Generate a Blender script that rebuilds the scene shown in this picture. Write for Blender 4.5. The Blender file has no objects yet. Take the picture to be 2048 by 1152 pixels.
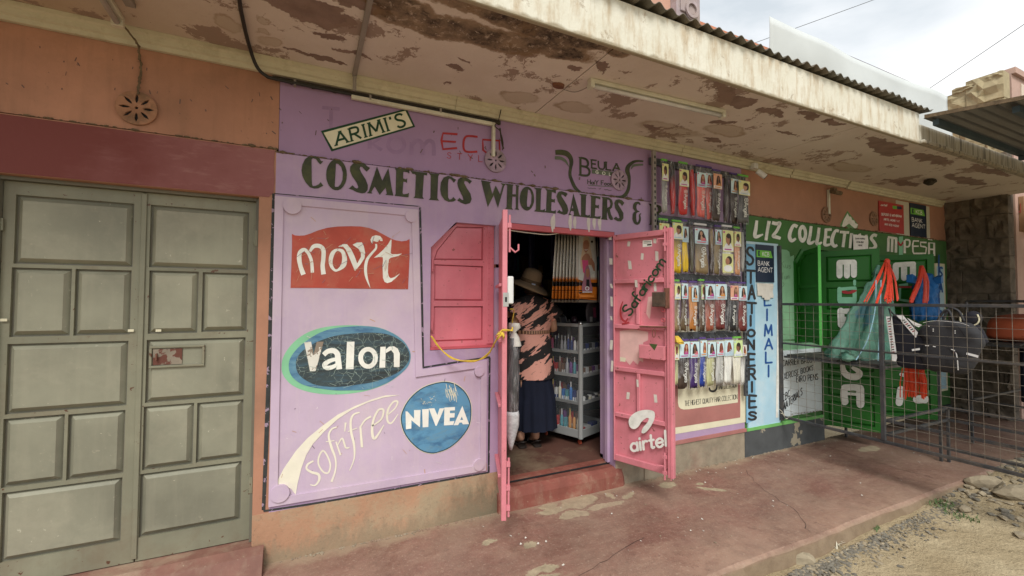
import bpy, bmesh, math, random
from mathutils import Vector, Matrix
from mathutils.geometry import tessellate_polygon
random.seed(7)
PI = math.pi
sc = bpy.context.scene
C = sc.collection
# ------------------------------------------------------------------ camera
F_PX, CAMD, CAMH = 864.1, 2.86, 1.5
YAW, PIT, ROL = [math.radians(a) for a in (25.31, 1.728, .237)]
CAM = Vector((0, -CAMD, CAMH))
fw = Vector((math.sin(YAW) * math.cos(PIT), math.cos(YAW) * math.cos(PIT), math.sin(PIT)))
_r = Vector((math.cos(YAW), -math.sin(YAW), 0)); _u = _r.cross(fw)
rt = _r * math.cos(ROL) + _u * math.sin(ROL); up = _u * math.cos(ROL) - _r * math.sin(ROL)
cd = bpy.data.cameras.new('camera'); cam = bpy.data.objects.new('camera', cd); C.objects.link(cam)
cam.matrix_world = Matrix(((rt.x, up.x, -fw.x, CAM.x), (rt.y, up.y, -fw.y, CAM.y), (rt.z, up.z, -fw.z, CAM.z), (0, 0, 0, 1)))
cd.sensor_width = 36; cd.lens = F_PX / 2048 * 36; cd.clip_start = .05; cd.clip_end = 3000
sc.camera = cam
# ------------------------------------------------------------------ world, sun, exposure
SUN_EL, SUN_AZ = math.radians(50), math.radians(205)      # azimuth clockwise from +Y; behind and above the camera
w = bpy.data.worlds.new('World'); sc.world = w; w.use_nodes = True
nt = w.node_tree; nt.nodes.clear()
def wn(t, **k):
    n = nt.nodes.new(t)
    for a, b in k.items(): setattr(n, a, b)
    return n
sky = wn('ShaderNodeTexSky', sky_type='NISHITA', sun_disc=False, sun_elevation=SUN_EL, sun_rotation=SUN_AZ)
tc = wn('ShaderNodeTexCoord'); mp = wn('ShaderNodeMapping'); mp.inputs['Scale'].default_value = (1, 1, 2.6)
no = wn('ShaderNodeTexNoise'); no.inputs['Scale'].default_value = 2.3; no.inputs['Detail'].default_value = 7; no.inputs['Roughness'].default_value = .5
no.inputs['Distortion'].default_value = .4
rp = wn('ShaderNodeValToRGB'); rp.color_ramp.elements[0].position = .36; rp.color_ramp.elements[1].position = .62
rp.color_ramp.elements[0].color = (3.3, 3.6, 3.85, 1); rp.color_ramp.elements[1].color = (5.8, 5.8, 5.8, 1)
mx = wn('ShaderNodeMixRGB'); mx.inputs[0].default_value = .96
bg = wn('ShaderNodeBackground'); bg.inputs[1].default_value = .1
ow = wn('ShaderNodeOutputWorld')
L = nt.links.new
L(tc.outputs['Generated'], mp.inputs[0]); L(mp.outputs[0], no.inputs[0]); L(no.outputs[0], rp.inputs[0])
L(sky.outputs[0], mx.inputs[1]); L(rp.outputs[0], mx.inputs[2]); L(mx.outputs[0], bg.inputs[0]); L(bg.outputs[0], ow.inputs[0])
sd = bpy.data.lights.new('sun', 'SUN'); sun = bpy.data.objects.new('sun', sd); C.objects.link(sun)
sd.energy = 1.5; sd.angle = math.radians(25); sd.color = (1, .975, .94)
sun.rotation_euler = (PI / 2 - SUN_EL, 0, PI - SUN_AZ)
sc.view_settings.view_transform = 'Standard'; sc.view_settings.look = 'None'
sc.view_settings.exposure = 1.12; sc.view_settings.gamma = 1
sc.render.engine = 'CYCLES'
sc.cycles.max_bounces = 8; sc.cycles.diffuse_bounces = 5; sc.cycles.transparent_max_bounces = 16
# ------------------------------------------------------------------ planes and pixel rays
class Pl:
    def __init__(s, o, u, n=None, v=(0, 0, 1)):
        s.o = Vector(o); s.u = Vector(u).normalized(); s.v = Vector(v).normalized()
        s.n = Vector(n).normalized() if n else s.u.cross(s.v)
    def hit(s, px, py):
        d = fw * F_PX + rt * (px - 1024) - up * (py - 576)
        t = (s.o - CAM).dot(s.n) / d.dot(s.n); p = CAM + d * t - s.o
        return (p.dot(s.u), p.dot(s.v))
    def at(s, a, b, off=0): return s.o + s.u * a + s.v * b + s.n * off
def planeY(y): return Pl((0, y, 0), (1, 0, 0), (0, -1, 0))
def planeX(x): return Pl((x, 0, 0), (0, -1, 0), (-1, 0, 0))
def planeZ(z): return Pl((0, 0, z), (1, 0, 0), (0, 0, -1), (0, 1, 0))
WALL = planeY(0)
def pz(px, py, z):
    a, b = planeZ(z).hit(px, py); return Vector((a, b, z))
def crop(x0, y0, s): return lambda p: (x0 + p[0] / s, y0 + p[1] / s)
# ------------------------------------------------------------------ mesh builder
class MB:
    def __init__(s): s.v = []; s.f = []; s.m = []; s.mi = 0
    def mat(s, i): s.mi = i; return s
    def face(s, pts, flip=False):
        n = len(s.v); s.v += [Vector(p) for p in pts]; r = list(range(n, n + len(pts)))
        s.f.append(r[::-1] if flip else r); s.m.append(s.mi)
    def box(s, x0, y0, z0, x1, y1, z1): return s.obox(Vector((x0, y0, z0)), Vector((x1 - x0, 0, 0)), Vector((0, y1 - y0, 0)), Vector((0, 0, z1 - z0)))
    def obox(s, o, a, b, c):
        n = len(s.v)
        s.v += [o, o + a, o + a + b, o + b, o + c, o + a + c, o + a + b + c, o + b + c]
        for q in ((0, 3, 2, 1), (4, 5, 6, 7), (0, 1, 5, 4), (1, 2, 6, 5), (2, 3, 7, 6), (3, 0, 4, 7)):
            s.f.append([n + i for i in q]); s.m.append(s.mi)
        return s
    def pbox(s, P, a0, b0, a1, b1, o0, o1):           # box on a plane, offsets along its normal
        a0, a1 = sorted((a0, a1)); b0, b1 = sorted((b0, b1)); o0, o1 = sorted((o0, o1))
        o = P.at(a0, b0, o1)
        return s.obox(o, P.u * (a1 - a0), -P.n * (o1 - o0), P.v * (b1 - b0))
    def frustum(s, P, r0, r1, o0, o1):                # rect r0 at o0 rising to rect r1 at o1 (a pressed panel)
        n = len(s.v)
        for (a0, b0, a1, b1), o in ((r0, o0), (r1, o1)):
            s.v += [P.at(a0, b0, o), P.at(a1, b0, o), P.at(a1, b1, o), P.at(a0, b1, o)]
        s.f.append([n + 4, n + 5, n + 6, n + 7]); s.m.append(s.mi)
        for i in range(4):
            j = (i + 1) % 4; s.f.append([n + i, n + j, n + 4 + j, n + 4 + i]); s.m.append(s.mi)
        return s
    def path(s, pts, r, n=8, caps=True):
        pts = [Vector(p) for p in pts]; rs = r if isinstance(r, (list, tuple)) else [r] * len(pts)
        base = len(s.v); up0 = None
        for i, p in enumerate(pts):
            t = (pts[min(i + 1, len(pts) - 1)] - pts[max(i - 1, 0)]).normalized()
            if up0 is None:
                up0 = t.cross(Vector((0, 0, 1)) if abs(t.z) < .9 else Vector((1, 0, 0))).normalized()
            x = (up0 - t * up0.dot(t)).normalized(); up0 = x; y = t.cross(x)
            for k in range(n):
                a = 2 * PI * k / n + PI / n; s.v.append(p + (x * math.cos(a) + y * math.sin(a)) * rs[i])
        for i in range(len(pts) - 1):
            for k in range(n):
                a = base + i * n + k; b = base + i * n + (k + 1) % n
                s.f.append([a, b, b + n, a + n]); s.m.append(s.mi)
        if caps:
            s.f.append([base + k for k in range(n)][::-1]); s.m.append(s.mi)
            s.f.append([base + (len(pts) - 1) * n + k for k in range(n)]); s.m.append(s.mi)
        return s
    def bar(s, p0, p1, w, h=None):                     # square bar
        return s.path([p0, p1], w * .7071, 4)
    def rings(s, rings, closed=True, cap0=True, cap1=True):
        base = len(s.v); n = len(rings[0])
        for r in rings: s.v += [Vector(p) for p in r]
        for i in range(len(rings) - 1):
            for k in range(n if closed else n - 1):
                a = base + i * n + k; b = base + i * n + (k + 1) % n
                s.f.append([a, b, b + n, a + n]); s.m.append(s.mi)
        if cap0: s.f.append([base + k for k in range(n)][::-1]); s.m.append(s.mi)
        if cap1: s.f.append([base + (len(rings) - 1) * n + k for k in range(n)]); s.m.append(s.mi)
        return s
    def lathe(s, c, prof, n=12, sx=1, sy=1):
        c = Vector(c)
        return s.rings([[c + Vector((math.cos(2 * PI * k / n) * r * sx, math.sin(2 * PI * k / n) * r * sy, z)) for k in range(n)] for r, z in prof])
    def poly(s, P, loops, off=0, depth=0):             # loops of plane coords; first outer, rest holes; extruded depth behind
        flat = [[Vector((a, b, 0)) for a, b in l] for l in loops]; tris = tessellate_polygon(flat)
        allp = [p for l in loops for p in l]; n = len(s.v)
        s.v += [P.at(a, b, off) for a, b in allp]
        for t in tris:
            q = [n + i for i in t]
            nn = (s.v[q[1]] - s.v[q[0]]).cross(s.v[q[2]] - s.v[q[0]])
            if nn.length < 1e-12: continue
            if nn.dot(P.n) < 0: q = q[::-1]
            s.f.append(q); s.m.append(s.mi)
        if depth:
            i0 = 0
            for l in loops:
                for k in range(len(l)):
                    a, b = l[k], l[(k + 1) % len(l)]
                    s.face([P.at(*a, off), P.at(*b, off), P.at(*b, off - depth), P.at(*a, off - depth)])
        return s
    def build(s, name, mats, parent=None, smooth=False, bevel=0, label=None, kind=None, origin=None, mods=None):
        if not isinstance(mats, (list, tuple)): mats = [mats]
        o0 = Vector(origin) if origin is not None else (Vector((0, 0, 0)))
        if parent is not None: o0 = world_origin(parent) if origin is None else o0
        me = bpy.data.meshes.new(name); me.from_pydata([tuple(v - o0) for v in s.v], [], s.f)
        for m in mats: me.materials.append(m)
        for p, i in zip(me.polygons, s.m): p.material_index = i; p.use_smooth = smooth
        me.update()
        ob = bpy.data.objects.new(name, me); C.objects.link(ob)
        if parent is not None: ob.parent = parent
        else: ob.location = o0
        if bevel:
            b = ob.modifiers.new('bevel', 'BEVEL'); b.width = bevel; b.segments = 1; b.limit_method = 'ANGLE'
        if label: ob['label'] = label
        if kind: ob['kind'] = kind
        return ob
def world_origin(o):
    v = Vector((0, 0, 0))
    while o is not None: v += o.location; o = o.parent
    return v
def thing(name, loc, label, cat, group=None):
    o = bpy.data.objects.new(name, None); C.objects.link(o); o.location = loc; o.empty_display_size = .1
    o['label'] = label; o['category'] = cat
    if group: o['group'] = group
    return o
def tag(o, label, cat, group=None):
    o['label'] = label; o['category'] = cat
    if group: o['group'] = group
    return o
def cr(pts, n=6, closed=False):                       # Catmull-Rom through points of any dimension
    P = [tuple(p) for p in pts]; out = []; m = len(P); d = len(P[0])
    for i in range(m if closed else m - 1):
        if closed: p0, p1, p2, p3 = P[(i - 1) % m], P[i], P[(i + 1) % m], P[(i + 2) % m]
        else: p0, p1, p2, p3 = P[max(i - 1, 0)], P[i], P[i + 1], P[min(i + 2, m - 1)]
        for k in range(n):
            t = k / n
            out.append(tuple(.5 * (2 * p1[j] + (p2[j] - p0[j]) * t + (2 * p0[j] - 5 * p1[j] + 4 * p2[j] - p3[j]) * t * t + (3 * p1[j] - p0[j] - 3 * p2[j] + p3[j]) * t ** 3) for j in range(d)))
    if not closed: out.append(P[-1])
    return out
# ------------------------------------------------------------------ materials
def node_mat(name):
    m = bpy.data.materials.new(name); m.use_nodes = True; t = m.node_tree
    b = t.nodes['Principled BSDF']
    return m, t, b
class NB:
    def __init__(s, t):
        s.t = t; s.g = t.nodes.new('ShaderNodeNewGeometry').outputs['Position']
        s.o = t.nodes.new('ShaderNodeTexCoord').outputs['Object']
    def n(s, typ, **k):
        x = s.t.nodes.new(typ)
        for a, b in k.items(): setattr(x, a, b)
        return x
    def link(s, a, b): s.t.links.new(a, b)
    def mapv(s, vec, scale, rot=(0, 0, 0)):
        m = s.n('ShaderNodeMapping'); m.inputs['Scale'].default_value = scale; m.inputs['Rotation'].default_value = rot
        s.link(vec, m.inputs[0]); return m.outputs[0]
    def noise(s, vec, scale, detail=5, rough=.55, dist=0):
        x = s.n('ShaderNodeTexNoise'); x.inputs['Scale'].default_value = scale; x.inputs['Detail'].default_value = detail
        x.inputs['Roughness'].default_value = rough; x.inputs['Distortion'].default_value = dist; s.link(vec, x.inputs[0]); return x.outputs[0]
    def ramp(s, f, a, b, va=0, vb=1):
        x = s.n('ShaderNodeMapRange'); x.inputs[1].default_value = a; x.inputs[2].default_value = b; x.inputs[3].default_value = va; x.inputs[4].default_value = vb
        s.link(f, x.inputs[0]); return x.outputs[0]
    def math(s, op, a, b=None, clamp=False):
        x = s.n('ShaderNodeMath', operation=op, use_clamp=clamp)
        for i, q in enumerate((a, b)):
            if q is None: continue
            if isinstance(q, (int, float)): x.inputs[i].default_value = q
            else: s.link(q, x.inputs[i])
        return x.outputs[0]
    def mix(s, f, a, b, mode='MIX'):
        x = s.n('ShaderNodeMixRGB', blend_type=mode)
        for i, q in enumerate((f, a, b)):
            if isinstance(q, (int, float)): x.inputs[i].default_value = q
            elif isinstance(q, tuple): x.inputs[i].default_value = (*q[:3], 1)
            else: s.link(q, x.inputs[i])
        return x.outputs[0]
    def sep(s, v):
        x = s.n('ShaderNodeSeparateXYZ'); s.link(v, x.inputs[0]); return x.outputs
    def warp(s, vec, scale, amt, detail=5):
        x = s.n('ShaderNodeTexNoise'); x.inputs['Scale'].default_value = scale; x.inputs['Detail'].default_value = detail; x.inputs['Roughness'].default_value = .65
        s.link(vec, x.inputs[0])
        a = s.n('ShaderNodeVectorMath', operation='SUBTRACT'); s.link(x.outputs[1], a.inputs[0]); a.inputs[1].default_value = (.5, .5, .5)
        b = s.n('ShaderNodeVectorMath', operation='SCALE'); s.link(a.outputs[0], b.inputs[0]); b.inputs['Scale'].default_value = amt
        c = s.n('ShaderNodeVectorMath', operation='ADD'); s.link(vec, c.inputs[0]); s.link(b.outputs[0], c.inputs[1]); return c.outputs[0]
    def blobs(s, vec, ells):                           # min normalised distance to ellipses (cx,cy,cz, rx,ry,rz)
        cur = None
        for e in ells:
            a = s.n('ShaderNodeVectorMath', operation='SUBTRACT'); s.link(vec, a.inputs[0]); a.inputs[1].default_value = e[:3]
            if len(e) > 6:
                r = s.n('ShaderNodeVectorRotate', rotation_type='Z_AXIS'); s.link(a.outputs[0], r.inputs[0]); r.inputs['Angle'].default_value = -e[6]; a = r
            d = s.n('ShaderNodeVectorMath', operation='DIVIDE'); s.link(a.outputs[0], d.inputs[0]); d.inputs[1].default_value = e[3:6]
            l = s.n('ShaderNodeVectorMath', operation='LENGTH'); s.link(d.outputs[0], l.inputs[0])
            cur = l.outputs['Value'] if cur is None else s.math('MINIMUM', cur, l.outputs['Value'])
        return cur
    def bump(s, b, h, strength, dist=.01):
        x = s.n('ShaderNodeBump'); x.inputs['Strength'].default_value = strength; x.inputs['Distance'].default_value = dist
        s.link(h, x.inputs['Height']); s.link(x.outputs[0], b.inputs['Normal'])
def mat(name, col, var=.12, scale=3., rough=.75, bump=.15, bs=60., dirt=None, damt=.35, dscale=1.2, streak=0, spec=.3, metal=0, obj=False, chips=None, camt=.1, cscale=9):
    m, t, b = node_mat(name); n = NB(t); v = n.o if obj else n.g
    a = n.noise(v, scale, 6, .6)
    k = n.ramp(a, .3, .7, 1 - var, 1 + var)
    c = n.mix(1, (*col,), n_rgb(n, k), 'MULTIPLY')
    if dirt:
        dn = n.noise(n.warp(v, 2, .5), dscale, 8, .65); f = n.ramp(dn, .48, .72, 0, damt); c = n.mix(f, c, dirt)
        fn = n.noise(v, 38, 3, .7); f2 = n.ramp(fn, .66, .74, 0, damt * .8); c = n.mix(f2, c, dirt)
    if streak:
        sn = n.noise(n.mapv(v, (9, 9, .7)), 2.2, 6, .6); f = n.ramp(sn, .5, .75, 0, streak); c = n.mix(f, c, dirt or (.1, .08, .05))
    if chips:
        cn = n.noise(n.warp(v, 12, .06), cscale, 7, .6); f = n.ramp(cn, .62 - camt * .3, .63 - camt * .3, 0, 1); c = n.mix(f, c, chips)
    n.link(c, b.inputs['Base Color'])
    b.inputs['Roughness'].default_value = rough; b.inputs['Metallic'].default_value = metal; b.inputs['Specular IOR Level'].default_value = spec
    if bump:
        h = n.noise(v, bs, 4, .7); h2 = n.noise(v, bs / 9, 3, .5); n.bump(b, n.math('ADD', h, n.math('MULTIPLY', h2, 1.5)), bump, .006)
    return m
def n_rgb(n, f):
    x = n.n('ShaderNodeCombineXYZ')
    for i in range(3): n.link(f, x.inputs[i])
    return x.outputs[0]
def flatm(name, col, rough=.6, metal=0, spec=.4, alpha=1, trans=0):
    m, t, b = node_mat(name); n = NB(t)
    k = n.ramp(n.noise(n.o, 14, 4, .6), .3, .7, .88, 1.1)
    n.link(n.mix(1, (*col,), n_rgb(n, k), 'MULTIPLY'), b.inputs['Base Color'])
    b.inputs['Roughness'].default_value = rough; b.inputs['Metallic'].default_value = metal; b.inputs['Specular IOR Level'].default_value = spec
    if alpha < 1: b.inputs['Alpha'].default_value = alpha
    if trans: b.inputs['Transmission Weight'].default_value = trans
    return m
M = {}
def fm(name, col, **k):
    if name not in M: M[name] = flatm(name, col, **k)
    return M[name]
GRIME = (.10, .075, .05)
M['orange'] = mat('orange_wall_paint', (.40, .20, .125), .22, 1.5, dirt=(.14, .09, .055), damt=.45, streak=.22)
M['maroon'] = mat('maroon_wall_paint', (.2, .045, .04), .25, 3, dirt=(.25, .13, .11), damt=.4, dscale=2.5)
M['maroon_pink'] = mat('faded_maroon_paint', (.36, .15, .13), .15, 3, dirt=(.4, .25, .2), damt=.3)
M['grey_gate'] = mat('grey_green_gate_paint', (.215, .21, .145), .22, 1.6, .5, .1, dirt=(.15, .10, .06), damt=.45, dscale=3, streak=.25, spec=.4, chips=(.10, .045, .025), camt=-.11, cscale=26)
M['gate_frame'] = mat('gate_frame_paint', (.15, .145, .11), .14, 2, .5, .1, dirt=(.16, .09, .05), damt=.4, dscale=4)
M['gate_panel'] = mat('gate_panel_paint', (.24, .235, .17), .34, 1.3, .45, .08, dirt=(.40, .37, .27), damt=.45, dscale=2.2, spec=.4, streak=.18, chips=(.42, .40, .30), camt=-.22, cscale=30)
M['rust'] = mat('rusty_primer', (.16, .07, .045), .4, 25, .8, .3)
M['pink'] = mat('pink_door_paint', (.60, .20, .235), .14, 2.5, .45, .08, dirt=(.34, .12, .11), damt=.45, dscale=3, spec=.45, streak=.2, chips=(.2, .09, .07), camt=-.12, cscale=28)
M['pink_shutter'] = mat('pink_shutter_paint', (.56, .155, .19), .2, 2.2, .45, .08, dirt=(.62, .26, .28), damt=.45, spec=.45, streak=.2, chips=(.25, .08, .07), camt=-.13, cscale=30)
M['pink_dark'] = mat('pink_frame_paint', (.5, .10, .12), .15, 3, .5, .1, dirt=GRIME, damt=.3)
M['green_paint'] = mat('green_wall_paint', (.055, .15, .042), .2, 2.5, dirt=(.1, .12, .06), damt=.4)
M['pale_green'] = mat('pale_green_paint', (.22, .42, .24), .15, 3, dirt=(.16, .24, .15), damt=.3)
M['green_door'] = mat('glossy_green_door_paint', (.014, .115, .012), .15, 2, .4, .05, dirt=(.03, .1, .03), damt=.3, spec=.3)
M['black_paint'] = mat('black_paint_line', (.035, .037, .035), .3, 20, .7, .1, chips=(.3, .22, .28), camt=.1, cscale=22)
M['white_paint'] = mat('white_sign_paint', (.78, .78, .7), .08, 9, .6, .05, dirt=(.5, .45, .36), damt=.35, dscale=7)
M['letter_white'] = mat('white_letter_paint', (.72, .72, .66), .1, 12, .7, .08, dirt=(.35, .38, .3), damt=.5, dscale=10)
M['cream_paint'] = mat('cream_sign_paint', (.68, .64, .46), .08, 6, .6, .06, dirt=(.5, .42, .28), damt=.3, dscale=4)
M['dark_letter'] = mat('weathered_dark_green_lettering', (.045, .05, .03), .25, 9, .7, .1, dirt=(.10, .11, .04), damt=.75, dscale=7)
M['letter_green'] = mat('dark_green_lettering', (.012, .05, .02), .2, 12, .6)
M['red_paint'] = mat('red_logo_paint', (.42, .07, .045), .22, 3, .6, .05, dirt=(.42, .16, .10), damt=.65, dscale=5, chips=(.42, .25, .2), camt=-.2, cscale=30)
M['eco_red'] = mat('thin_red_lettering', (.36, .035, .04), .2, 14)
M['ghost'] = mat('faded_ghost_lettering', (.30, .19, .32), .12, 6)
M['softn'] = mat('pale_cream_script_paint', (.74, .70, .56), .06, 8, .7, dirt=(.66, .56, .55), damt=.5, dscale=6)
M['cornice'] = mat('cream_cornice_paint', (.52, .48, .35), .1, 4, .7, .15, dirt=(.22, .17, .09), damt=.6, dscale=4)
M['dirt_dark'] = mat('dark_dust_grime', (.05, .042, .03), .4, 30, .95, .5, obj=False)
M['mortar'] = mat('brown_mortar_crumbs', (.14, .10, .06), .4, 30, .95, .4)
M['cable'] = fm('black_rubber_cable', (.02, .018, .016), rough=.5)
M['conduit'] = mat('cream_plastic_conduit', (.6, .58, .47), .08, 10, .5, .03, dirt=(.3, .24, .16), damt=.4, dscale=8)
M['conduit_grey'] = mat('grey_plastic_trunking', (.27, .24, .21), .1, 10, .6, .03, dirt=GRIME, damt=.3)
M['black_steel'] = mat('black_painted_steel', (.035, .037, .04), .3, 12, .5, .1, dirt=(.14, .11, .08), damt=.5, dscale=9, spec=.5)
M['wire'] = mat('galvanised_mesh_wire', (.17, .15, .12), .3, 20, .5, 0, dirt=(.12, .07, .04), damt=.5)
M['rack_bar'] = fm('dark_grey_rack_bar', (.06, .065, .07), rough=.5)
M['steel'] = fm('bright_steel', (.55, .55, .53), rough=.3, metal=.9)
M['wht_metal'] = mat('white_enamel_metal', (.62, .62, .6), .05, 8, .4, 0, spec=.5)
M['black'] = fm('matte_black', (.012, .012, .013), rough=.8)
M['navy_sign'] = mat('navy_sign_face', (.012, .022, .045), .1, 4, .4, 0)
M['sign_green'] = fm('bright_green_sign_print', (.14, .42, .05))
M['sign_white'] = fm('white_sign_print', (.8, .8, .78))
M['paper'] = mat('weathered_paper', (.6, .57, .5), .1, 12, .9, .2, dirt=(.4, .34, .26), damt=.4, dscale=9)
M['ivory_board'] = mat('whitish_board_paint', (.6, .66, .66), .1, 4, .7, .06, dirt=(.36, .46, .5), damt=.4, dscale=3)
M['concrete'] = mat('rough_plinth_concrete', (.27, .225, .16), .25, 7, .95, .5, 50, dirt=(.24, .10, .075), damt=.7, dscale=1.8)
M['grey_plinth'] = mat('grey_painted_plinth', (.075, .08, .08), .2, 5, .8, .25, chips=(.32, .28, .2), camt=.1, cscale=4)
M['dark_stone'] = None
M['glass'] = None
# clear plastic packaging; whitish alpha streaks paint in its glare
m, t, b = node_mat('clear_plastic_film'); n = NB(t)
b.inputs['Base Color'].default_value = (.9, .9, .92, 1); b.inputs['Roughness'].default_value = .18; b.inputs['Specular IOR Level'].default_value = .9
kk = n.ramp(n.noise(n.mapv(n.g, (30, 30, 5)), 2, 4, .6), .45, .68, .015, .24); n.link(kk, b.inputs['Alpha'])
n.bump(b, n.noise(n.mapv(n.g, (25, 25, 8)), 3, 4, .6), .5, .01)
M['film'] = m
# hair: fine vertical strands, colour fading towards the tip (a dyed ombre, in object space)
def hair_mat(name, top, bot=None, z0=0, z1=1):
    m, t, b = node_mat(name); n = NB(t)
    s = n.noise(n.mapv(n.o, (160, 160, 4)), 1.5, 4, .7); k = n.ramp(s, .3, .7, .55, 1.5)
    base = (*top,)
    if bot:
        z = n.sep(n.o)[2]; zz = n.math('ADD', z, n.ramp(n.noise(n.mapv(n.o, (40, 40, 3)), 1, 3), 0, 1, -.06, .06))
        base = n.mix(n.ramp(zz, z0, z1, 1, 0), (*top,), (*bot,))
    c = n.mix(1, base, n_rgb(n, k), 'MULTIPLY')
    n.link(c, b.inputs['Base Color']); b.inputs['Roughness'].default_value = .42; b.inputs['Specular IOR Level'].default_value = .5
    n.bump(b, s, .6, .004)
    return m
# ------------------------------------------------------------------ painting on planes
OFF = [0.0]
def nxt():
    OFF[0] += .00006
    return OFF[0] % .0012
class Paint:                                            # collects flat paint traced on a plane at its real place
    def __init__(s, P, f=None, base=.003):
        s.P = P; s.f = f or (lambda p: p); s.mb = MB(); s.base = base
    def h(s, p): return s.P.hit(*s.f(p))
    def poly(s, pts, holes=(), smooth=0, m=0):
        if smooth: pts = cr(pts, smooth, True); holes = [cr(h_, smooth, True) for h_ in holes]
        s.mb.mi = m; s.mb.poly(s.P, [[s.h(p) for p in pts]] + [[s.h(p) for p in h_] for h_ in holes], s.base + nxt()); return s
    def disc(s, c, r, m=0, ry=None, n=10): return s.poly([(c[0] + math.cos(2 * PI * k / n) * r, c[1] + math.sin(2 * PI * k / n) * (ry or r)) for k in range(n)], m=m)
    def stroke(s, pts, w=None, m=0, closed=False, smooth=6, caps=False):
        pts = [(p[0], p[1], (p[2] if len(p) > 2 else w)) for p in pts]
        if smooth and len(pts) > 2: pts = cr(pts, smooth, closed)
        if closed: pts = pts + [pts[0]]
        s.mb.mi = m; off = s.base + nxt(); Lp = []; Rp = []
        for i, p in enumerate(pts):
            if closed and i in (0, len(pts) - 1): a, b = pts[-2], pts[1]
            else: a, b = pts[max(i - 1, 0)], pts[min(i + 1, len(pts) - 1)]
            dx, dy = b[0] - a[0], b[1] - a[1]; l = math.hypot(dx, dy) or 1; nx, ny = -dy / l * p[2] / 2, dx / l * p[2] / 2
            Lp.append(s.P.at(*s.h((p[0] + nx, p[1] + ny)), off)); Rp.append(s.P.at(*s.h((p[0] - nx, p[1] - ny)), off))
        for i in range(len(pts) - 1): s.mb.face([Lp[i], Rp[i], Rp[i + 1], Lp[i + 1]])
        if caps:
            for q in (pts[0], pts[-1]): s.disc(q, q[2] / 2, m)
        return s
    def text(s, st, quad, w=.14, m=0, serif=False, gap=.16, caps=True):   # quad: bl, br, tr, tl in crop px; w relative to cap height
        gl = []; x = 0
        for ch in st:
            if ch == ' ': x += .45; continue
            g = GLYPH[ch]; gl.append((x, g)); x += g[0] + gap
        tot = max(x - gap, .01); bl, br, tr, tl = quad
        H = (math.dist(bl, tl) + math.dist(br, tr)) / 2; Wd = (math.dist(bl, br) + math.dist(tl, tr)) / 2
        def q(u, v):
            u /= tot
            return tuple((bl[i] * (1 - u) + br[i] * u) * (1 - v) + (tl[i] * (1 - u) + tr[i] * u) * v for i in (0, 1))
        for x0, (gw, strokes) in gl:
            for stt in strokes:
                sm = stt[0] == 'c'; pts = stt[1:] if sm else stt
                pp = [q(x0 + a, b_) for a, b_ in pts]
                if sm: s.stroke(pp, w * H, m, smooth=4, caps=caps)
                else:
                    for i in range(len(pp) - 1): s.stroke([pp[i], pp[i + 1]], w * H, m)
                    if caps or len(pp) > 2:
                        for i, p_ in enumerate(pp):
                            if caps or 0 < i < len(pp) - 1: s.disc(p_, w * H / 2, m, n=8)
                if serif and not sm:
                    for e, o in ((pts[0], pts[1]), (pts[-1], pts[-2])):
                        if abs(e[1] - o[1]) > .5 and e[1] in (0, 1):
                            s.stroke([q(x0 + e[0] - .11, e[1]), q(x0 + e[0] + .11, e[1])], w * H * .55, m)
        return s
    def build(s, name, mats, parent, label=None, kind=None): return s.mb.build(name, mats, parent, label=label, kind=kind)
def _a(cx, cy, rx, ry, a0, a1, n=7):
    return ['c'] + [(cx + rx * math.cos(math.radians(a0 + (a1 - a0) * i / n)), cy + ry * math.sin(math.radians(a0 + (a1 - a0) * i / n))) for i in range(n + 1)]
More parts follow.
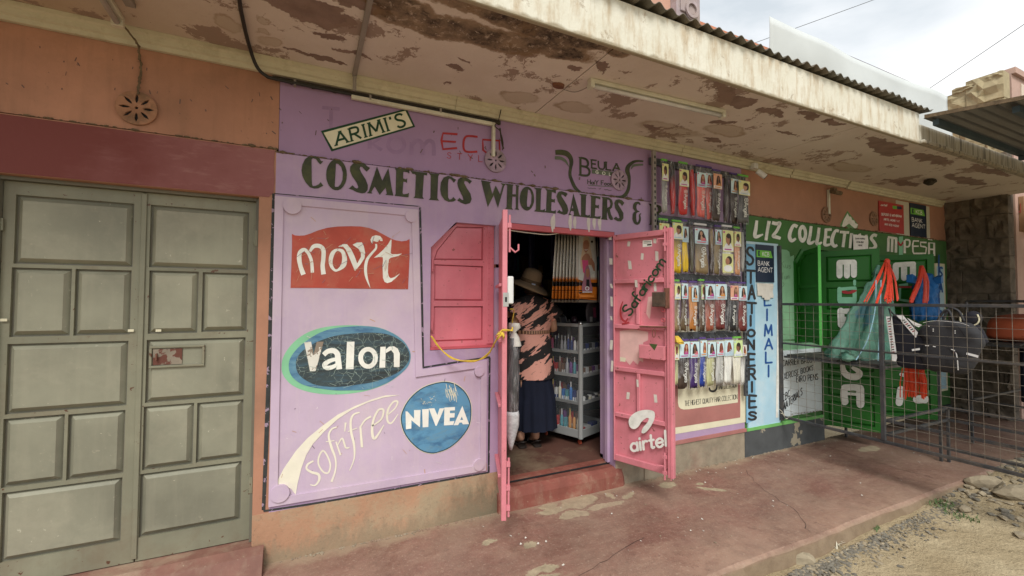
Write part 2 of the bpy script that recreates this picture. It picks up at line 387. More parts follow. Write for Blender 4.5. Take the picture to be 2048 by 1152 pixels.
GLYPH = {
 'A': (.7, [[(0, 0), (.35, 1)], [(.35, 1), (.7, 0)], [(.13, .35), (.57, .35)]]),
 'B': (.55, [[(0, 0), (0, 1)], ['c', (0, 1), (.35, .98), (.47, .76), (.35, .55), (0, .53)], ['c', (0, .53), (.4, .5), (.54, .27), (.4, .03), (0, 0)]]),
 'C': (.58, [_a(.33, .5, .33, .5, 50, 310)]),
 'D': (.6, [[(0, 0), (0, 1)], ['c', (0, 1), (.35, .95), (.58, .5), (.35, .05), (0, 0)]]),
 'E': (.48, [[(0, 0), (0, 1)], [(0, 1), (.48, 1)], [(0, .53), (.4, .53)], [(0, 0), (.48, 0)]]),
 'F': (.48, [[(0, 0), (0, 1)], [(0, 1), (.48, 1)], [(0, .53), (.4, .53)]]),
 'G': (.62, [_a(.33, .5, .33, .5, 50, 340), [(.62, .33), (.62, .45), (.38, .45)]]),
 'H': (.58, [[(0, 0), (0, 1)], [(.58, 0), (.58, 1)], [(0, .5), (.58, .5)]]),
 'I': (.08, [[(.04, 0), (.04, 1)]]),
 'J': (.4, [['c', (.4, 1), (.4, .2), (.2, 0), (0, .15)]]),
 'K': (.55, [[(0, 0), (0, 1)], [(.53, 1), (.02, .42)], [(.15, .55), (.55, 0)]]),
 'L': (.46, [[(0, 1), (0, 0)], [(0, 0), (.46, 0)]]),
 'M': (.78, [[(0, 0), (.08, 1)], [(.08, 1), (.39, .2)], [(.39, .2), (.7, 1)], [(.7, 1), (.78, 0)]]),
 'N': (.6, [[(0, 0), (0, 1)], [(0, 1), (.6, 0)], [(.6, 0), (.6, 1)]]),
 'O': (.66, [_a(.33, .5, .33, .5, 90, 450, 12)]),
 'P': (.52, [[(0, 0), (0, 1)], ['c', (0, 1), (.4, .97), (.52, .73), (.4, .48), (0, .45)]]),
 'Q': (.68, [_a(.33, .5, .33, .5, 90, 450, 12), [(.4, .3), (.68, -.05)]]),
 'R': (.56, [[(0, 0), (0, 1)], ['c', (0, 1), (.4, .97), (.5, .75), (.4, .52), (0, .5)], [(.22, .5), (.56, 0)]]),
 'S': (.5, [['c', (.47, .85), (.36, .98), (.13, .97), (.03, .78), (.12, .6), (.36, .45), (.47, .25), (.37, .04), (.14, .01), (0, .16)]]),
 'T': (.6, [[(.3, 0), (.3, 1)], [(0, 1), (.6, 1)]]),
 'U': (.58, [['c', (0, 1), (0, .35), (.12, .04), (.29, 0), (.46, .04), (.58, .35), (.58, 1)]]),
 'V': (.62, [[(0, 1), (.31, 0)], [(.31, 0), (.62, 1)]]),
 'W': (.86, [[(0, 1), (.2, 0)], [(.2, 0), (.43, .8)], [(.43, .8), (.66, 0)], [(.66, 0), (.86, 1)]]),
 'X': (.55, [[(0, 0), (.55, 1)], [(0, 1), (.55, 0)]]),
 'Y': (.58, [[(0, 1), (.29, .48)], [(.58, 1), (.29, .48)], [(.29, .48), (.29, 0)]]),
 'Z': (.56, [[(0, 1), (.55, 1)], [(.55, 1), (0, 0)], [(0, 0), (.56, 0)]]),
 "'": (.06, [[(.03, 1), (.03, .78)]]), '-': (.3, [[(0, .45), (.3, .45)]]), '&': (.6, [['c', (.6, 0), (.12, .68), (.16, .95), (.32, 1), (.44, .85), (.3, .6), (.05, .35), (.05, .1), (.25, 0), (.45, .12), (.6, .42)]]),
 'a': (.42, [_a(.21, .25, .21, .25, 60, 390, 9), [(.42, 0), (.42, .52)]]),
 'c': (.38, [_a(.22, .26, .22, .26, 50, 310)]),
 'd': (.42, [_a(.21, .25, .21, .25, 60, 390, 9), [(.42, 0), (.42, 1)]]),
 'e': (.42, [['c', (.01, .28), (.42, .3), (.34, .5), (.2, .54), (.03, .42), (0, .2), (.12, .01), (.3, 0), (.42, .12)]]),
 'f': (.34, [['c', (.34, .96), (.2, 1), (.12, .82), (.12, 0)], [(0, .52), (.3, .52)]]),
 'g': (.42, [_a(.21, .25, .21, .25, 60, 390, 9), ['c', (.42, .52), (.42, -.1), (.25, -.28), (.02, -.2)]]),
 'h': (.4, [[(0, 0), (0, 1)], ['c', (0, .36), (.2, .54), (.38, .42), (.4, 0)]]),
 'i': (.06, [[(.03, 0), (.03, .52)], [(.03, .72), (.03, .76)]]),
 'k': (.38, [[(0, 0), (0, 1)], [(.36, .52), (.02, .22)], [(.12, .3), (.38, 0)]]),
 'l': (.06, [[(.03, 0), (.03, 1)]]),
 'm': (.66, [[(0, 0), (0, .52)], ['c', (0, .36), (.16, .54), (.31, .42), (.33, 0)], ['c', (.33, .36), (.49, .54), (.64, .42), (.66, 0)]]),
 'n': (.4, [[(0, 0), (0, .52)], ['c', (0, .36), (.2, .54), (.38, .42), (.4, 0)]]),
 'o': (.44, [_a(.22, .26, .22, .26, 90, 450, 10)]),
 'r': (.26, [[(0, 0), (0, .52)], ['c', (0, .34), (.12, .52), (.26, .5)]]),
 's': (.34, [['c', (.32, .45), (.18, .53), (.03, .42), (.16, .28), (.32, .14), (.16, 0), (0, .08)]]),
 't': (.28, [[(.12, .85), (.12, .08)], ['c', (.12, .08), (.18, 0), (.28, .04)], [(0, .52), (.28, .52)]]),
 'u': (.4, [['c', (0, .52), (0, .15), (.14, 0), (.34, .1), (.4, .3)], [(.4, 0), (.4, .52)]]),
}
# ================================================================== SETTING
def rect(P, f, *pts):                                    # traced corners -> upright rectangle on the plane
    h = [P.hit(*f(p)) for p in pts]; n = len(h)
    if n == 2: a = [q[0] for q in h]; b = [q[1] for q in h]; return min(a), min(b), max(a), max(b)
    tl, tr, br, bl = h
    return ((tl[0] + bl[0]) / 2, (bl[1] + br[1]) / 2, (tr[0] + br[0]) / 2, (tl[1] + tr[1]) / 2)
ID = lambda p: p
# --- dirt ground: one sheet to the horizon, gently uneven near the porch
def ground_z(x, y):
    z = -.088 + .012 * math.sin(x * 2.1 + y) + .01 * math.sin(y * 3.7 - x * 1.3)
    if x > 4.2 and y < -1.0:
        k = min(1, (x - 4.2) / 1.8); z += .085 * k * k * (3 - 2 * k) * math.exp(-((y + 1.3) / .9) ** 2)
    return z
mb = MB(); xs = [-600, -60, -12, -6] + [-4 + i * .12 for i in range(125)] + [14, 30, 90, 600]; ys = [-600, -60, -14, -7] + [-4.6 + i * .1 for i in range(36)] + [-1.0, 3, 30, 600]
idx = {}
for i, x in enumerate(xs):
    for j, y in enumerate(ys):
        idx[i, j] = len(mb.v); near = -4.2 < x < 11.2 and -4.8 < y < -1.05
        mb.v.append(Vector((x, y, (ground_z(x, y) + (random.uniform(-.006, .006) if near else 0)) if near else -.14)))
for i in range(len(xs) - 1):
    for j in range(len(ys) - 1): mb.f.append([idx[i, j], idx[i + 1, j], idx[i + 1, j + 1], idx[i, j + 1]]); mb.m.append(0)
m, t, b = node_mat('dry_dirt'); n = NB(t)
a = n.noise(n.g, 1.3, 8, .6); c = n.mix(n.ramp(a, .35, .65), (.34, .26, .15), (.50, .41, .26))
c = n.mix(n.ramp(n.noise(n.mapv(n.g, (30, 14, 20), (0, 0, .5)), 1, 5, .7), .62, .7, 0, .7), c, (.13, .10, .07))
c = n.mix(n.ramp(n.noise(n.g, 70, 3, .7), .35, .75, 0, .45), c, (.2, .16, .10))
n.link(c, b.inputs['Base Color']); b.inputs['Roughness'].default_value = 1; b.inputs['Specular IOR Level'].default_value = .1
n.bump(b, n.math('ADD', n.noise(n.g, 60, 5, .7), n.math('MULTIPLY', n.noise(n.g, 8, 5, .6), 3)), .8, .02)
M['dirt'] = m
mb.build('dirt_ground', m, kind='structure', smooth=True)
# --- porch slab with worn red oxide floor paint
m, t, b = node_mat('worn_red_floor_paint'); n = NB(t)
wv = n.warp(n.g, 5, .12, 6)
c = n.mix(n.ramp(n.noise(n.g, 1.1, 8, .62), .38, .62), (.15, .072, .052), (.225, .115, .086))
sm = n.noise(n.mapv(n.g, (1.2, 4.5, 1), (0, 0, .25)), 2, 8, .65)
c = n.mix(n.ramp(sm, .46, .72, 0, .6), c, (.31, .20, .14))
yy = n.sep(wv)[1]; c = n.mix(n.ramp(yy, -.75, -1.17, 0, .6), c, (.41, .27, .19))
xx = n.sep(wv)[0]; c = n.mix(n.ramp(xx, 3.6, 5.2, 0, .55), c, (.13, .075, .055))
c = n.mix(n.ramp(n.noise(n.g, 3.2, 8, .7), .45, .65, 0, .7), c, (.12, .055, .04)); c = n.mix(n.ramp(n.noise(n.g, 42, 6, .75), .56, .66, 0, .5), c, (.45, .34, .26)); c = n.mix(n.ramp(n.noise(n.mapv(n.g, (6, 30, 1), (0, 0, .5)), 2, 6, .75), .58, .66, 0, .4), c, (.42, .29, .22))
c = n.mix(n.ramp(n.noise(n.g, 15, 8, .8), .54, .66, 0, .6), c, (.09, .045, .035)); c = n.mix(n.ramp(n.noise(n.g, 90, 5, .8), .58, .66, 0, .5), c, (.42, .32, .24))
def ze(px, py, rx, ry, z=0, rot=0): p = pz(px, py, z); return (p.x, p.y, z, rx, ry, 9, rot)
pat = [ze(1160, 1003, .17, .10), ze(1110, 1020, .14, .05), ze(1150, 1030, .13, .06), ze(1215, 1012, .16, .04), ze(1258, 992, .09, .022, rot=.3), ze(1222, 993, .025, .06, rot=-.3), ze(1095, 1012, .08, .04), ze(975, 1082, .06, .035), ze(1063, 1090, .045, .035),
       ze(1332, 970, .09, .055), ze(1425, 978, .13, .03, rot=-.7), ze(1738, 898, .17, .05), ze(1400, 967, .05, .022), ze(1020, 1180, .3, .05), ze(1080, 1140, .12, .03)]
q = n.blobs(n.warp(n.warp(n.g, 3.5, .17, 6), 16, .07, 8), pat); sp = n.noise(n.g, 34, 8, .8); c = n.mix(n.math('MULTIPLY', n.ramp(q, 1.6, .95, 0, .55), n.ramp(sp, .45, .6)), c, (.33, .25, .17)); c = n.mix(n.math('MULTIPLY', n.ramp(q, .90, 1.0, 1, 0), n.ramp(sp, .28, .36, .5, 1)), c, n.mix(n.ramp(n.noise(n.g, 16, 7, .75), .35, .65), (.42, .35, .23), (.24, .20, .13)))
c = n.mix(n.ramp(n.noise(n.warp(n.g, 1.2, .5), 1.6, 9, .7), .42, .72, 0, .55), c, (.36, .26, .19)); edge = n.sep(n.g)[2]; c = n.mix(n.ramp(edge, -.005, -.03, 0, .9), c, n.mix(n.noise(n.g, 14, 6), (.16, .11, .07), (.33, .25, .16)))
wl = n.math('ADD', n.sep(n.g)[1], n.ramp(n.noise(n.g, 6, 5), .3, .7, -.05, .05)); c = n.mix(n.ramp(wl, -.1, -.02, 0, .75), c, (.33, .25, .17))
n.link(c, b.inputs['Base Color'])
n.link(n.ramp(n.noise(n.g, 9, 5), .3, .7, .42, .75), b.inputs['Roughness']); b.inputs['Specular IOR Level'].default_value = .35
n.bump(b, n.math('ADD', n.noise(n.g, 55, 5, .7), n.ramp(q, .9, 1, -2, 0)), .3, .01)
M['floor'] = m
mb = MB(); N = 120; R_ = []
for i in range(N + 1):
    x = -4 + 16 * i / N; e = -1.16 + .004 * math.sin(i * .7) + random.uniform(-.004, .004)
    R_.append([(x, .02, 0), (x, e + .025, 0), (x, e, -.014 + random.uniform(-.008, .006)), (x, e - .012 + random.uniform(-.016, .014), -.16), (x, .02, -.16)])
mb.rings(R_)
pf = mb.build('porch_floor', m, kind='structure', smooth=False)
rd = random.Random(5); k = MB()
for (x, y, dx, dy, nn_) in ((3.0, -1.1, .03, .06, 16), (4.9, -.1, -.01, -.07, 14), (1.0, -.9, .08, .02, 12)):
    p = Vector((x, y, .0012)); pts = [p.copy()]
    for i in range(nn_): p = p + Vector((dx + rd.gauss(0, .018), dy + rd.gauss(0, .018), 0)); pts.append(p.copy())
    pts = [q for q in pts if q.y < -.03 and q.y > -1.12]
    for a, b_ in zip(pts, pts[1:]):
        d = (b_ - a).normalized(); s_ = Vector((-d.y, d.x, 0)) * rd.uniform(.0008, .0022); k.face([a - s_, b_ - s_, b_ + s_, a + s_])
k.build('floor_cracks', fm('dark_crack', (.05, .03, .025)), kind='structure')
M['step'] = mat('worn_red_step_paint', (.22, .07, .05), .3, 3, .65, .25, dirt=(.34, .25, .17), damt=.9, dscale=3.0, streak=.2)
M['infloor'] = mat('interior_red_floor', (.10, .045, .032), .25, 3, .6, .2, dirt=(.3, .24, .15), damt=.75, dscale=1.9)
# --- rubble along the kerb
M['stone_l'] = mat('pale_rubble_stone', (.30, .25, .17), .25, 12, .95, .5, 40, obj=True, dirt=(.18, .14, .09), damt=.5, dscale=6)
M['stone_d'] = mat('dark_gravel_stone', (.16, .145, .115), .3, 12, .95, .5, 40, obj=True)
def rock_mb(mb, c, r, sx=1, sy=1, sz=.6, rot=0, seed=0):
    rd = random.Random(seed); b2 = bmesh.new(); bmesh.ops.create_icosphere(b2, subdivisions=2 if r > .045 else 1, radius=1)
    cut = [(Vector((rd.gauss(0, 1), rd.gauss(0, 1), rd.gauss(0, 1))).normalized(), rd.uniform(.55, .85)) for _ in range(7)]
    n0 = len(mb.v); cr_, sr = math.cos(rot), math.sin(rot)
    for v in b2.verts:
        p = v.co.copy()
        for d, k in cut:
            e = p.dot(d)
            if e > k: p -= d * (e - k)
        p *= rd.uniform(.95, 1.05); x, y, z = p.x * r * sx, p.y * r * sy, p.z * r * sz
        mb.v.append(Vector((c[0] + x * cr_ - y * sr, c[1] + x * sr + y * cr_, c[2] + z)))
    for f in b2.faces: mb.f.append([n0 + v.index for v in f.verts]); mb.m.append(mb.mi)
    b2.free()
rocks = [((1604, 1118), .062, 1.5, .9, .75, -.4, 'rounded tan stone lying alone below the kerb in front of the gravel'),
         ((1972, 962), .125, 1.5, .75, .6, -.35, 'big flat-topped tan stone at the broken end of the red porch kerb'),
         ((2030, 985), .12, 1.4, .8, .5, -.3, 'tan stone half buried at the right edge of the photo'),
         ((1928, 1018), .05, 1.3, .8, .6, .2, 'pale broken chip lying in the rubble nearest the grass tuft'),
         ((2040, 1070), .04, 1.3, .9, .6, .2, 'small pale stone low on the rubble slope at the far right')]
for (p, r, sx, sy, sz, ro, lb) in rocks:
    v = pz(*p, -.088); z = ground_z(v.x, v.y); v = pz(*p, z + r * sz * .4)
    k = MB(); rock_mb(k, v, r, sx, sy, sz, ro, int(p[0])); tag(k.build('stone', M['stone_l'], origin=v), lb, 'stone')
mb = MB(); rd = random.Random(4)
for i in range(4200):
    t_ = rd.random()
    if t_ < .5:
        x = rd.uniform(1.8, 4.6); y = -1.19 - abs(rd.gauss(0, .07)) - .02; r = rd.uniform(.004, .013) * (1.2 if abs(x - 3.1) < .5 or abs(x-2.6)<.2 else .8)
    elif t_ < .92:
        x = rd.uniform(4.5, 9.5); y = -1.12 - abs(rd.gauss(0, .55)); r = rd.uniform(.006, .034) * rd.uniform(.4, 1.2)
    else: x = rd.uniform(1.5, 9); y = rd.uniform(-3.2, -1.2); r = rd.uniform(.004, .009)
    mb.mi = rd.choice((0, 1, 1)) if t_ < .5 else rd.choice((0, 0, 1)); rock_mb(mb, (x, y, ground_z(x, y) + r * .3), r, rd.uniform(.8, 1.7), 1, rd.uniform(.4, .8), rd.uniform(0, 3), i)
mb.build('rubble', [M['stone_l'], M['stone_d']], kind='stuff')
M['grass'] = fm('dry_green_grass', (.09, .14, .05), rough=.9)
def tuft(px, py, nb, h, sp, lb, matn='grass', wd=.004, name='grass_tuft', cat='grass'):
    v = pz(px, py, -.1); v = pz(px, py, ground_z(v.x, v.y)); k = MB()
    for i in range(nb):
        a = random.uniform(0, 2 * PI); r = random.uniform(0, sp); b0 = v + Vector((math.cos(a) * r, math.sin(a) * r, -.004)); d = Vector((random.gauss(0, .6), random.gauss(0, .6), 1)).normalized() * h * random.uniform(.5, 1.2)
        s_ = Vector((-d.y, d.x, 0)).normalized() * wd if d.xy.length > 1e-4 else Vector((wd, 0, 0))
        mid = b0 + d * .55; tip = b0 + d + Vector((d.x, d.y, -d.z * .3)) * .5
        k.face([b0 - s_, b0 + s_, mid + s_ * .7, mid - s_ * .7]); k.face([mid - s_ * .7, mid + s_ * .7, tip])
    tag(k.build(name, M[matn], origin=v), lb, cat)
tuft(1885, 1010, 90, .05, .12, 'low green weeds growing in the rubble below the kerb'); tuft(1925, 1035, 60, .04, .1, 'sparse green weed patch on the dirt just in front of the low weeds')
tuft(1755, 1058, 25, .03, .06, 'tiny green sprout in the gravel midway along the kerb'); M['straw'] = fm('dry_white_straw', (.6, .56, .44), rough=.9)
tuft(1672, 1092, 30, .06, .05, 'bleached white torn fibres lying on the gravel by the kerb', 'straw', .005, 'torn_fibres', 'litter')

# ================================================================== CLOSED SHOP (left)
X0 = -5.0; XS = -.18; XE = 3.86; XR = 8.1
cs = thing('closed_shop_front', (-2.2, 0, 0), 'orange painted shop wall with maroon lintel above the closed grey gate', 'shop wall')
GX0, GX1, GZ = -1.372, -.262, 2.095
k = MB()
k.poly(WALL, [[(X0, -.1), (GX0, -.1), (GX0, GZ), (GX1, GZ), (GX1, -.1), (XS, -.1), (XS, 2.38), (X0, 2.38)]], 0, .22)
k.build('lower_wall', M['orange'], cs)
k = MB(); k.pbox(WALL, X0, 2.386, XS + .01, 2.95, -.2, -.006); k.build('upper_wall', M['orange'], cs)
k = MB(); k.poly(WALL, [[(X0, GZ + .002)] + [(GX1 + .05, GZ + .002), (GX1 + .062, GZ + .02), (-.19, GZ + .03), (-.185, 2.2), (-.192, 2.28), (-.188, 2.374), (X0, 2.374)]], .004); 
m, t, b = node_mat('maroon_lintel_paint'); n = NB(t); xx = n.math('ADD', n.sep(n.g)[0], n.ramp(n.noise(n.g, 4, 6), .3, .7, -.25, .25))
c = n.mix(n.ramp(xx, -1.0, -.2), (.165, .035, .028), (.27, .10, .095)); c = n.mix(n.math('MULTIPLY', n.ramp(n.noise(n.mapv(n.g, (3, 3, 12)), 2, 7, .7), .52, .7, 0, .6), n.ramp(xx, -1.1, -.5)), c, (.34, .16, .145)); n.link(c, b.inputs['Base Color']); b.inputs['Roughness'].default_value = .7; n.bump(b, n.noise(n.g, 40, 5), .2, .006)
k.build('maroon_lintel', m, cs)
def crumbs(x0, x1, z, parent, seed, dens=70):
    rd = random.Random(seed); k = MB(); x = x0
    while x < x1:
        r = rd.uniform(.003, .008) * (2.2 if rd.random() < .18 else 1); rock_mb(k, (x, -.004, z + r * .2), r, rd.uniform(1, 2.8), .9, .8, 0, int(x * 1e4) & 0xffff); x += rd.uniform(.3, 2.2) * 1.2 / dens + (rd.uniform(0, .08) if rd.random() < .1 else 0)
    k.build('mortar_drips', M['mortar'], parent, kind='stuff')
crumbs(-2.2, XS, 2.383, cs, 1)
k = MB(); k.box(X0, -.02, -.1, XS - .0825, .2, .118); 
k.rings([[(x, y, z) for y, z in ((-.02, -.05), (-.16, -.01), (-.11, .05 + .006 * math.sin(x * 3)), (-.07, .095), (-.02, .12))] for x in [X0 + i * .2 for i in range(25)]])
k.build('threshold_step', mat('faded_threshold_paint', (.20, .095, .07), .3, 3, .7, .3, dirt=(.32, .25, .17), damt=.9, dscale=3.2, streak=.2), cs)
# vents: a disc pierced by eight petals, dark behind
def vent(P, c, r, parent, mt, squash=1):
    k = MB(); a0, b0 = c
    circ = lambda rr, nn=28: [(a0 + math.cos(2 * PI * i / nn) * rr, b0 + math.sin(2 * PI * i / nn) * rr * squash) for i in range(nn)]
    holes = []
    for i in range(8):
        an = 2 * PI * i / 8; u = Vector((math.cos(an), math.sin(an))); w_ = Vector((-u.y, u.x))
        holes.append([tuple(Vector(c) + u * r * s_ + w_ * r * t_) for s_, t_ in ((.28, 0), (.4, .06), (.62, .085), (.85, 0), (.62, -.085), (.4, -.06))])
    holes.append([(a0 + math.cos(2 * PI * i / 6) * r * .09, b0 + math.sin(2 * PI * i / 6) * r * .09) for i in range(6)])
    k.poly(P, [circ(r)] + holes, .016, .012)
    for j in range(28):
        a, b_ = circ(r * 1.0)[j], circ(r)[(j + 1) % 28]
    v = k.build('vent', mt, parent)
    k = MB(); k.poly(P, [circ(r * .9)], .003); k.build('vent_opening', M['black'], v)
UP = planeY(.006)
vent(UP, UP.hit(275, 218), .088, cs, mat('dusty_orange_vent', (.33, .17, .10), .3, 12, .95, .3, dirt=(.1, .08, .05), damt=.8, dscale=9))
# ------------------------------------------------------------------ grey metal gate
gt = thing('metal_gate', (-.8, .05, .1), 'closed double metal gate in grey green paint with raised panels', 'gate')
GP = planeY(.075)
c1, c8 = crop(0, 0, 2), crop(0, 560, 1.946)
Lp = [((37, 393), (266, 410), (260, 529), (31, 526)), ((28, 539), (140, 540), (135, 669), (23, 670)), ((157, 541), (260, 544), (255, 666), (149, 668)), ((19.5, 691), (253, 685), (249, 808), (14, 826)),
      ((10, 841), (125, 832), (121, 960), (8, 971)), ((141, 831), (247, 824), (243, 944), (136, 957)), ((8, 987), (242, 960), (236, 1080), (4, 1123))]
Rp = [((306, 414), (496, 426), (492, 537), (301, 532)), ((301, 544), (394, 546), (391, 663), (301, 664)), ((409, 548), (494, 549), (489, 659), (406, 661)), ((297, 682), (487, 678), (486, 790), (294, 801)),
      ((291, 815), (384, 810), (382, 925), (288, 938)), ((398, 808), (484, 802), (481, 912), (395, 922)), ((284, 950), (479, 926), (478, 1038), (281, 1071))]
for side, (pp, xa, xb) in enumerate(((Lp, GX0 + .032, -.803), (Rp, -.797, GX1 - .02))):
    lf = MB(); rs = [rect(GP, ID, *q) for q in pp]
    lf.poly(GP, [[(xa, .124), (xb, .124), (xb, 2.075), (xa, 2.075)]] + [[(r[0] - .008, r[1] - .008), (r[0] - .008, r[3] + .008), (r[2] + .008, r[3] + .008), (r[2] + .008, r[1] - .008)] for r in rs], 0, .016)
    leaf = lf.build('gate_leaf', M['grey_gate'], gt, bevel=.003)
    k = MB(); k.pbox(GP, xa + .004, .128, xb - .004, 2.071, -.04, -.0165); k.build('back_sheet', M['gate_frame'], leaf)
    for i, r in enumerate(rs):
        k = MB(); k.frustum(GP, r, (r[0] + .02, r[1] + .02, r[2] - .02, r[3] - .02), -.016, .006); k.build('panel', M['gate_panel'], leaf)
    if side == 1:
        k = MB(); r = rect(GP, c8, (582, 258), (800, 250), (797, 335), (585, 340))
        w_ = .012; P_ = GP
        k.pbox(P_, r[0], r[3] - w_, r[2], r[3], .0065, .018); k.pbox(P_, r[0], r[1], r[2], r[1] + w_, .0065, .018)
        k.pbox(P_, r[0], r[1] + w_, r[0] + w_, r[3] - w_, .0065, .018); k.pbox(P_, r[2] - w_, r[1] + w_, r[2], r[3] - w_, .0065, .018)
        k.build('hatch_frame', M['grey_gate'], leaf, bevel=.002)
        k = MB(); k.pbox(P_, r[0] + w_ + .004, r[1] + w_ + .004, (r[0] + r[2]) / 2 + .02, r[3] - w_ - .004, .0065, .012)
        k.build('sliding_hatch', mat('rust_flaked_hatch', (.24, .2, .15), .2, 12, .8, .3, chips=(.13, .05, .035), camt=.45, cscale=16), leaf)
        k = MB(); k.pbox(P_, r[0] + .03, (r[1] + r[3]) / 2 - .015, r[0] + .036, (r[1] + r[3]) / 2 + .02, .0125, .03); k.build('hatch_tab', M['rust'], leaf)
    for nm, zz in (('hinge', 1.86), ('hinge', .44)):
        k = MB(); hx = GX0 + .02 if side == 0 else GX1 - .012
        k.path([GP.at(hx, zz - .045, .022), GP.at(hx, zz + .045, .022)], .012, 8); k.pbox(GP, hx - .02, zz - .03, hx + .02, zz + .03, .004, .016); k.build('hinge', M['grey_gate'], gt)
k = MB(); k.pbox(GP, -.812, .14, -.789, 2.07, .001, .009); k.build('meeting_strip', M['grey_gate'], gt, bevel=.002)
k = MB(); k.pbox(GP, GX0, .12, GX0 + .03, 2.094, -.03, .03); k.pbox(GP, GX1 - .018, .12, GX1 - .001, 2.094, -.03, .03); k.pbox(GP, GX0 + .031, 2.077, GX1 - .019, 2.094, -.03, .03); k.build('gate_frame', M['gate_frame'], gt)
for q in ((10, 640), (263, 661), (318, 661)):
    p = GP.hit(*q); k = MB(); k.pbox(GP, p[0] - .012, p[1] - .006, p[0] + .012, p[1] + .007, .0095, .0105); k.build('tape_scrap', M['cream_paint'], gt)
# black sheet standing in for the unlit interior behind closed fronts
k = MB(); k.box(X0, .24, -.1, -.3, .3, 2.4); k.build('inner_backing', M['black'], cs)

# ================================================================== COSMETICS SHOP
DX0, DX1, DZ0, DZ1 = 1.272, 2.29, .17, 2.075
# purple wall material: lilac with dusty streaks
M['purple'] = mat('lilac_wall_paint', (.40, .28, .42), .16, 1.4, .72, .2, 45, dirt=(.50, .39, .43), damt=.65, dscale=2.0, streak=.22)
M['purple_up'] = mat('darker_lilac_upper_wall', (.34, .22, .36), .1, 1.4, .75, .16, 45, dirt=(.3, .2, .3), damt=.35, dscale=1.5, streak=.08)  # upper wall in a darker lilac than the lower wall
M['purple_pale'] = mat('washed_lilac_paint', (.50, .39, .49), .15, 1.2, .75, .18, 45, dirt=(.60, .50, .50), damt=.7, dscale=1.6, streak=.28)
m, t, b = node_mat('tan_plinth_paint'); n = NB(t); c = n.mix(n.ramp(n.noise(n.g, 2.5, 7), .3, .7), (.35, .19, .11), (.45, .26, .155)); c = n.mix(n.ramp(n.noise(n.warp(n.g, 2, .4), 2, 8, .7), .46, .62, 0, .8), c, (.36, .30, .19))
zz = n.math('ADD', n.sep(n.g)[2], n.ramp(n.noise(n.mapv(n.g, (3, 3, 1)), 3, 8, .75), .25, .75, .14, -.14)); c = n.mix(n.ramp(zz, .13, .04, 0, .85), c, (.27, .20, .125)); c = n.mix(n.ramp(n.noise(n.g, 30, 6, .8), .56, .66, 0, .5), c, (.15, .12, .08)); xx = n.sep(n.warp(n.g, 3, .3))[0]; c = n.mix(n.math('MULTIPLY', n.ramp(xx, .7, 1.15, 0, .8), n.ramp(zz, .26, .14)), c, (.14, .12, .075))
n.link(c, b.inputs['Base Color']); b.inputs['Roughness'].default_value = .9; n.bump(b, n.noise(n.g, 40, 6, .7), .4, .01); M['tan_plinth'] = m
co = thing('cosmetics_shop_front', (1.8, 0, 0), 'lilac cosmetics shop wall painted with brand signs around an open doorway', 'shop wall')
WPX = planeY(0)
wp = [WPX.hit(*q) for q in ((861, 697), (861, 492), (912, 447), (996, 447), (996, 697))]
wx0 = (wp[0][0] + wp[1][0]) / 2; WIN = [(wx0, 1.165), (wx0, 1.86), (wp[2][0], 2.045), (1.222, 2.045), (1.222, 1.165)]
k = MB()
k.poly(WALL, [[(XS, .285), (DX0, .285), (DX0, DZ1), (DX1, DZ1), (DX1, .1), (XE, .1), (XE, 2.365), (XS, 2.365)], WIN], 0, .16)
k.build('lower_wall', M['purple'], co)
k = MB(); k.pbox(WALL, XS + .012, 2.371, XE, 2.95, -.2, -.006); k.build('upper_wall', M['purple_up'], co)
crumbs(XS, 2.62, 2.368, co, 2)
k = MB(); k.pbox(WALL, -.262, -.1, DX0 - .001, .2845, -.2, .004); k.build('plinth', M['tan_plinth'], co)
vent(UP, UP.hit(990, 322), .085, co, mat('dusty_lilac_vent', (.33, .24, .3), .3, 12, .95, .3, dirt=(.16, .13, .09), damt=.8, dscale=9))
vent(UP, UP.hit(1237, 361), .085, co, bpy.data.materials['dusty_lilac_vent'])
# relief mouldings
def strip(P, pts, w, o0, o1, name, mt, parent, f=ID):
    k = MB(); H_ = [P.hit(*f(p)) for p in pts]
    H_ = [Vector(h) for h in H_]
    for i in range(len(H_) - 1):
        a, b_ = H_[i], H_[i + 1]; d = (b_ - a).normalized(); nn = Vector((-d.y, d.x)) * w / 2; e = d * (w / 2 if i else 0)
        k.poly(P, [[tuple(a - nn - e), tuple(b_ - nn), tuple(b_ + nn), tuple(a + nn - e)]], o1 + i * .0004, o1 - o0)
    return k.build(name, mt, parent, bevel=.002)
# two sunken fields are read from their raised border: a low border band round the painted panel
def band(pts, w, h, nm='raised_border'):
    H_ = [Vector(WALL.hit(*p)) for p in pts]; n_ = len(H_); area = sum(H_[i].x * H_[(i + 1) % n_].y - H_[(i + 1) % n_].x * H_[i].y for i in range(n_)); sg = 1 if area > 0 else -1
    inn = []
    for i in range(n_):
        d0 = (H_[i] - H_[i - 1]).normalized(); d1 = (H_[(i + 1) % n_] - H_[i]).normalized(); n0 = Vector((-d0.y, d0.x)) * sg; n1 = Vector((-d1.y, d1.x)) * sg
        bis = (n0 + n1); bis = bis / max(bis.dot(n0), .3); inn.append(tuple(H_[i] + bis * w))
    k = MB(); k.poly(WALL, [[tuple(q) for q in H_], inn], h, h); return k.build(nm, M['purple_pale'], co, bevel=.003), inn
outline = [(550, 392), (836, 420), (844, 738), (973, 720), (971, 940), (537, 1013)]
_, innp = band(outline, .045, .012)
k = MB(); k.poly(WALL, [innp], .0015); k.build('painted_field', M['purple_pale'], co)
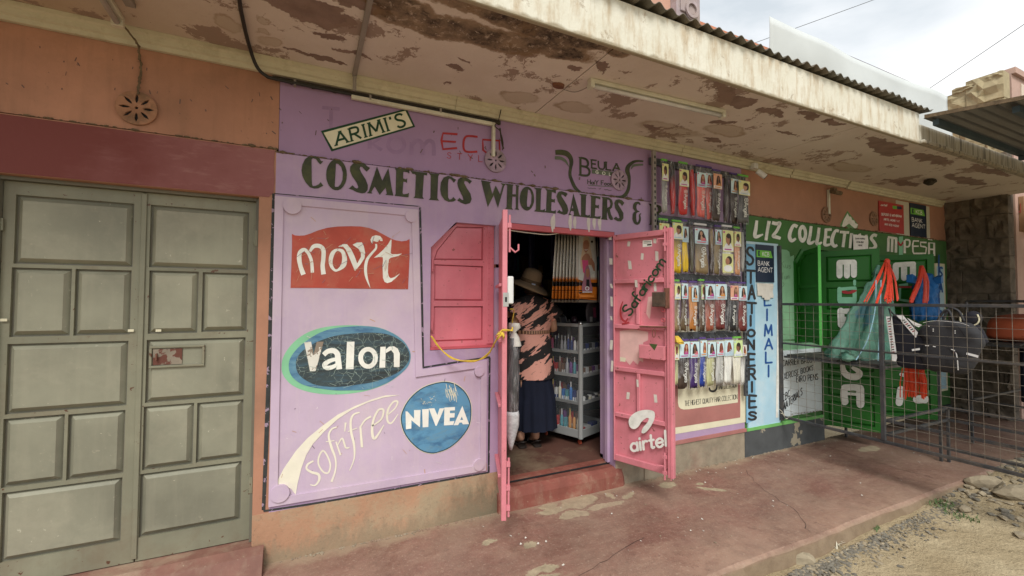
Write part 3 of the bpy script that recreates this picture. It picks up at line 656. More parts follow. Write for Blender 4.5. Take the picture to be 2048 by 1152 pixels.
for q, r in (((585, 413), .048), ((822, 433), .04), ((957, 742), .035), ((560, 985), .05), ((957, 928), .04)):
    c_ = WALL.hit(*q); k = MB(); k.poly(WALL, [[(c_[0] + math.cos(2 * PI * i / 24) * r, c_[1] + math.sin(2 * PI * i / 24) * r) for i in range(24)]], .02, .0185); k.build('corner_boss', M['purple_pale'], co, bevel=.003)
# black line round the field
P_ = Paint(WALL, ID, .002)
P_.stroke([(547, 387, 5), (543, 550, 7), (539, 700, 8), (534, 850, 9), (527, 1020, 7)], smooth=5)
P_.stroke([(527, 1022), (650, 1003), (800, 976), (977, 945)], 4, smooth=4); P_.stroke([(977, 945), (979, 715)], 4, smooth=0)
P_.stroke([(980, 714), (920, 723), (846, 735)], 3.5); P_.stroke([(846, 735), (844, 600), (840, 415)], 4); P_.stroke([(548, 387), (840, 413)], 1.6)
P_.build('black_border_line', M['black_paint'], co)
# --- COSMETICS WHOLESALERS & B
K1 = crop(590, 300, 5.689); P_ = Paint(WALL, K1)
EL = lambda cx, cy, rx, ry, n_=22: [(cx + rx * math.cos(2 * PI * i / n_), cy + ry * math.sin(2 * PI * i / n_)) for i in range(n_)]
P_.poly([(195, 68), (240, 72), (280, 98), (298, 128), (322, 130), (288, 166), (262, 140), (238, 105), (205, 95), (188, 110), (190, 300), (193, 390), (205, 412), (235, 408), (270, 392), (292, 366), (322, 408), (300, 420), (262, 438), (220, 440), (170, 425), (120, 370), (85, 300), (75, 235), (85, 165), (115, 105), (155, 75)])
P_.poly(EL(472, 283, 118, 178), [[(465, 155), (490, 160), (525, 195), (545, 260), (540, 340), (520, 390), (490, 420), (455, 422), (452, 400), (458, 300)]])
P_.poly([(735, 142), (790, 155), (820, 185), (853, 207), (815, 248), (790, 225), (765, 195), (745, 190), (735, 210), (755, 260), (800, 330), (828, 400), (825, 455), (800, 488), (760, 495), (700, 480), (655, 455), (612, 440), (655, 402), (680, 430), (705, 440), (720, 425), (700, 370), (650, 300), (625, 240), (628, 190), (660, 155), (700, 143)])
P_.poly([(818, 492), (840, 470), (932, 190), (992, 350), (1062, 207), (1100, 440), (1118, 520), (1028, 512), (1045, 495), (1030, 430), (963, 512), (905, 415), (868, 480), (880, 496)])
P_.poly([(1135, 207), (1300, 228), (1300, 270), (1280, 255), (1240, 248), (1230, 255), (1230, 325), (1262, 335), (1275, 322), (1272, 378), (1258, 365), (1232, 362), (1222, 490), (1235, 505), (1275, 500), (1295, 488), (1290, 540), (1132, 522), (1145, 500), (1150, 240)])
P_.poly([(1315, 238), (1505, 262), (1500, 292), (1465, 285), (1450, 530), (1465, 558), (1345, 546), (1365, 525), (1375, 290), (1360, 275), (1335, 272)])
P_.poly([(1520, 265), (1643, 275), (1628, 300), (1618, 550), (1637, 577), (1520, 568), (1540, 548), (1545, 290)])
P_.poly([(1740, 295), (1780, 305), (1805, 325), (1832, 340), (1805, 375), (1785, 345), (1762, 325), (1745, 335), (1738, 400), (1740, 540), (1755, 565), (1780, 560), (1800, 535), (1832, 570), (1800, 588), (1745, 590), (1700, 570), (1665, 520), (1650, 450), (1658, 370), (1690, 315)])
P_.poly([(1925, 312), (1965, 325), (2012, 355), (1985, 388), (1960, 360), (1930, 352), (1922, 375), (1950, 430), (1995, 500), (2008, 560), (1990, 605), (1940, 620), (1890, 602), (1845, 575), (1870, 545), (1900, 570), (1915, 570), (1905, 530), (1860, 440), (1845, 380), (1855, 335), (1885, 315)])
P_.f = crop(950, 350, 5.535)
P_.poly([(65, 60), (182, 78), (160, 95), (190, 215), (225, 120), (240, 140), (275, 215), (305, 115), (282, 92), (338, 100), (320, 125), (252, 365), (205, 225), (140, 355)])
P_.poly([(328, 95), (425, 108), (415, 125), (412, 215), (452, 215), (455, 125), (440, 110), (490, 118), (480, 135), (475, 365), (488, 388), (435, 382), (450, 365), (452, 242), (412, 238), (405, 365), (418, 385), (332, 375), (350, 355), (355, 120)])
P_.poly(EL(573, 262, 80, 133), [[(585, 160), (610, 175), (625, 230), (620, 310), (600, 355), (575, 350), (572, 300)]])
P_.poly([(650, 140), (740, 150), (728, 170), (722, 385), (745, 390), (775, 375), (768, 416), (652, 403), (672, 380), (675, 165)])
P_.poly([(775, 155), (895, 170), (892, 205), (870, 195), (848, 190), (845, 265), (870, 272), (885, 262), (882, 310), (868, 300), (845, 300), (842, 395), (865, 400), (895, 390), (892, 428), (760, 412), (785, 395), (795, 180)])
P_.poly([(960, 180), (1005, 195), (1025, 210), (1000, 245), (975, 222), (955, 215), (955, 235), (990, 290), (1020, 340), (1032, 390), (1020, 430), (985, 443), (940, 428), (905, 415), (930, 385), (950, 405), (968, 405), (960, 370), (915, 290), (900, 235), (915, 195), (935, 182)])
P_.poly([(1088, 205), (1155, 440), (1168, 462), (1080, 455), (1095, 440), (1090, 402), (1062, 398), (1050, 425), (1070, 445), (1030, 445), (1045, 420)], [[(1078, 330), (1086, 370), (1068, 368)]])
P_.poly([(1150, 208), (1240, 218), (1228, 235), (1222, 440), (1245, 448), (1275, 440), (1265, 475), (1155, 462), (1172, 440), (1172, 230)])
P_.poly([(1268, 225), (1388, 240), (1385, 272), (1360, 262), (1335, 258), (1330, 330), (1355, 338), (1370, 328), (1368, 375), (1352, 365), (1330, 365), (1325, 455), (1350, 462), (1390, 455), (1385, 488), (1262, 475), (1280, 455), (1285, 245)])
P_.poly([(1398, 240), (1480, 250), (1515, 275), (1525, 320), (1515, 360), (1490, 385), (1505, 440), (1525, 475), (1522, 498), (1500, 500), (1480, 480), (1460, 400), (1458, 470), (1465, 500), (1390, 490), (1405, 470), (1410, 260)], [[(1462, 270), (1485, 280), (1498, 320), (1490, 350), (1462, 365)]])
P_.poly([(1590, 268), (1625, 280), (1650, 310), (1625, 345), (1605, 315), (1588, 305), (1582, 325), (1610, 370), (1640, 420), (1640, 480), (1615, 515), (1575, 512), (1530, 485), (1560, 460), (1580, 480), (1598, 475), (1588, 430), (1548, 365), (1540, 310), (1555, 278)])
P_.stroke([(1826, 330, 14), (1805, 308, 24), (1775, 320, 36), (1765, 360, 38), (1785, 398, 24), (1818, 405, 10)]); P_.stroke([(1800, 405, 12), (1768, 425, 34), (1762, 480, 42), (1775, 528, 34), (1805, 535, 26), (1824, 490, 22), (1820, 445, 16), (1836, 425, 8)])
P_.poly([(1918, 318), (2020, 328), (2060, 350), (2070, 400), (2030, 430), (2070, 460), (2080, 520), (2050, 560), (1918, 550), (1938, 535), (1940, 345)], [[(1985, 350), (2020, 360), (2025, 400), (1985, 415)], [(1985, 445), (2030, 450), (2035, 520), (1985, 530)]])
P_.build('shop_name_lettering', M['dark_letter'], co)
# ghost lettering under the paint, ECO STYLE, BEULA
P_ = Paint(WALL, crop(440, 0, 3.103), .0005 - .006)
P_.stroke([(635, 665), (745, 675)], 22); P_.stroke([(690, 670), (688, 790)], 22); P_.stroke([(930, 830), (930, 920)], 26); P_.stroke([(1000, 850), (945, 890), (1005, 930)], 22, smooth=0)
P_.stroke(EL(1095, 895, 50, 48, 14), 24, closed=True); P_.stroke([(1190, 960), (1190, 880)], 24); P_.stroke([(1190, 900), (1225, 870), (1255, 890), (1258, 960)], 24); P_.stroke([(1262, 905), (1295, 872), (1325, 890), (1328, 965)], 24)
P_.build('ghost_lettering', M['ghost'], co)
P_ = Paint(WALL, crop(440, 0, 3.103), .002 - .006)
P_.stroke([(1475, 832), (1385, 826), (1375, 870), (1385, 925), (1472, 918)], 13, smooth=0); P_.stroke([(1380, 875), (1465, 880)], 12); P_.stroke([(1600, 848), (1530, 845), (1512, 890), (1525, 938), (1598, 940)], 13, smooth=4)
P_.stroke([(1632, 865), (1735, 872), (1738, 945), (1660, 952), (1634, 930)], 13, smooth=0, closed=True)
P_.text('STYLE', ((1410, 980), (1690, 1010), (1690, 970), (1412, 945)), .1, gap=.75)
P_.build('red_lettering', M['eco_red'], co)
P_ = Paint(WALL, crop(1100, 280, 8.86), .002 - .006)
P_.stroke([(90, 312, 60), (200, 322, 55), (285, 378, 40), (335, 470, 8)], m=1); P_.stroke([(1438, 520, 8), (1480, 455, 44), (1560, 440, 40), (1655, 435, 30)], m=1); P_.poly([(745, 515), (1130, 560), (1130, 640), (745, 590)], m=1)
P_.stroke([(680, 798), (1150, 832)], 12, m=1)
P_.stroke([(100, 218, 85), (200, 215, 95), (300, 240, 95), (365, 310, 80), (385, 400, 68), (368, 500, 55), (360, 620, 56), (400, 740, 60), (450, 840, 60), (530, 920, 50), (640, 955, 34), (900, 975, 28), (1200, 1000, 28), (1320, 985, 60), (1390, 880, 60), (1410, 740, 50), (1405, 640, 60), (1375, 540, 80), (1400, 455, 70), (1480, 390, 52), (1560, 370, 40), (1660, 375, 30)])
P_.text('B', ((545, 620), (715, 640), (700, 345), (545, 312)), .13, 0, True, caps=False); P_.text('EULA', ((745, 495), (1250, 550), (1250, 425), (740, 348)), .2, 0, True, caps=False)
P_.text('HAIY FOOD'.replace('HAIY FOOD', 'HaiY Food'), ((672, 775), (1112, 808), (1112, 735), (672, 700)), .17, 0)
P_.stroke([(670, 845), (700, 855), (730, 848), (760, 862), (790, 852), (820, 862)], 7, smooth=0); P_.stroke([(870, 858), (890, 870), (910, 845)], 7, smooth=0); P_.stroke([(965, 870), (990, 885), (1015, 872), (1050, 892), (1095, 890)], 7, smooth=0)
P_.text('GOLD', ((815, 588), (1205, 655), (1205, 605), (815, 538)), .2, 2, gap=.95)
P_.build('horn_logo', [M['dark_letter'], fm('grey_green_shadow_paint', (.11, .13, .09)), M['letter_white']], co)
# ARIMI'S
P_ = Paint(WALL, crop(500, 130, 2.679), .002 - .006)
P_.poly([(380, 352), (840, 232), (886, 330), (437, 462)]); P_.base = .0035 - .006; P_.poly([(394, 362), (833, 244), (873, 325), (444, 449)], m=1); P_.base = .005 - .006
P_.text("ARIMI'S", ((462, 430), (838, 325), (815, 258), (450, 365)), .17, 0, True, gap=.24, caps=False)
P_.build('small_name_sign', [M['letter_green'], M['cream_paint']], co, label='cream painted sign with dark green border and lettering')
# movit
P_ = Paint(WALL, crop(570, 440, 7.585))
P_.poly([(107, 212), (150, 235), (220, 240), (300, 235), (390, 205), (500, 160), (640, 120), (800, 100), (1000, 95), (1150, 100), (1270, 120), (1380, 160), (1500, 225), (1600, 280), (1680, 310), (1770, 325), (1840, 315), (1888, 290), (1888, 560), (1865, 1050), (1500, 1045), (1000, 1040), (500, 1030), (85, 1030), (100, 600), (107, 400)])
P_.base = .0045
P_.stroke([(280, 830, 75), (235, 700, 65), (215, 580, 70), (230, 490, 62), (290, 452, 55), (350, 500, 50), (395, 600, 50), (410, 700, 50), (415, 800, 50)], m=1)
P_.stroke([(378, 480, 36), (430, 405, 58), (500, 392, 62), (560, 420, 64), (585, 480, 66), (580, 600, 65), (570, 700, 65), (585, 825, 72)], m=1)
P_.poly([(820, 435), (880, 450), (915, 500), (940, 590), (930, 680), (880, 740), (770, 785), (700, 740), (665, 660), (665, 570), (695, 490), (750, 445)], [[(800, 470), (850, 500), (865, 570), (858, 650), (820, 720), (775, 750), (735, 710), (720, 640), (735, 560), (765, 495)]], 3, 1)
P_.poly([(805, 405), (880, 365), (940, 370), (1000, 440), (1050, 540), (1095, 660), (1150, 560), (1150, 500), (1115, 440), (1025, 378), (1080, 345), (1165, 340), (1195, 400), (1215, 500), (1205, 580), (1140, 680), (1060, 775), (1020, 680), (970, 560), (920, 450), (880, 405), (840, 408)], m=1)
P_.stroke([(1380, 365, 28), (1378, 430, 32), (1320, 500, 36), (1250, 590, 42), (1222, 700, 46), (1225, 820, 42), (1250, 920, 30), (1290, 1025, 6)], m=1)
P_.poly([(1295, 300), (1320, 250), (1380, 232), (1440, 245), (1475, 285), (1480, 320), (1450, 322), (1430, 300), (1410, 330), (1380, 335), (1340, 315), (1325, 362), (1305, 340)], m=1)
P_.poly([(1345, 575), (1420, 515), (1490, 450), (1560, 370), (1600, 300), (1615, 298), (1610, 400), (1600, 500), (1620, 520), (1700, 520), (1775, 510), (1720, 545), (1600, 575), (1575, 600), (1562, 700), (1560, 800), (1575, 860), (1600, 885), (1650, 870), (1745, 810), (1680, 880), (1610, 940), (1550, 958), (1510, 940), (1485, 880), (1478, 700), (1485, 600), (1480, 565), (1420, 562)], m=1)
P_.build('red_logo_sign', [M['red_paint'], M['white_paint']], co, label='red painted sign with wavy top and white brush lettering')
# Valon: green crescent, blue rim, dark brushed centre
def brushy(name, c1, c2, c3, sc, cracks=False, ring=None):
    m, t, b = node_mat(name); n = NB(t)
    v = n.warp(n.mapv(n.g, sc), 1.2, .7, 5); a = n.noise(v, 2.2, 7, .6)
    c = n.mix(n.ramp(a, .36, .52), c1, c2); c = n.mix(n.ramp(n.noise(v, 5, 6, .7), .5, .7, 0, .8), c, c3)
    if cracks:
        vo = n.n('ShaderNodeTexVoronoi', feature='DISTANCE_TO_EDGE'); vo.inputs['Scale'].default_value = 22; n.link(n.warp(n.g, 14, .05), vo.inputs[0])
        c = n.mix(n.math('MULTIPLY', n.ramp(vo.outputs[0], .012, .03, .6, 0), n.ramp(n.noise(n.g, 5, 3), .42, .58)), c, (.35, .45, .38))
    n.link(c, b.inputs['Base Color']); b.inputs['Roughness'].default_value = .5; return m
VB = brushy('blue_brushed_paint', (.045, .13, .24), (.09, .22, .32), (.16, .32, .38), (2, 2, 8)); VD = brushy('dark_brushed_paint', (.018, .02, .02), (.035, .055, .06), (.05, .11, .15), (1.5, 1.5, 9), True)
P_ = Paint(WALL, crop(550, 640, 7.2), .002)
P_.poly([(95, 660), (110, 560), (170, 440), (280, 310), (430, 200), (600, 130), (800, 90), (1050, 75), (1300, 85), (1500, 110), (1700, 190), (1850, 300), (1930, 420), (1955, 520), (1930, 640), (1850, 740), (1700, 860), (1550, 940), (1350, 1010), (1150, 1050), (900, 1072), (650, 1062), (430, 1020), (250, 940), (140, 830), (100, 740)], smooth=3, m=0)
P_.base = .0035; P_.poly([(198, 640), (230, 530), (330, 400), (480, 280), (650, 180), (850, 118), (1100, 92), (1300, 88), (1500, 113), (1700, 193), (1850, 303), (1928, 420), (1952, 520), (1926, 640), (1848, 738), (1690, 858), (1540, 935), (1340, 1000), (1130, 1010), (880, 1012), (650, 985), (430, 940), (290, 860), (215, 760)], smooth=3, m=1)
P_.base = .005; P_.poly([(300, 640), (330, 520), (450, 400), (640, 300), (850, 230), (1100, 195), (1400, 180), (1650, 215), (1830, 315), (1910, 420), (1935, 530), (1890, 640), (1740, 770), (1450, 880), (1200, 925), (900, 960), (600, 935), (420, 850), (330, 760)], smooth=3, m=2)
P_.base = .0065
P_.poly([(420, 318), (520, 310), (555, 500), (600, 312), (700, 310), (585, 732), (505, 735)], m=4)
P_.stroke([(700, 500, 66), (760, 450, 70), (840, 440, 75), (895, 485, 80), (908, 580, 85), (925, 708, 82)], m=3); P_.stroke([(880, 560, 48), (780, 590, 60), (715, 640, 70), (740, 685, 65), (820, 678, 60), (890, 640, 50)], m=3)
P_.poly([(1035, 312), (1143, 310), (1130, 705), (1018, 708)], m=3); P_.poly(EL(1338, 543, 142, 157), [EL(1338, 543, 72, 93, 16)], m=3)
P_.poly([(1515, 385), (1592, 382), (1585, 682), (1500, 686)], m=3); P_.poly([(1592, 425), (1640, 382), (1710, 376), (1765, 410), (1795, 480), (1790, 675), (1710, 675), (1708, 480), (1670, 432), (1594, 475)], m=3)
P_.build('oval_logo_sign', [mat('mint_green_paint', (.22, .50, .29), .1, 6), VB, VD, M['white_paint'], mat('scuffed_white_letter', (.66, .64, .56), .1, 9, chips=(.25, .2, .15), camt=.35, cscale=14)], co, label='oval painted sign in blue and black with mint green crescent')
# NIVEA
NB_ = brushy('round_blue_brushed_paint', (.05, .15, .27), (.10, .27, .42), (.15, .25, .28), (3, 3, 6)); 
P_ = Paint(WALL, crop(790, 750, 6.775), .002)
circ_n = [(75, 610), (90, 500), (160, 360), (280, 230), (430, 140), (640, 88), (800, 110), (930, 200), (1010, 330), (1035, 480), (1010, 680), (900, 850), (750, 980), (600, 1045), (480, 1062), (340, 1020), (200, 900), (110, 760)]
sc_ = lambda k_: [(560 + (x - 560) * k_, 575 + (y - 575) * k_) for x, y in circ_n]
P_.poly(sc_(1.012), smooth=3, m=2); P_.base = .0035; P_.poly(sc_(.995), smooth=3, m=3); P_.base = .0048; P_.poly(sc_(.965), smooth=3, m=0)
P_.base = .006
P_.poly([(140, 490), (165, 490), (255, 590), (255, 472), (342, 470), (335, 705), (220, 610), (218, 722), (145, 732)], m=1); P_.poly([(365, 462), (455, 455), (448, 700), (372, 706)], m=1); P_.poly([(455, 450), (530, 447), (570, 540), (600, 450), (665, 445), (560, 685), (545, 685)], m=1)
P_.poly([(665, 438), (808, 430), (808, 475), (740, 480), (740, 515), (805, 512), (802, 572), (738, 575), (736, 625), (800, 620), (785, 672), (660, 680)], m=1); P_.poly([(908, 415), (998, 662), (915, 665), (900, 640), (870, 642), (850, 675), (790, 678)], [[(902, 560), (918, 605), (880, 605)]], m=1)
for i in range(26):
    x = random.uniform(675, 820); y = random.uniform(110, 260); P_.stroke([(x, y), (x + random.uniform(5, 35), y + random.uniform(50, 120))], random.uniform(3, 9), m=2)
for i in range(22):
    x = random.uniform(350, 540); y = random.uniform(290, 410); P_.stroke([(x, y), (x + random.uniform(-25, 25), y + random.uniform(-20, 20))], random.uniform(2, 6), m=2)
P_.build('round_logo_sign', [NB_, M['white_paint'], M['cream_paint'], fm('dark_blue_rim_paint', (.03, .07, .10))], co, label='round blue painted sign with white block lettering')
# sofn'free script and swoosh
P_ = Paint(WALL, crop(540, 750, 4.432))
P_.poly([(45, 975), (120, 830), (230, 670), (330, 560), (450, 460), (600, 350), (750, 275), (900, 215), (1020, 180), (1155, 175), (1000, 200), (860, 245), (720, 310), (600, 390), (480, 500), (380, 610), (320, 710), (280, 820), (245, 960), (228, 1060), (190, 1010), (120, 970)])
for st in ([(385, 760, 14), (335, 790, 18), (325, 830, 18), (370, 860, 22), (430, 880, 24), (435, 930, 20), (400, 975, 14), (355, 970, 8)], [(590, 460, 12), (545, 480, 14), (520, 540, 18), (545, 640, 22), (580, 740, 16), (580, 840, 14), (545, 945, 20)], [(495, 590, 8), (570, 580, 8)], [(585, 590, 14), (625, 710, 16)],
           [(600, 620, 8), (640, 560, 14), (670, 640, 16), (705, 640, 8)], [(670, 420, 18), (662, 500, 8)], [(795, 330, 12), (740, 350, 16), (715, 410, 20), (720, 510, 22), (745, 620, 20), (745, 740, 12), (705, 845, 8)], [(690, 500, 8), (770, 470, 8)], [(800, 455, 18), (815, 640, 22)],
           [(800, 460, 14), (840, 400, 14), (895, 365, 18)], [(905, 450, 12), (985, 390, 14), (1005, 310, 18), (960, 310, 16), (915, 400, 20), (905, 510, 24), (930, 560, 22), (1010, 440, 8)], [(1045, 350, 10), (1110, 290, 12), (1130, 235, 16), (1090, 240, 14), (1045, 310, 18), (1040, 400, 18), (1075, 425, 14), (1135, 345, 6)]):
    P_.stroke(st)
P_.stroke([(470, 670), (435, 720), (430, 790), (470, 855), (515, 865), (535, 800), (510, 720)], 15, closed=True)
P_.build('script_logo_sign', M['softn'], co, label='cream painted swoosh with faint script lettering')
# stains, drips and scratches on the lilac wall
P_ = Paint(WALL, ID, .0012); rd = random.Random(77)
for i in range(7):
    x = (1108, 1141, 1178, 1189, 1200, 1105, 1150)[i]; P_.stroke([(x, 428 + i, 3), (x - 1, 445, 7), (x, 458 + i % 3 * 3, 2)], m=0)
for i in range(90):
    x = rd.uniform(550, 985); y = rd.uniform(745, 985) if i % 2 else rd.uniform(420, 985); l = rd.uniform(2, 14); a = rd.uniform(0, 3.1)
    if 835 < x and y < 745: continue
    P_.base = .0135 if 0 else .0025; P_.stroke([(x, y), (x + math.cos(a) * l, y + math.sin(a) * l)], rd.uniform(.5, 1.6), m=1 + i % 3)
P_.base = .009
for i in range(60):
    x = rd.uniform(588, 812); y = rd.uniform(470, 572); l = rd.uniform(3, 22); a = rd.gauss(.0, .6) - .6; P_.stroke([(x, y), (x + math.cos(a) * l, y + math.sin(a) * l)], rd.uniform(.4, .9), m=3 if i % 3 else 1)
for i in range(40):
    x = rd.uniform(615, 790); y = rd.uniform(670, 775); l = rd.uniform(4, 20); a = rd.uniform(0, 3.1); P_.stroke([(x, y), (x + math.cos(a) * l, y + math.sin(a) * l)], rd.uniform(.3, .7), m=4)
P_.build('scratches', [fm('pale_drip_stain', (.55, .50, .46)), fm('dark_scuff', (.20, .15, .19)), fm('pale_scuff', (.62, .54, .58)), fm('tan_scratch', (.50, .30, .18)), fm('grey_green_scratch', (.34, .44, .38))], co, kind='stuff')
P_ = Paint(UP, ID, .0008)
for i in range(60):
    x = rd.uniform(0, 1290); yl = 60 + x * .2; y = yl + rd.uniform(10, 105); l = rd.uniform(2, 10); a = rd.uniform(.6, 2.2); P_.stroke([(x, y), (x + math.cos(a) * l, y + math.sin(a) * l)], rd.uniform(.8, 2.4), m=0)
P_.build('scratches', [fm('dark_scuff_mark', (.13, .08, .07))], co, kind='stuff')
# --- section right of the door, behind the hair rack
k = MB(); k.pbox(WALL, DX1 + .3, -.1, XE - .0205, .245, -.2, .012); k.build('bare_plinth', M['concrete'], co); k = MB(); k.pbox(WALL, DX1 + .001, -.1, DX1 + .2995, .2, -.2, .003); k.build('bare_plinth', M['concrete'], co)
k = MB(); k.pbox(WALL, DX1 + .3, .246, XE, .275, -.2, .02); k.build('plinth_ledge', M['maroon_pink'], co)
P_ = Paint(WALL, crop(1340, 660, 5.2375), .002)
P_.poly([(-300, 1150), (790, 965), (790, -100), (-300, -140)], m=0); P_.base = .0035
P_.poly([(-300, 1075), (732, 915), (735, -60), (-300, -60)], m=1); P_.base = .005
P_.poly([(78, -40), (78, 760), (86, 800), (105, 822), (140, 832), (200, 828), (705, 758), (708, -40)], m=0); P_.base = .0065
P_.text('THE HIGHEST QUALITY HAIR COLLECTION', ((148, 795), (697, 722), (697, 672), (148, 742)), .07, 2, caps=False, gap=.1); P_.text('HAIR COLLECTION', ((500, 622), (690, 600), (690, 560), (500, 580)), .09, 2, caps=False)
P_.stroke([(405, 600, 14), (415, 632, 20), (450, 640, 22), (480, 615, 18), (485, 560, 16), (470, 500, 14)], m=2)
P_.build('hair_collection_sign', [M['cream_paint'], M['maroon_pink'], M['letter_green'] if 0 else fm('black_sign_lettering', (.03, .03, .03))], co, label='cream and maroon painted sign under the hair packs')
# --- STATIONERIES strip
c2 = crop(1480, 480, 3.033)
M['sky_board'] = mat('pale_blue_board_paint', (.38, .58, .68), .1, 3, .6, .05, dirt=(.66, .70, .68), damt=.6, dscale=2.5, streak=.1)
M['sky_blue2'] = mat('sky_blue_board_paint', (.20, .40, .55), .12, 5)
P_ = Paint(WALL, c2, .0145)
k = MB(); r = rect(WALL, c2, (24, 20), (240, 40), (225, 1080), (28, 1118)); P_wood = k.pbox(WALL, 3.895, .255, 4.385, 2.10, .001, .0135)
board = k.build('blue_board', M['sky_board'], co, label='pale blue board with vertical black and blue lettering')
P_.poly([(28, 22), (82, 28), (86, 1090), (30, 1110)], m=2); P_.base = .016
for ch, x0_, x1_, y0_, y1_ in (('S', 30, 73, 45, 150), ('T', 30, 80, 185, 262), ('A', 40, 80, 275, 358), ('T', 34, 88, 380, 445), ('I', 50, 58, 458, 520), ('O', 36, 80, 542, 585), ('N', 36, 76, 605, 665), ('E', 40, 80, 688, 762), ('R', 42, 84, 778, 845), ('I', 58, 66, 858, 920), ('E', 44, 88, 940, 1014), ('S', 42, 90, 1040, 1088)):
    P_.text(ch, ((x0_ + 3, y1_ + 1), (x1_, y1_ - 3), (x1_, y0_ + 3), (x0_ + 3, y0_)), 14.5 / (y1_ - y0_), 0)
for ch, x0_, x1_, y0_, y1_ in (('L', 140, 178, 345, 398), ('I', 150, 160, 418, 488), ('M', 141, 185, 512, 580), ('A', 143, 187, 596, 662), ('L', 147, 184, 680, 744), ('I', 160, 168, 758, 828)):
    P_.text(ch, ((x0_, y1_), (x1_, y1_ - 3), (x1_, y0_ + 3), (x0_, y0_)), 11 / (y1_ - y0_), 1)
P_.stroke([(231, 40), (216, 1075)], 16, m=3, smooth=0)
P_.build('vertical_lettering', [fm('black_sign_lettering', (.03, .03, .03)), mat('navy_blue_lettering', (.02, .08, .26), .15, 8), M['sky_blue2'], M['letter_white']], board)
def bank_sign(P, f, q, parent_label, off):
    # q: tl,tr,br,bl crop points
    r = rect(P, f, *q); k = MB(); k.pbox(P, *r, off, off + .006); s_ = k.build('bank_sign', M['navy_sign'], None, origin=P.at((r[0] + r[2]) / 2, r[1], off)); tag(s_, parent_label, 'sign')
    W_, H_ = r[2] - r[0], r[3] - r[1]; pt = lambda u, v: (r[0] + u * W_, r[1] + v * H_)
    k = MB(); k.poly(P, [[pt(.02, .66), pt(.02, .85), pt(.82, .85), pt(.92, .66)]], off + .0066); k.mi = 1; k.poly(P, [[pt(.1, .69), pt(.1, .83), pt(.22, .83), pt(.18, .76), pt(.22, .69)]], off + .0072)
    g_ = k.build('green_arrow', [M['sign_green'], fm('dark_sign_print', (.02, .06, .04))], s_)
    pp = Paint(P, ID, off + .0074); pp.h = lambda p: pt(*p)
    pp.text('KCB', ((.34, .70), (.72, .70), (.72, .81), (.34, .81)), .15, 0, caps=False); 
    pp.text('BANK', ((.08, .44), (.72, .44), (.72, .56), (.08, .56)), .14, 0, caps=False); pp.text('AGENT', ((.08, .27), (.9, .27), (.9, .39), (.08, .39)), .14, 0, caps=False)
    # stroke widths are in unit space here; widen horizontally on narrow signs by construction
    pp.build('sign_lettering', M['sign_white'], s_); return s_
bank_sign(WALL, c2, ((84, 26), (193, 38), (193, 258), (86, 255)), 'navy bank agent sign on the pale blue board beside the black vertical lettering', .0175)
P_ = MB(); r = rect(WALL, c2, (92, 262), (190, 265), (192, 375), (92, 350))
H_ = [[WALL.at(r[0] + (r[2] - r[0]) * u, r[1] + (r[3] - r[1]) * v, .019 + .012 * max(0, math.sin(3 * u + 2 * v)) * (1 - v) + .004 * math.sin(9 * u * v)) for u in [i / 8 for i in range(9)] if not (v < .25 and .0 <= u < .0)] for v in [j / 8 for j in range(9)]]
for j in range(8):
    for i in range(8):
        if (j, i) in ((0, 0), (0, 1), (0, 2), (1, 0), (1, 1), (0, 7), (0, 6)): continue
        P_.face([H_[j][i], H_[j][i + 1], H_[j + 1][i + 1], H_[j + 1][i]])
tag(P_.build('torn_paper', M['paper'], None, origin=WALL.at(r[0], r[1])), 'torn cream paper pasted below the navy sign on the blue board', 'paper')
# ================================================================== CANOPY
ca = thing('concrete_canopy', (2, -.5, 2.9), 'stained peeling concrete canopy with cream fascia along the shop fronts', 'canopy')
m, t, b = node_mat('peeling_ceiling_paint'); n = NB(t)
def E_(px, py, rx, ry, rot=0): p = pz(px, py, 2.9); return (p.x, p.y, 2.9, rx, ry, 9, rot)
base = n.mix(n.ramp(n.noise(n.g, 1.5, 7, .6), .35, .65), (.57, .49, .43), (.66, .59, .53))
base = n.mix(n.ramp(n.sep(n.warp(n.g, 1.5, .5))[0], .1, -1.2, 0, .75), base, (.36, .24, .13))
base = n.mix(n.ramp(n.sep(n.warp(n.g, 1.5, .8))[0], 3.2, 5.5, 0, .4), base, (.42, .35, .27))
# water rings
wr = n.warp(n.g, 3, .22, 6)
rings_ = n.blobs(wr, [E_(1040, 195, .13, .07), E_(1340, 260, .30, .10), E_(1450, 262, .2, .08), E_(1150, 215, .16, .07), E_(455, 48, .06, .06), E_(537, 82, .05, .045), E_(1500, 320, .25, .07), E_(530, 40, .03, .03), E_(1700, 335, .3, .1), E_(520, 60, .03, .03)])
base = n.mix(n.ramp(rings_, .95, 1.1, .45, 0), base, (.36, .28, .19)); rr = n.math('SUBTRACT', rings_, 1.0); rr = n.math('ABSOLUTE', rr)
base = n.mix(n.math('MULTIPLY', n.ramp(rr, .0, .22, .7, 0), n.ramp(n.noise(n.g, 3.5, 4), .35, .6)), base, (.27, .19, .115))
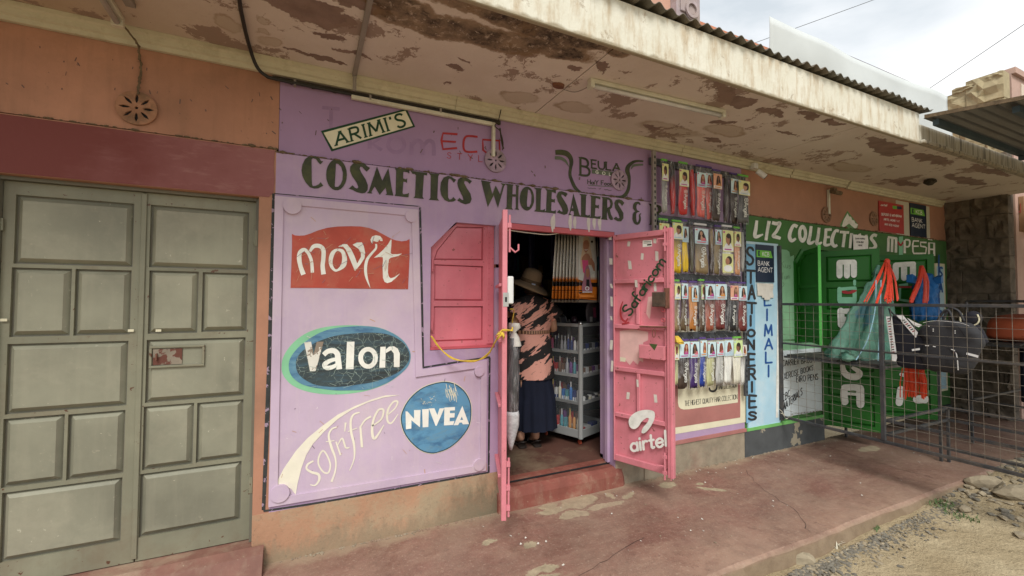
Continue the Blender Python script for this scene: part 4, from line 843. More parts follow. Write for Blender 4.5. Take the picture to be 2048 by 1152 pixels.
# ragged peeled patches
wq = n.warp(n.warp(n.g, 2.6, .30, 5), 14, .10, 7)
pe = n.blobs(wq, [E_(640, 30, .20, .10, .2), E_(600, 5, .22, .1), E_(735, 12, .12, .06), E_(632, 110, .16, .035, .1), E_(655, 75, .10, .035), E_(700, 105, .12, .02), E_(905, 137, .065, .035), E_(930, 120, .05, .018), E_(1205, 133, .07, .035, .6), E_(1147, 135, .06, .035), E_(885, 168, .04, .012),
                  E_(1465, 190, .26, .055, .3), E_(1445, 245, .10, .03), E_(1540, 225, .16, .05), E_(1300, 255, .13, .035), E_(1420, 280, .12, .03), E_(1620, 228, .14, .04, .2), E_(1575, 265, .14, .025), E_(1665, 245, .13, .03), E_(1770, 295, .42, .10, .1), E_(1860, 320, .4, .07), E_(1930, 360, .5, .07), E_(1800, 365, .4, .05), E_(1980, 340, .5, .06), E_(760, 205, .05, .012), E_(1250, 80, .12, .06), E_(1150, 50, .2, .05), E_(680, 55, .13, .02)])
base = n.mix(n.ramp(pe, .93, .97, 1, 0), base, n.mix(n.ramp(n.noise(n.g, 9, 5), .35, .65), (.19, .125, .10), (.26, .18, .145)))
pr = n.ramp(n.noise(n.warp(n.g, 4, .25), 2.6, 8, .72), .562, .570, 0, .85); base = n.mix(pr, base, (.25, .17, .13))
# the big leak below the fascia
lk = n.blobs(n.warp(n.g, 4, .2, 7), [E_(800, 12, .18, .09, .3), E_(870, 52, .28, .09, -.1), E_(985, 78, .30, .10, 0), E_(1100, 95, .30, .085, 0), E_(1000, 30, .5, .07, 0), E_(1215, 95, .16, .06), E_(1120, 70, .3, .07)])
base = n.mix(n.ramp(lk, 1.12, .98, 0, .85), base, (.21, .13, .065))
lk2 = n.ramp(n.noise(n.warp(n.g, 9, .1), 6, 8, .75), .40, .62); inn = n.ramp(lk, .95, .72, 0, 1); base = n.mix(n.math('MULTIPLY', lk2, inn), base, (.035, .022, .016)); base = n.mix(n.math('MULTIPLY', n.ramp(n.noise(n.g, 22, 7, .8), .56, .60), inn), base, (.40, .32, .25))
base = n.mix(n.ramp(n.noise(n.g, 45, 4, .7), .68, .74, 0, .6), base, (.13, .09, .06))
n.link(base, b.inputs['Base Color']); b.inputs['Roughness'].default_value = .9
n.bump(b, n.math('ADD', n.ramp(pe, .9, 1, -1.5, 0), n.math('ADD', n.noise(n.g, 40, 5, .7), n.math('MULTIPLY', lk2, inn))), .45, .01)
M['ceiling'] = m
k = MB()
for a, b_ in ((X0, 1.505), (1.513, 3.935), (3.943, 8.2)): k.box(a, -.97, 2.9, b_, -.02, 3.0)
k.build('ceiling_slab', m, ca)
k = MB(); k.box(X0, -.98, 2.915, 8.2, -.02, 2.99); k.build('joint_filler', M['black'], ca)
m, t, b = node_mat('stained_cream_fascia'); n = NB(t)
c = n.mix(n.ramp(n.noise(n.g, 3, 6), .3, .7), (.60, .575, .46), (.70, .68, .58))
st = n.noise(n.mapv(n.g, (7, 7, 1.5)), 2, 8, .7); c = n.mix(n.ramp(st, .47, .64, 0, .7), c, (.42, .31, .18)); c = n.mix(n.ramp(n.noise(n.warp(n.g, 10, .1), 8, 7, .7), .6, .66, 0, .6), c, (.26, .18, .1))
zz = n.math('ADD', n.sep(n.g)[2], n.ramp(n.noise(n.g, 12, 6), .3, .7, -.012, .012)); c = n.mix(n.ramp(zz, 2.918, 2.902, 0, .85), c, (.27, .22, .14))
c = n.mix(n.ramp(n.sep(n.g)[0], 4.82, 4.86, 0, .62), c, (.30, .26, .2))
sv = n.noise(n.mapv(n.g, (14, 14, .6)), 1.6, 5, .7); c = n.mix(n.math('MULTIPLY', n.ramp(sv, .5, .62), n.ramp(n.sep(n.g)[0], 4.84, 4.9, 0, .8)), c, (.07, .055, .04))
n.link(c, b.inputs['Base Color']); b.inputs['Roughness'].default_value = .85; n.bump(b, n.math('ADD', n.noise(n.g, 40, 5), n.math('MULTIPLY', st, 2)), .3, .01)
k = MB(); k.box(X0, -1.0, 2.893, 4.83, -.972, 3.165); k.box(X0, -.972, 3.0, 4.83, -.9, 3.165); k.build('fascia', m, ca, bevel=.004)
k = MB(); k.box(4.832, -1.005, 2.90, 8.25, -.972, 3.065); k.box(4.832, -1.03, 2.893, 8.25, -.99, 2.925); k.build('old_fascia', m, ca, bevel=.004)
k = MB()
for a, b_ in ((X0, .9), (.903, 3.02), (3.025, 4.58), (4.60, 5.62), (5.65, 7.95)):
    dz = 0 if b_ < 4 else (-.006 if b_ < 5 else .008)
    k.rings([[(x, y, z + dz * (i if b_ > 4 else 0)) for y, z in ((0, 2.82), (-.022, 2.82), (-.026, 2.842), (-.04, 2.848), (-.045, 2.872), (-.06, 2.880), (-.062, 2.899), (0, 2.899))] for i, x in enumerate((a, b_))])
k.build('cornice', M['cornice'], ca)
# corrugated iron sheet lying on the canopy, its wavy front edge overhanging the fascia
k = MB(); R_ = []; x = X0 + .3; i = 0
while x < 4.95:
    z = 3.185 + .014 * math.cos(2 * PI * x / .076 / 1.3) + .004 * math.sin(x * 2); yo = -1.045 + .008 * math.sin(x * 7) - .012 * math.sin(x * 1.7)
    R_.append([(x, yo, z + .002), (x, .1, z + .13), (x, .1, z + .127), (x, yo, z - .002)]); x += .0122
k.rings(R_)
k.build('corrugated_sheet', mat('rusty_grey_corrugated_iron', (.13, .12, .095), .25, 6, .7, .2, dirt=(.16, .10, .06), damt=.5, dscale=3), ca, smooth=False)
# --- parapet wall above
pw = thing('parapet_wall', (1.5, .3, 3.1), 'salmon plastered parapet wall rising above the canopy', 'wall')
M['salmon'] = mat('salmon_plaster', (.52, .30, .22), .12, 2, .85, .2, dirt=(.4, .3, .24), damt=.4)
k = MB(); k.box(X0, .2, 3.0, 3.135, .4, 5.4); k.build('wall_panel', M['salmon'], pw)
k = MB(); k.box(3.455, .2, 3.0, 8, .4, 4.24); k.build('low_wall_panel', M['salmon'], pw)
k = MB(); k.box(3.455, .16, 4.242, 8, .44, 4.30); k.build('coping', mat('orange_coping', (.5, .2, .11), .2, 4), pw, bevel=.005)
k = MB(); k.box(3.138, .13, 3.0, 3.452, .4, 5.4); pil = k.build('pilaster', mat('grey_lilac_plaster', (.40, .33, .34), .2, 6, .85, .3, dirt=(.3, .24, .18), damt=.6, dscale=5), pw)
k = MB(); P_ = planeY(.13); k.pbox(P_, 3.185, 4.29, 3.40, 4.8, .001, .015); k.lathe((0, 0, 0), [(.001, 0)] * 2, 4) if 0 else None; k.build('relief_panel', bpy.data.materials['grey_lilac_plaster'], pil, bevel=.006)
k = MB(); a0, b0 = P_.hit(1380, 22); k.poly(P_, [[(a0 + math.cos(i * PI / 12) * .085, b0 + math.sin(i * PI / 12) * .085) for i in range(24)], [(a0 + math.cos(i * PI / 12) * .055, b0 + math.sin(i * PI / 12) * .055) for i in range(24)]], .034, .018); k.build('relief_ring', bpy.data.materials['grey_lilac_plaster'], pil, bevel=.004)
k = MB(); k.box(3.47, .05, 3.3, 3.49, .07, 4.25) if 0 else k.box(X0, .1, 3.25, 3.13, .19, 4.02); k.build('plinth_band', fm('dark_grey_flashing', (.06, .065, .07)), pw)
# --- white banner on its pole frame
bn = thing('blank_banner', (4.9, -.6, 3.1), 'blank white cloth banner stretched on a pole frame above the canopy', 'banner')
BP = planeY(-.6); k = MB(); NX, NZ = 60, 12; grid = []
xa, xb = BP.hit(1540, 90)[0], BP.hit(1897, 200)[0]
for j in range(NZ + 1):
    row = []
    for i in range(NX + 1):
        u, v = i / NX, j / NZ; x = xa + (xb - xa) * u
        top = 3.85 - .012 * math.sin(PI * u) + .012 * max(0, .15 - u) / .15 + .002 * math.sin(u * 30); z = 3.06 + (top - 3.06) * v
        y = -.6 + .012 * math.sin(u * 9 + v * 3) + .006 * math.sin(u * 19 - v * 6) + .014 * math.sin(v * 6 + u * 2.5)
        row.append((x, y, z))
    grid.append(row)
k.rings(grid, closed=False, cap0=False, cap1=False)
cl = k.build('banner_cloth', mat('white_banner_cloth', (.52, .545, .53), .05, 3, .8, .1), bn, smooth=True)
sol = cl.modifiers.new('t', 'SOLIDIFY'); sol.thickness = .003
k = MB(); k.path([(xa + .55, -.54, 3.868), (xa + 1.2, -.54, 3.868), (xb - .02, -.54, 3.872)], .012, 8)
for u in (.38, .75, 1): k.path([(xa + (xb - xa) * u, -.535, 3.05), (xa + (xb - xa) * u, -.535, 3.868)], .009, 6)
k.build('pole_frame', fm('purple_brown_pole', (.09, .06, .08)), bn)
# --- wires in the sky
for lb, p0, p1 in (('thin overhead wire crossing the sky left of the banner', (1450, 105, 30), (1760, -10, 30)), ('thin overhead wire slanting over the stone wall at the right', (1868, 168, 28), (2080, 20, 26))):
    d = []
    for px, py, dist in (p0, p1):
        v = (fw * F_PX + rt * (px - 1024) - up * (py - 576)).normalized(); d.append(CAM + v * dist)
    e = (d[1] - d[0]); a, b_ = d[0] - e * .6, d[1] + e * 2; k = MB(); k.path([a + (b_ - a) * (i / 20) - Vector((0, 0, .8 * math.sin(PI * i / 20) * .15)) for i in range(21)], .012, 4)
    tag(k.build('overhead_wire', M['cable'], origin=a), lb, 'wire')

# ================================================================== fittings under the canopy
def W3(px, py, y): p = planeY(y).hit(px, py); return Vector((p[0], y, p[1]))
pts = [pz(*q, 2.885) for q in ((478, -60), (479, 0), (488, 50), (498, 90))] + [W3(512, 130, -.07), W3(530, 150, -.05), W3(560, 160, -.035), W3(700, 188, -.02), W3(850, 217, -.02), W3(985, 243, -.02)]
k = MB(); k.path(cr(pts, 6), .0095, 8); cb = tag(k.build('black_cable', M['cable'], origin=pts[2], smooth=True), 'thick black cable bending from the ceiling down under the cornice', 'cable')
for px, py in ((590, 166), (740, 196), (880, 222)): p = W3(px, py, -.012); k = MB(); k.box(p.x - .006, -.035, p.z - .02, p.x + .006, .0, p.z + .012); k.build('cable_clip', M['conduit_grey'], cb)
k = MB(); a = W3(545, 158, 0); b_ = W3(1000, 250, 0); R_ = []
for i in range(90):
    u = i / 89; x = a.x + (b_.x - a.x) * u; zz = 2.812; h = .018 + .012 * math.sin(i * 1.3) * math.sin(i * .37); R_.append([(x, -.012, zz), (x, -.013, zz - h), (x, -.0055, zz - h - .004), (x, -.0055, zz + .004)])
k.rings(R_); k.build('soot_line', M['dirt_dark'], co)
tk = thing('cable_trunking', W3(703, 184, -.03), 'cream plastic trunking running under the cornice and down to a vent', 'trunking')
k = MB(); p0 = pz(711, -40, 2.899); p1 = pz(706, 160, 2.899); k.obox(Vector((p1.x - .012, p0.y - .2, 2.881)), Vector((.026, 0, 0)), Vector((0, p1.y - p0.y + .2 - .04, 0)), Vector((0, 0, .0175))); k.build('ceiling_run', M['conduit_grey'], tk, bevel=.002)
x0_ = p1.x - .008; k = MB(); k.box(x0_, -.085, 2.79, x0_ + .02, -.064, 2.88); k.build('drop_piece', M['conduit_grey'], tk, bevel=.002)
a = W3(703, 190, -.03); b_ = W3(985, 250, -.03); zt = (a.z + b_.z) / 2; k = MB(); k.box(a.x, -.034, zt - .011, b_.x, -.0075, zt + .012); k.build('long_run', M['conduit'], tk, bevel=.002)
e = W3(985, 312, -.03); k = MB(); k.box(b_.x + .001, -.034, e.z, b_.x + .022, -.0075, zt + .012); k.build('vertical_run', M['conduit'], tk, bevel=.002)
k = MB(); k.path(cr([W3(1003, 215, -.05), W3(997, 240, -.05), W3(990, 252, -.04), W3(1000, 262, -.03), W3(1006, 285, -.02), W3(1005, 300, -.02)], 5), .0035, 6); k.path(cr([W3(1000, 256, -.03), W3(1003, 280, -.025), W3(1007, 298, -.02)], 4), .006, 6); k.build('loose_wire', M['dirt_dark'], tk)
k = MB(); pp = [pz(200, -30, 2.885), pz(232, 30, 2.885), W3(262, 70, -.09), W3(276, 90, -.065), W3(279, 112, -.012), W3(282, 135, -.012), W3(279, 160, -.012), W3(276, 186, -.02)]
k.path(cr(pp, 6), .004, 6); k.path([Vector(p) + Vector((.006 * math.sin(i * 1.4), 0, .004 * math.cos(i))) for i, p in enumerate(cr(pp, 6))], .003, 5)
rd = random.Random(3)
for p in cr(pp[4:], 8): rock_mb(k, (p[0] + rd.uniform(-.004, .004), p[1], p[2]), rd.uniform(.003, .008), 1, .8, 1.3, 0, int(p[2] * 1e5) & 0xfff)
tag(k.build('dusty_wire', M['mortar'], origin=pp[3]), 'dust clogged wire hanging from the left tube light to the round vent', 'wire')
def tube_light(name, a, b_, lb, w_=.045, h=.04):
    t_ = thing(name, a, lb, 'tube light'); d = (b_ - a); l = d.length; d.normalize(); s_ = Vector((-d.y, d.x, 0)).normalized(); z = Vector((0, 0, 1))
    k = MB(); k.obox(a - s_ * w_ / 2 + z * .0, d * l, s_ * w_, z * h * .62); k.build('batten', M['conduit'], t_, bevel=.003)
    k = MB(); k.path([a + d * .03 - z * .016, b_ - d * .03 - z * .016], .0135, 10); k.build('tube', fm('unlit_tube_glass', (.55, .53, .5), rough=.25), t_, smooth=True)
    for q in (a, b_ - d * .03):
        k = MB(); k.obox(q - s_ * .024 - z * .032, d * .03, s_ * .048, z * .034); k.build('end_cap', M['conduit'], t_, bevel=.002)
tube_light('tube_light', pz(1178, 166, 2.874), pz(1447, 228, 2.874), 'unlit white tube light fixed along the peeling ceiling')
p = pz(238, 46, 2.87); tube_light('tube_light', Vector((p.x, p.y, 2.874)), Vector((p.x + .03, p.y - 1.1, 2.874)), 'unlit tube light at the top left corner running outward from the wall')
k = MB(); p = pz(236, 8, 2.87); k.box(p.x + .022, p.y - .7, 2.878, p.x + .06, p.y + .02, 2.899); tag(k.build('light_batten', M['conduit_grey'], origin=p), 'bare grey batten beside the tube light at the top left', 'batten')
# CCTV camera and small boxes on the cornice
cc = thing('security_camera', W3(1520, 340, -.09), 'small white security camera under the cornice right of the hair packs', 'camera')
p = W3(1515, 335, -.09); k = MB(); k.box(p.x - .03, -.08, p.z - .005, p.x + .03, -.03, p.z + .05); k.build('bracket', M['wht_metal'], cc, bevel=.004)
q = W3(1523, 348, -.13); d = Vector((.5, -.35, -.5)).normalized(); k = MB(); k.path([q - d * .05, q + d * .045], .026, 12); k.build('housing', M['wht_metal'], cc, smooth=False); k = MB(); k.path([q + d * .0455, q + d * .05], .022, 12); k.build('lens', M['black'], cc)
p = W3(1673, 385, -.08); k = MB(); k.path([p + Vector((-.04, 0, 0)), p + Vector((.05, -.02, -.01))], .022, 8); k.box(p.x - .03, -.07, p.z, p.x + .03, -.03, p.z + .06); tag(k.build('junction_box', M['mortar'], origin=p), 'dusty grey junction box on the cornice above the painted green band', 'box')
k = MB(); p = W3(1655, 380, 0); q = W3(1655, 428, 0); k.box(p.x - .012, -.02, q.z, p.x + .014, -.0005, p.z); tag(k.build('conduit', M['conduit'], origin=p), 'short vertical conduit dropping to the vent over the green band', 'conduit')
k = MB(); p = pz(1860, 365, 2.86); k.lathe(p, [(.02, .04), (.05, .03), (.06, 0), (.02, -.03), (.0, -.03)], 9); k.path([p, p + Vector((.1, .02, .0))], .015, 6); tag(k.build('lamp_holder', M['dirt_dark'], origin=p), 'dark rusted lamp holder on the ceiling near the right end', 'lamp holder')
k = MB(); p = pz(1117, 172, 2.89); k.lathe(p, [(.045, .01), (.04, -.008), (.01, -.01)], 10, 1, .6); tag(k.build('ceiling_rose', M['rust'], origin=p), 'small rust red ceiling box at the dark ceiling joint', 'box')
k = MB(); k.path(cr([pz(1120, 176, 2.885), pz(1150, 184, 2.88), pz(1180, 172, 2.88)], 5), .003, 5); tag(k.build('lamp_wire', M['conduit_grey'], origin=p), 'thin wire from the rust red ceiling box to the tube light', 'wire')

# ================================================================== SHOP INTERIOR
it = thing('shop_interior', (2, 1.5, .17), 'dark interior room of the cosmetics shop seen through the doorway', 'room')
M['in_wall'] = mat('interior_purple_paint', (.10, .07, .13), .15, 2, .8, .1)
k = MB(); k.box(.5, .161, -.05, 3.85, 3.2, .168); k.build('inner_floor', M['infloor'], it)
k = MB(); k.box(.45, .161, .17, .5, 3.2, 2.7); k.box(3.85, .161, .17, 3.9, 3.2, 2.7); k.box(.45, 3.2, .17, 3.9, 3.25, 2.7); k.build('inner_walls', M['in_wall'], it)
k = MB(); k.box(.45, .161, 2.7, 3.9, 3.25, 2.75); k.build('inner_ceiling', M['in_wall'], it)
k = MB()
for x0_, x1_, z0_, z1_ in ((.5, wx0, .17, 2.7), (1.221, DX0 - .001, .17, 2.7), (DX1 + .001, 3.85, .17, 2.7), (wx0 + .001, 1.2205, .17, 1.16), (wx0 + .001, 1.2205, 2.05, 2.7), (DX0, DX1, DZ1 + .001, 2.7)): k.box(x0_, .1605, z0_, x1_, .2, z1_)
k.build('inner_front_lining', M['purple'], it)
# step and door sill
k = MB(); R_ = []
for i in range(31):
    x = 1.24 + (2.43 - 1.24) * i / 30; e = math.sin(min(1, (30 - i) / 2.5) * PI / 2); zt = .150 * max(.25, e); y = .07 - .085 * e
    R_.append([(x, .16, .0), (x, .16, zt), (x, y + .03, zt + .002 * math.sin(i)), (x, y + .004, zt - .018), (x, y - .012, zt * .6), (x, y - .02, -.005)])
k.rings(R_); st_ = k.build('door_step', M['step'], co)
k = MB(); k.box(DX0, .085, .05, DX1, .1605, .168); k.build('door_sill', M['step'], co)
k = MB(); k.box(DX0, .074, .155, DX1, .084, .163); k.build('sill_groove', M['black'], co)
# pink steel door frame
fr = thing('pink_door_frame', (1.78, .05, .17), 'pink steel frame lining the open cosmetics doorway', 'door frame')
k = MB(); k.box(DX0 + .02, .0, DZ1 - .045, DX1 - .001, .05, DZ1 - .002); k.build('head', M['pink_dark'], fr, bevel=.002)
k = MB(); k.box(DX0 + .001, .0, .17, DX0 + .018, .05, DZ1 - .003); k.build('jamb', M['pink_dark'], fr, bevel=.002)
k = MB(); k.box(DX1 - .03, .06, .17, DX1 - .002, .1, DZ1 - .05); k.build('jamb', M['purple'], fr, bevel=.002)

# ================================================================== PINK WINDOW SHUTTER
sh = thing('pink_window_shutter', (.98, .04, 1.17), 'closed pink metal window shutter with clipped upper corner', 'shutter')
SP = planeY(.045); c4 = crop(840, 420, 2.304)
out = [SP.hit(*c4(q)) for q in ((50, 628), (50, 158), (172, 60), (343, 68), (340, 620))]
out[0] = (out[1][0], out[0][1]); out[4] = (out[3][0], out[4][1]); out[0] = (out[0][0], out[4][1])
ps = [[(62, 230), (75, 188), (165, 77), (290, 80), (288, 232)], [(62, 252), (287, 258), (288, 420), (65, 415)], [(62, 442), (288, 445), (286, 598), (60, 607)]]
ph = [[SP.hit(*c4(q)) for q in p_] for p_ in ps]
for p_ in ph[1:]:
    a0 = (p_[0][0] + p_[3][0]) / 2; a1 = (p_[1][0] + p_[2][0]) / 2; z1 = (p_[0][1] + p_[1][1]) / 2; z0 = (p_[2][1] + p_[3][1]) / 2; p_[:] = [(a0, z1), (a1, z1), (a1, z0), (a0, z0)]
k = MB(); k.poly(SP, [out] + ph, .012, .02); k.build('shutter_frame', M['pink_shutter'], sh, bevel=.002)
for p_ in ph:
    cx = sum(q[0] for q in p_) / len(p_); cz = sum(q[1] for q in p_) / len(p_); inn = [(q[0] + (cx - q[0]) * .07, q[1] + (cz - q[1]) * .09) for q in p_]
    k = MB(); n_ = len(p_); k.poly(SP, [inn], .006)
    for i in range(n_): j = (i + 1) % n_; k.face([SP.at(*p_[i], -.006), SP.at(*p_[j], -.006), SP.at(*inn[j], .006), SP.at(*inn[i], .006)])
    k.build('panel', M['pink_shutter'], sh)
k = MB(); k.poly(SP, [[(q[0], q[1]) for q in out]], -.0085); k.build('back_sheet', M['pink_dark'], sh)
k = MB(); xr = out[3][0]; k.pbox(SP, xr - .062, out[4][1] + .01, xr - .012, out[3][1] - .01, .0125, .02); k.build('flat_bar', M['pink_shutter'], sh, bevel=.001)
k = MB()
for i in range(22): z = out[4][1] + .03 + i * .037; k.pbox(SP, xr - .052, z, xr - .047, z + .005, .0205, .0235)
k.build('rivets', M['pink_dark'], sh, kind='stuff')
for zz in (1.74, 1.33): k = MB(); k.path([SP.at(out[0][0] + .006, zz - .04, .02), SP.at(out[0][0] + .006, zz + .04, .02)], .01, 8); k.build('hinge', M['pink_shutter'], sh)
k = MB(); k.pbox(SP, wx0 + .002, 1.168, 1.221, 1.185, -.01, .035); k.build('lower_frame', M['pink_dark'], sh)
k = MB(); k.box(xr + .003, .07, 1.17, 1.2205, .1, 2.04); k.build('side_gap_shade', M['black'], sh)  # black strip stands in for the shade in the gap beside the shutter
k = MB(); k.pbox(SP, xr - .01, 1.74, xr + .05, 1.765, .02, .045); k.pbox(SP, xr + .03, 1.71, xr + .048, 1.79, .0455, .055); k.build('latch', M['rust'], sh)

# ================================================================== PINK DOORS
def door_plane(h, l):
    h = Vector((h[0], h[1], 0)); u = Vector((l[0], l[1], 0)) - h; P = Pl(h, u); return P, u.length
# right leaf: we see its ribbed inner face
DP, DW = door_plane((2.285, -.005), (2.465, -.475))
if DP.n.dot(CAM - DP.o) < 0: DP = Pl(DP.o, DP.u, -DP.n)
rdr = thing('pink_door_leaf', (2.285, -.005, .18), 'right pink metal door leaf standing open with telecom signs painted inside', 'door')
cd8 = crop(1220, 450, 2.257)
ZB, ZT = DP.hit(1226, 917)[1], DP.hit(1224, 472)[1]
ZB = (ZB + DP.hit(1345, 951)[1]) / 2; ZT = (ZT + DP.hit(1345, 457)[1]) / 2
def lv(l, r_): return (DP.hit(*cd8((20, l)))[1] + DP.hit(*cd8((250, r_)))[1]) / 2
z2, z3, z4, z5 = lv(253, 252), lv(457, 464), lv(641, 676), lv(850, 895)
xL = DP.hit(*cd8((27, 300)))[0]; xR = DP.hit(*cd8((250, 300)))[0]; xm1 = DP.hit(*cd8((131, 350)))[0]; xm2 = DP.hit(*cd8((134, 760)))[0]
k = MB(); k.pbox(DP, 0, ZB, DW - .03, ZT, -.004, 0); k.build('door_sheet', M['pink'], rdr)
def rail(nm, a0, b0, a1, b1, h=.026, mt='pink'): k = MB(); k.pbox(DP, a0, b0, a1, b1, .0005, h); return k.build(nm, M[mt], rdr, bevel=.004)
rail('hinge_stile', 0.0, ZB, xL - .001, ZT); rail('lock_stile', xR, ZB, DW - .045, ZT); rail('edge_flange', DW - .044, ZB - .01, DW, ZT + .005, .045)
k = MB(); k.pbox(DP, DW - .018, ZB - .02, DW - .012, ZT, .0455, .05); k.build('edge_lip', M['pink'], rdr)
for z, h in ((ZT - .045, .0445), (z2 - .018, .036), (z3 - .018, .036), (z4 - .018, .036), (z5 - .018, .036), (ZB, .05)): rail('cross_rail', xL, z, xR - .001, z + h, .025)
rail('mid_rail', xm1 - .014, z3 + .019, xm1 + .014, z2 - .019); rail('mid_rail', xm2 - .014, z5 + .019, xm2 + .014, z4 - .019)
def dp(P_, *a, **k_): return Paint(P_, cd8, **k_)
# lettering stays readable over the ribs: painted both on sheet and ribs
P_ = Paint(DP, cd8, .0275)
P_.text('Safaricom', ((98, 412), (258, 168), (222, 140), (60, 383)), .17, 0, gap=.12)
P_.build('green_lettering', M['letter_green'], rdr)
P_ = Paint(DP, cd8, .0275); P_.stroke([(66, 345, 4), (55, 380, 7), (60, 420, 9), (78, 435, 9), (88, 420, 4)]); P_.stroke([(62, 446), (95, 440)], 8); P_.build('red_scrawl', M['eco_red'], rdr)
P_ = Paint(DP, cd8, .0275)
P_.poly([(92, 885), (98, 865), (115, 848), (140, 836), (175, 831), (205, 838), (210, 860), (203, 885), (185, 915), (165, 935), (150, 934), (156, 912), (175, 890), (183, 872), (172, 868), (150, 885), (135, 908), (115, 918), (98, 908)], smooth=3)
P_.text('airtel', ((105, 1018), (262, 992), (258, 925), (96, 950)), .16, 0, gap=.16)
P_.build('white_lettering', M['letter_white'], rdr)
P_ = Paint(DP, cd8, .001); P_.poly([(45, 478), (100, 470), (172, 482), (172, 520), (150, 530), (150, 620), (135, 612), (125, 630), (105, 612), (90, 632), (70, 610), (45, 618)], m=0); P_.poly([(172, 325), (192, 322), (188, 360), (182, 410), (178, 425), (164, 400), (168, 360)], m=0); P_.poly([(45, 595), (72, 600), (70, 618), (48, 615)], m=1)
P_.build('scraped_patch', [mat('chalky_pink_primer', (.66, .42, .38), .12, 9, .9, .1), M['cream_paint']], rdr)
TP = [(8, 60, 14, 18), (12, 165, 14, 30), (14, 275, 10, 22), (15, 345, 10, 45), (14, 420, 9, 20), (14, 540, 12, 45), (17, 635, 10, 50), (85, 85, 12, 24), (203, 72, 13, 22), (146, 142, 12, 30), (90, 180, 15, 40), (212, 140, 14, 44), (126, 265, 12, 34), (204, 280, 12, 40), (82, 770, 14, 32), (206, 783, 14, 38), (132, 712, 9, 34), (268, 745, 8, 22)]
for cx, cy, w_, h_ in TP:
    hgt = .027 if cx < 27 or cx > 250 or cx in (126, 132) else .001
    P_ = Paint(DP, cd8, hgt); s_ = random.uniform(-3, 3); P_.poly([(cx - w_ / 2 + s_, cy - h_ / 2), (cx + w_ / 2 + s_, cy - h_ / 2 + 2), (cx + w_ / 2 - s_, cy + h_ / 2), (cx - w_ / 2 - s_, cy + h_ / 2 - 1)]); P_.build('tape_scrap', M['paper'], rdr)
P_ = Paint(DP, cd8, .0012); P_.poly([(148, 70), (190, 68), (190, 96), (148, 100)]); P_.base = .002
for yy in (76, 82): P_.stroke([(152, yy), (186, yy - 1)], 2, m=1)
P_.stroke([(168, 90), (188, 88)], 6, m=1); P_.build('printed_sticker', [M['white_paint'], M['black']], rdr)
def dbox(nm, q, o0, o1, mt, bev=.003): k = MB(); k.pbox(DP, *rect(DP, cd8, *q), o0, o1); return k.build(nm, mt, rdr, bevel=bev)
dbox('padlock_box', ((208, 305), (262, 302), (266, 370), (210, 368)), .027, .075, mat('rusty_dark_lock_box', (.07, .05, .035), .4, 20, .7, .3, dirt=(.15, .08, .05), damt=.6, dscale=12))
dbox('lock_plate', ((256, 285), (282, 285), (284, 375), (258, 375)), .047, .052, M['rust'])
dbox('key_tray', ((148, 538), (262, 545), (264, 605), (150, 600)), .027, .07, M['pink'])
k = MB(); r = rect(DP, cd8, (190, 532), (235, 536), (232, 565), (200, 560)); k.poly(DP, [[(r[0], r[3]), (r[2], r[3]), ((r[0] * .35 + r[2] * .65), r[1])]], .0715); k.build('torn_opening', fm('dark_olive_rag', (.05, .08, .02)), rdr)  # flat dark olive triangle on the tray face
k = MB(); a = DP.hit(*cd8((145, 457))); b_ = DP.hit(*cd8((268, 460))); k.path([DP.at(a[0], a[1], .038), DP.at(b_[0], b_[1], .038)], .007, 8); k.build('sliding_bolt', M['rust'], rdr)
k = MB(); a = DP.hit(*cd8((210, 470))); k.path([DP.at(a[0] + math.cos(t_) * .012, a[1] - .03 + math.sin(t_) * .03, .045) for t_ in [i * PI / 8 for i in range(17)]], .003, 6); k.build('hasp_ring', M['rust'], rdr)
for yy0, yy1, nm in ((10, 120, 'tower_bolt'), (1020, 1140, 'tower_bolt')):
    a = DP.hit(*cd8((262, yy0))); b_ = DP.hit(*cd8((264, yy1))); k = MB(); k.path([DP.at(a[0], a[1], .058), DP.at(a[0], b_[1], .058)], .007, 8); zc = (a[1] + b_[1]) / 2; k.path([DP.at(a[0], zc, .058), DP.at(a[0] - .05, zc, .075), DP.at(a[0] - .055, zc - .025, .075)], .005, 6)
    for zq in (a[1] - .03, b_[1] + .05): k.pbox(DP, a[0] - .014, zq - .012, a[0] + .014, zq + .012, .046, .064)
    k.build(nm, M['pink'], rdr)
for yy in (385, 428): 
    a = DP.hit(*cd8((250, yy))); k = MB(); k.path([DP.at(a[0] + math.cos(t_) * .014, a[1] + math.sin(t_) * .012, .04) for t_ in [i * PI / 6 for i in range(13)]], .0035, 6); k.build('staple_ring', M['pink_dark'], rdr)
# left leaf, seen edge on
LP, LW = door_plane((1.248, -.004), (1.085, -.462))
ldr = thing('pink_door_leaf', (1.262, -.004, .18), 'left pink metal door leaf seen edge on beside the pink window shutter', 'door')
nI = LP.n if LP.n.dot(Vector((1, 0, 0))) > 0 else -LP.n; LP = Pl(LP.o, LP.u, nI)
k = MB(); k.pbox(LP, .0, .2, LW - .002, 2.05, -.004, 0); k.build('door_sheet', M['pink'], ldr)
def lrail(nm, a0, b0, a1, b1, h=.014, o=.0005): k = MB(); k.pbox(LP, a0, b0, a1, b1, o, h); return k.build(nm, M['pink'], ldr, bevel=.003)
lrail('lock_stile', LW - .06, .18, LW, 2.06, .016, -.015); lrail('hinge_stile', 0, .2, .04, 2.05)
for z in (.2, .55, .95, 1.3, 1.65, 2.01): lrail('cross_rail', .041, z, LW - .061, z + .035)
for z in (.42, .85, 1.25, 1.6): k = MB(); k.pbox(LP, .05, z - .01, LW - .07, z + .01, -.03, -.0045); k.build('outer_rib', M['pink'], ldr, bevel=.003)
k = MB(); k.path([LP.at(LW - .012, .2, .03), LP.at(LW - .012, .55, .03)], .007, 8); 
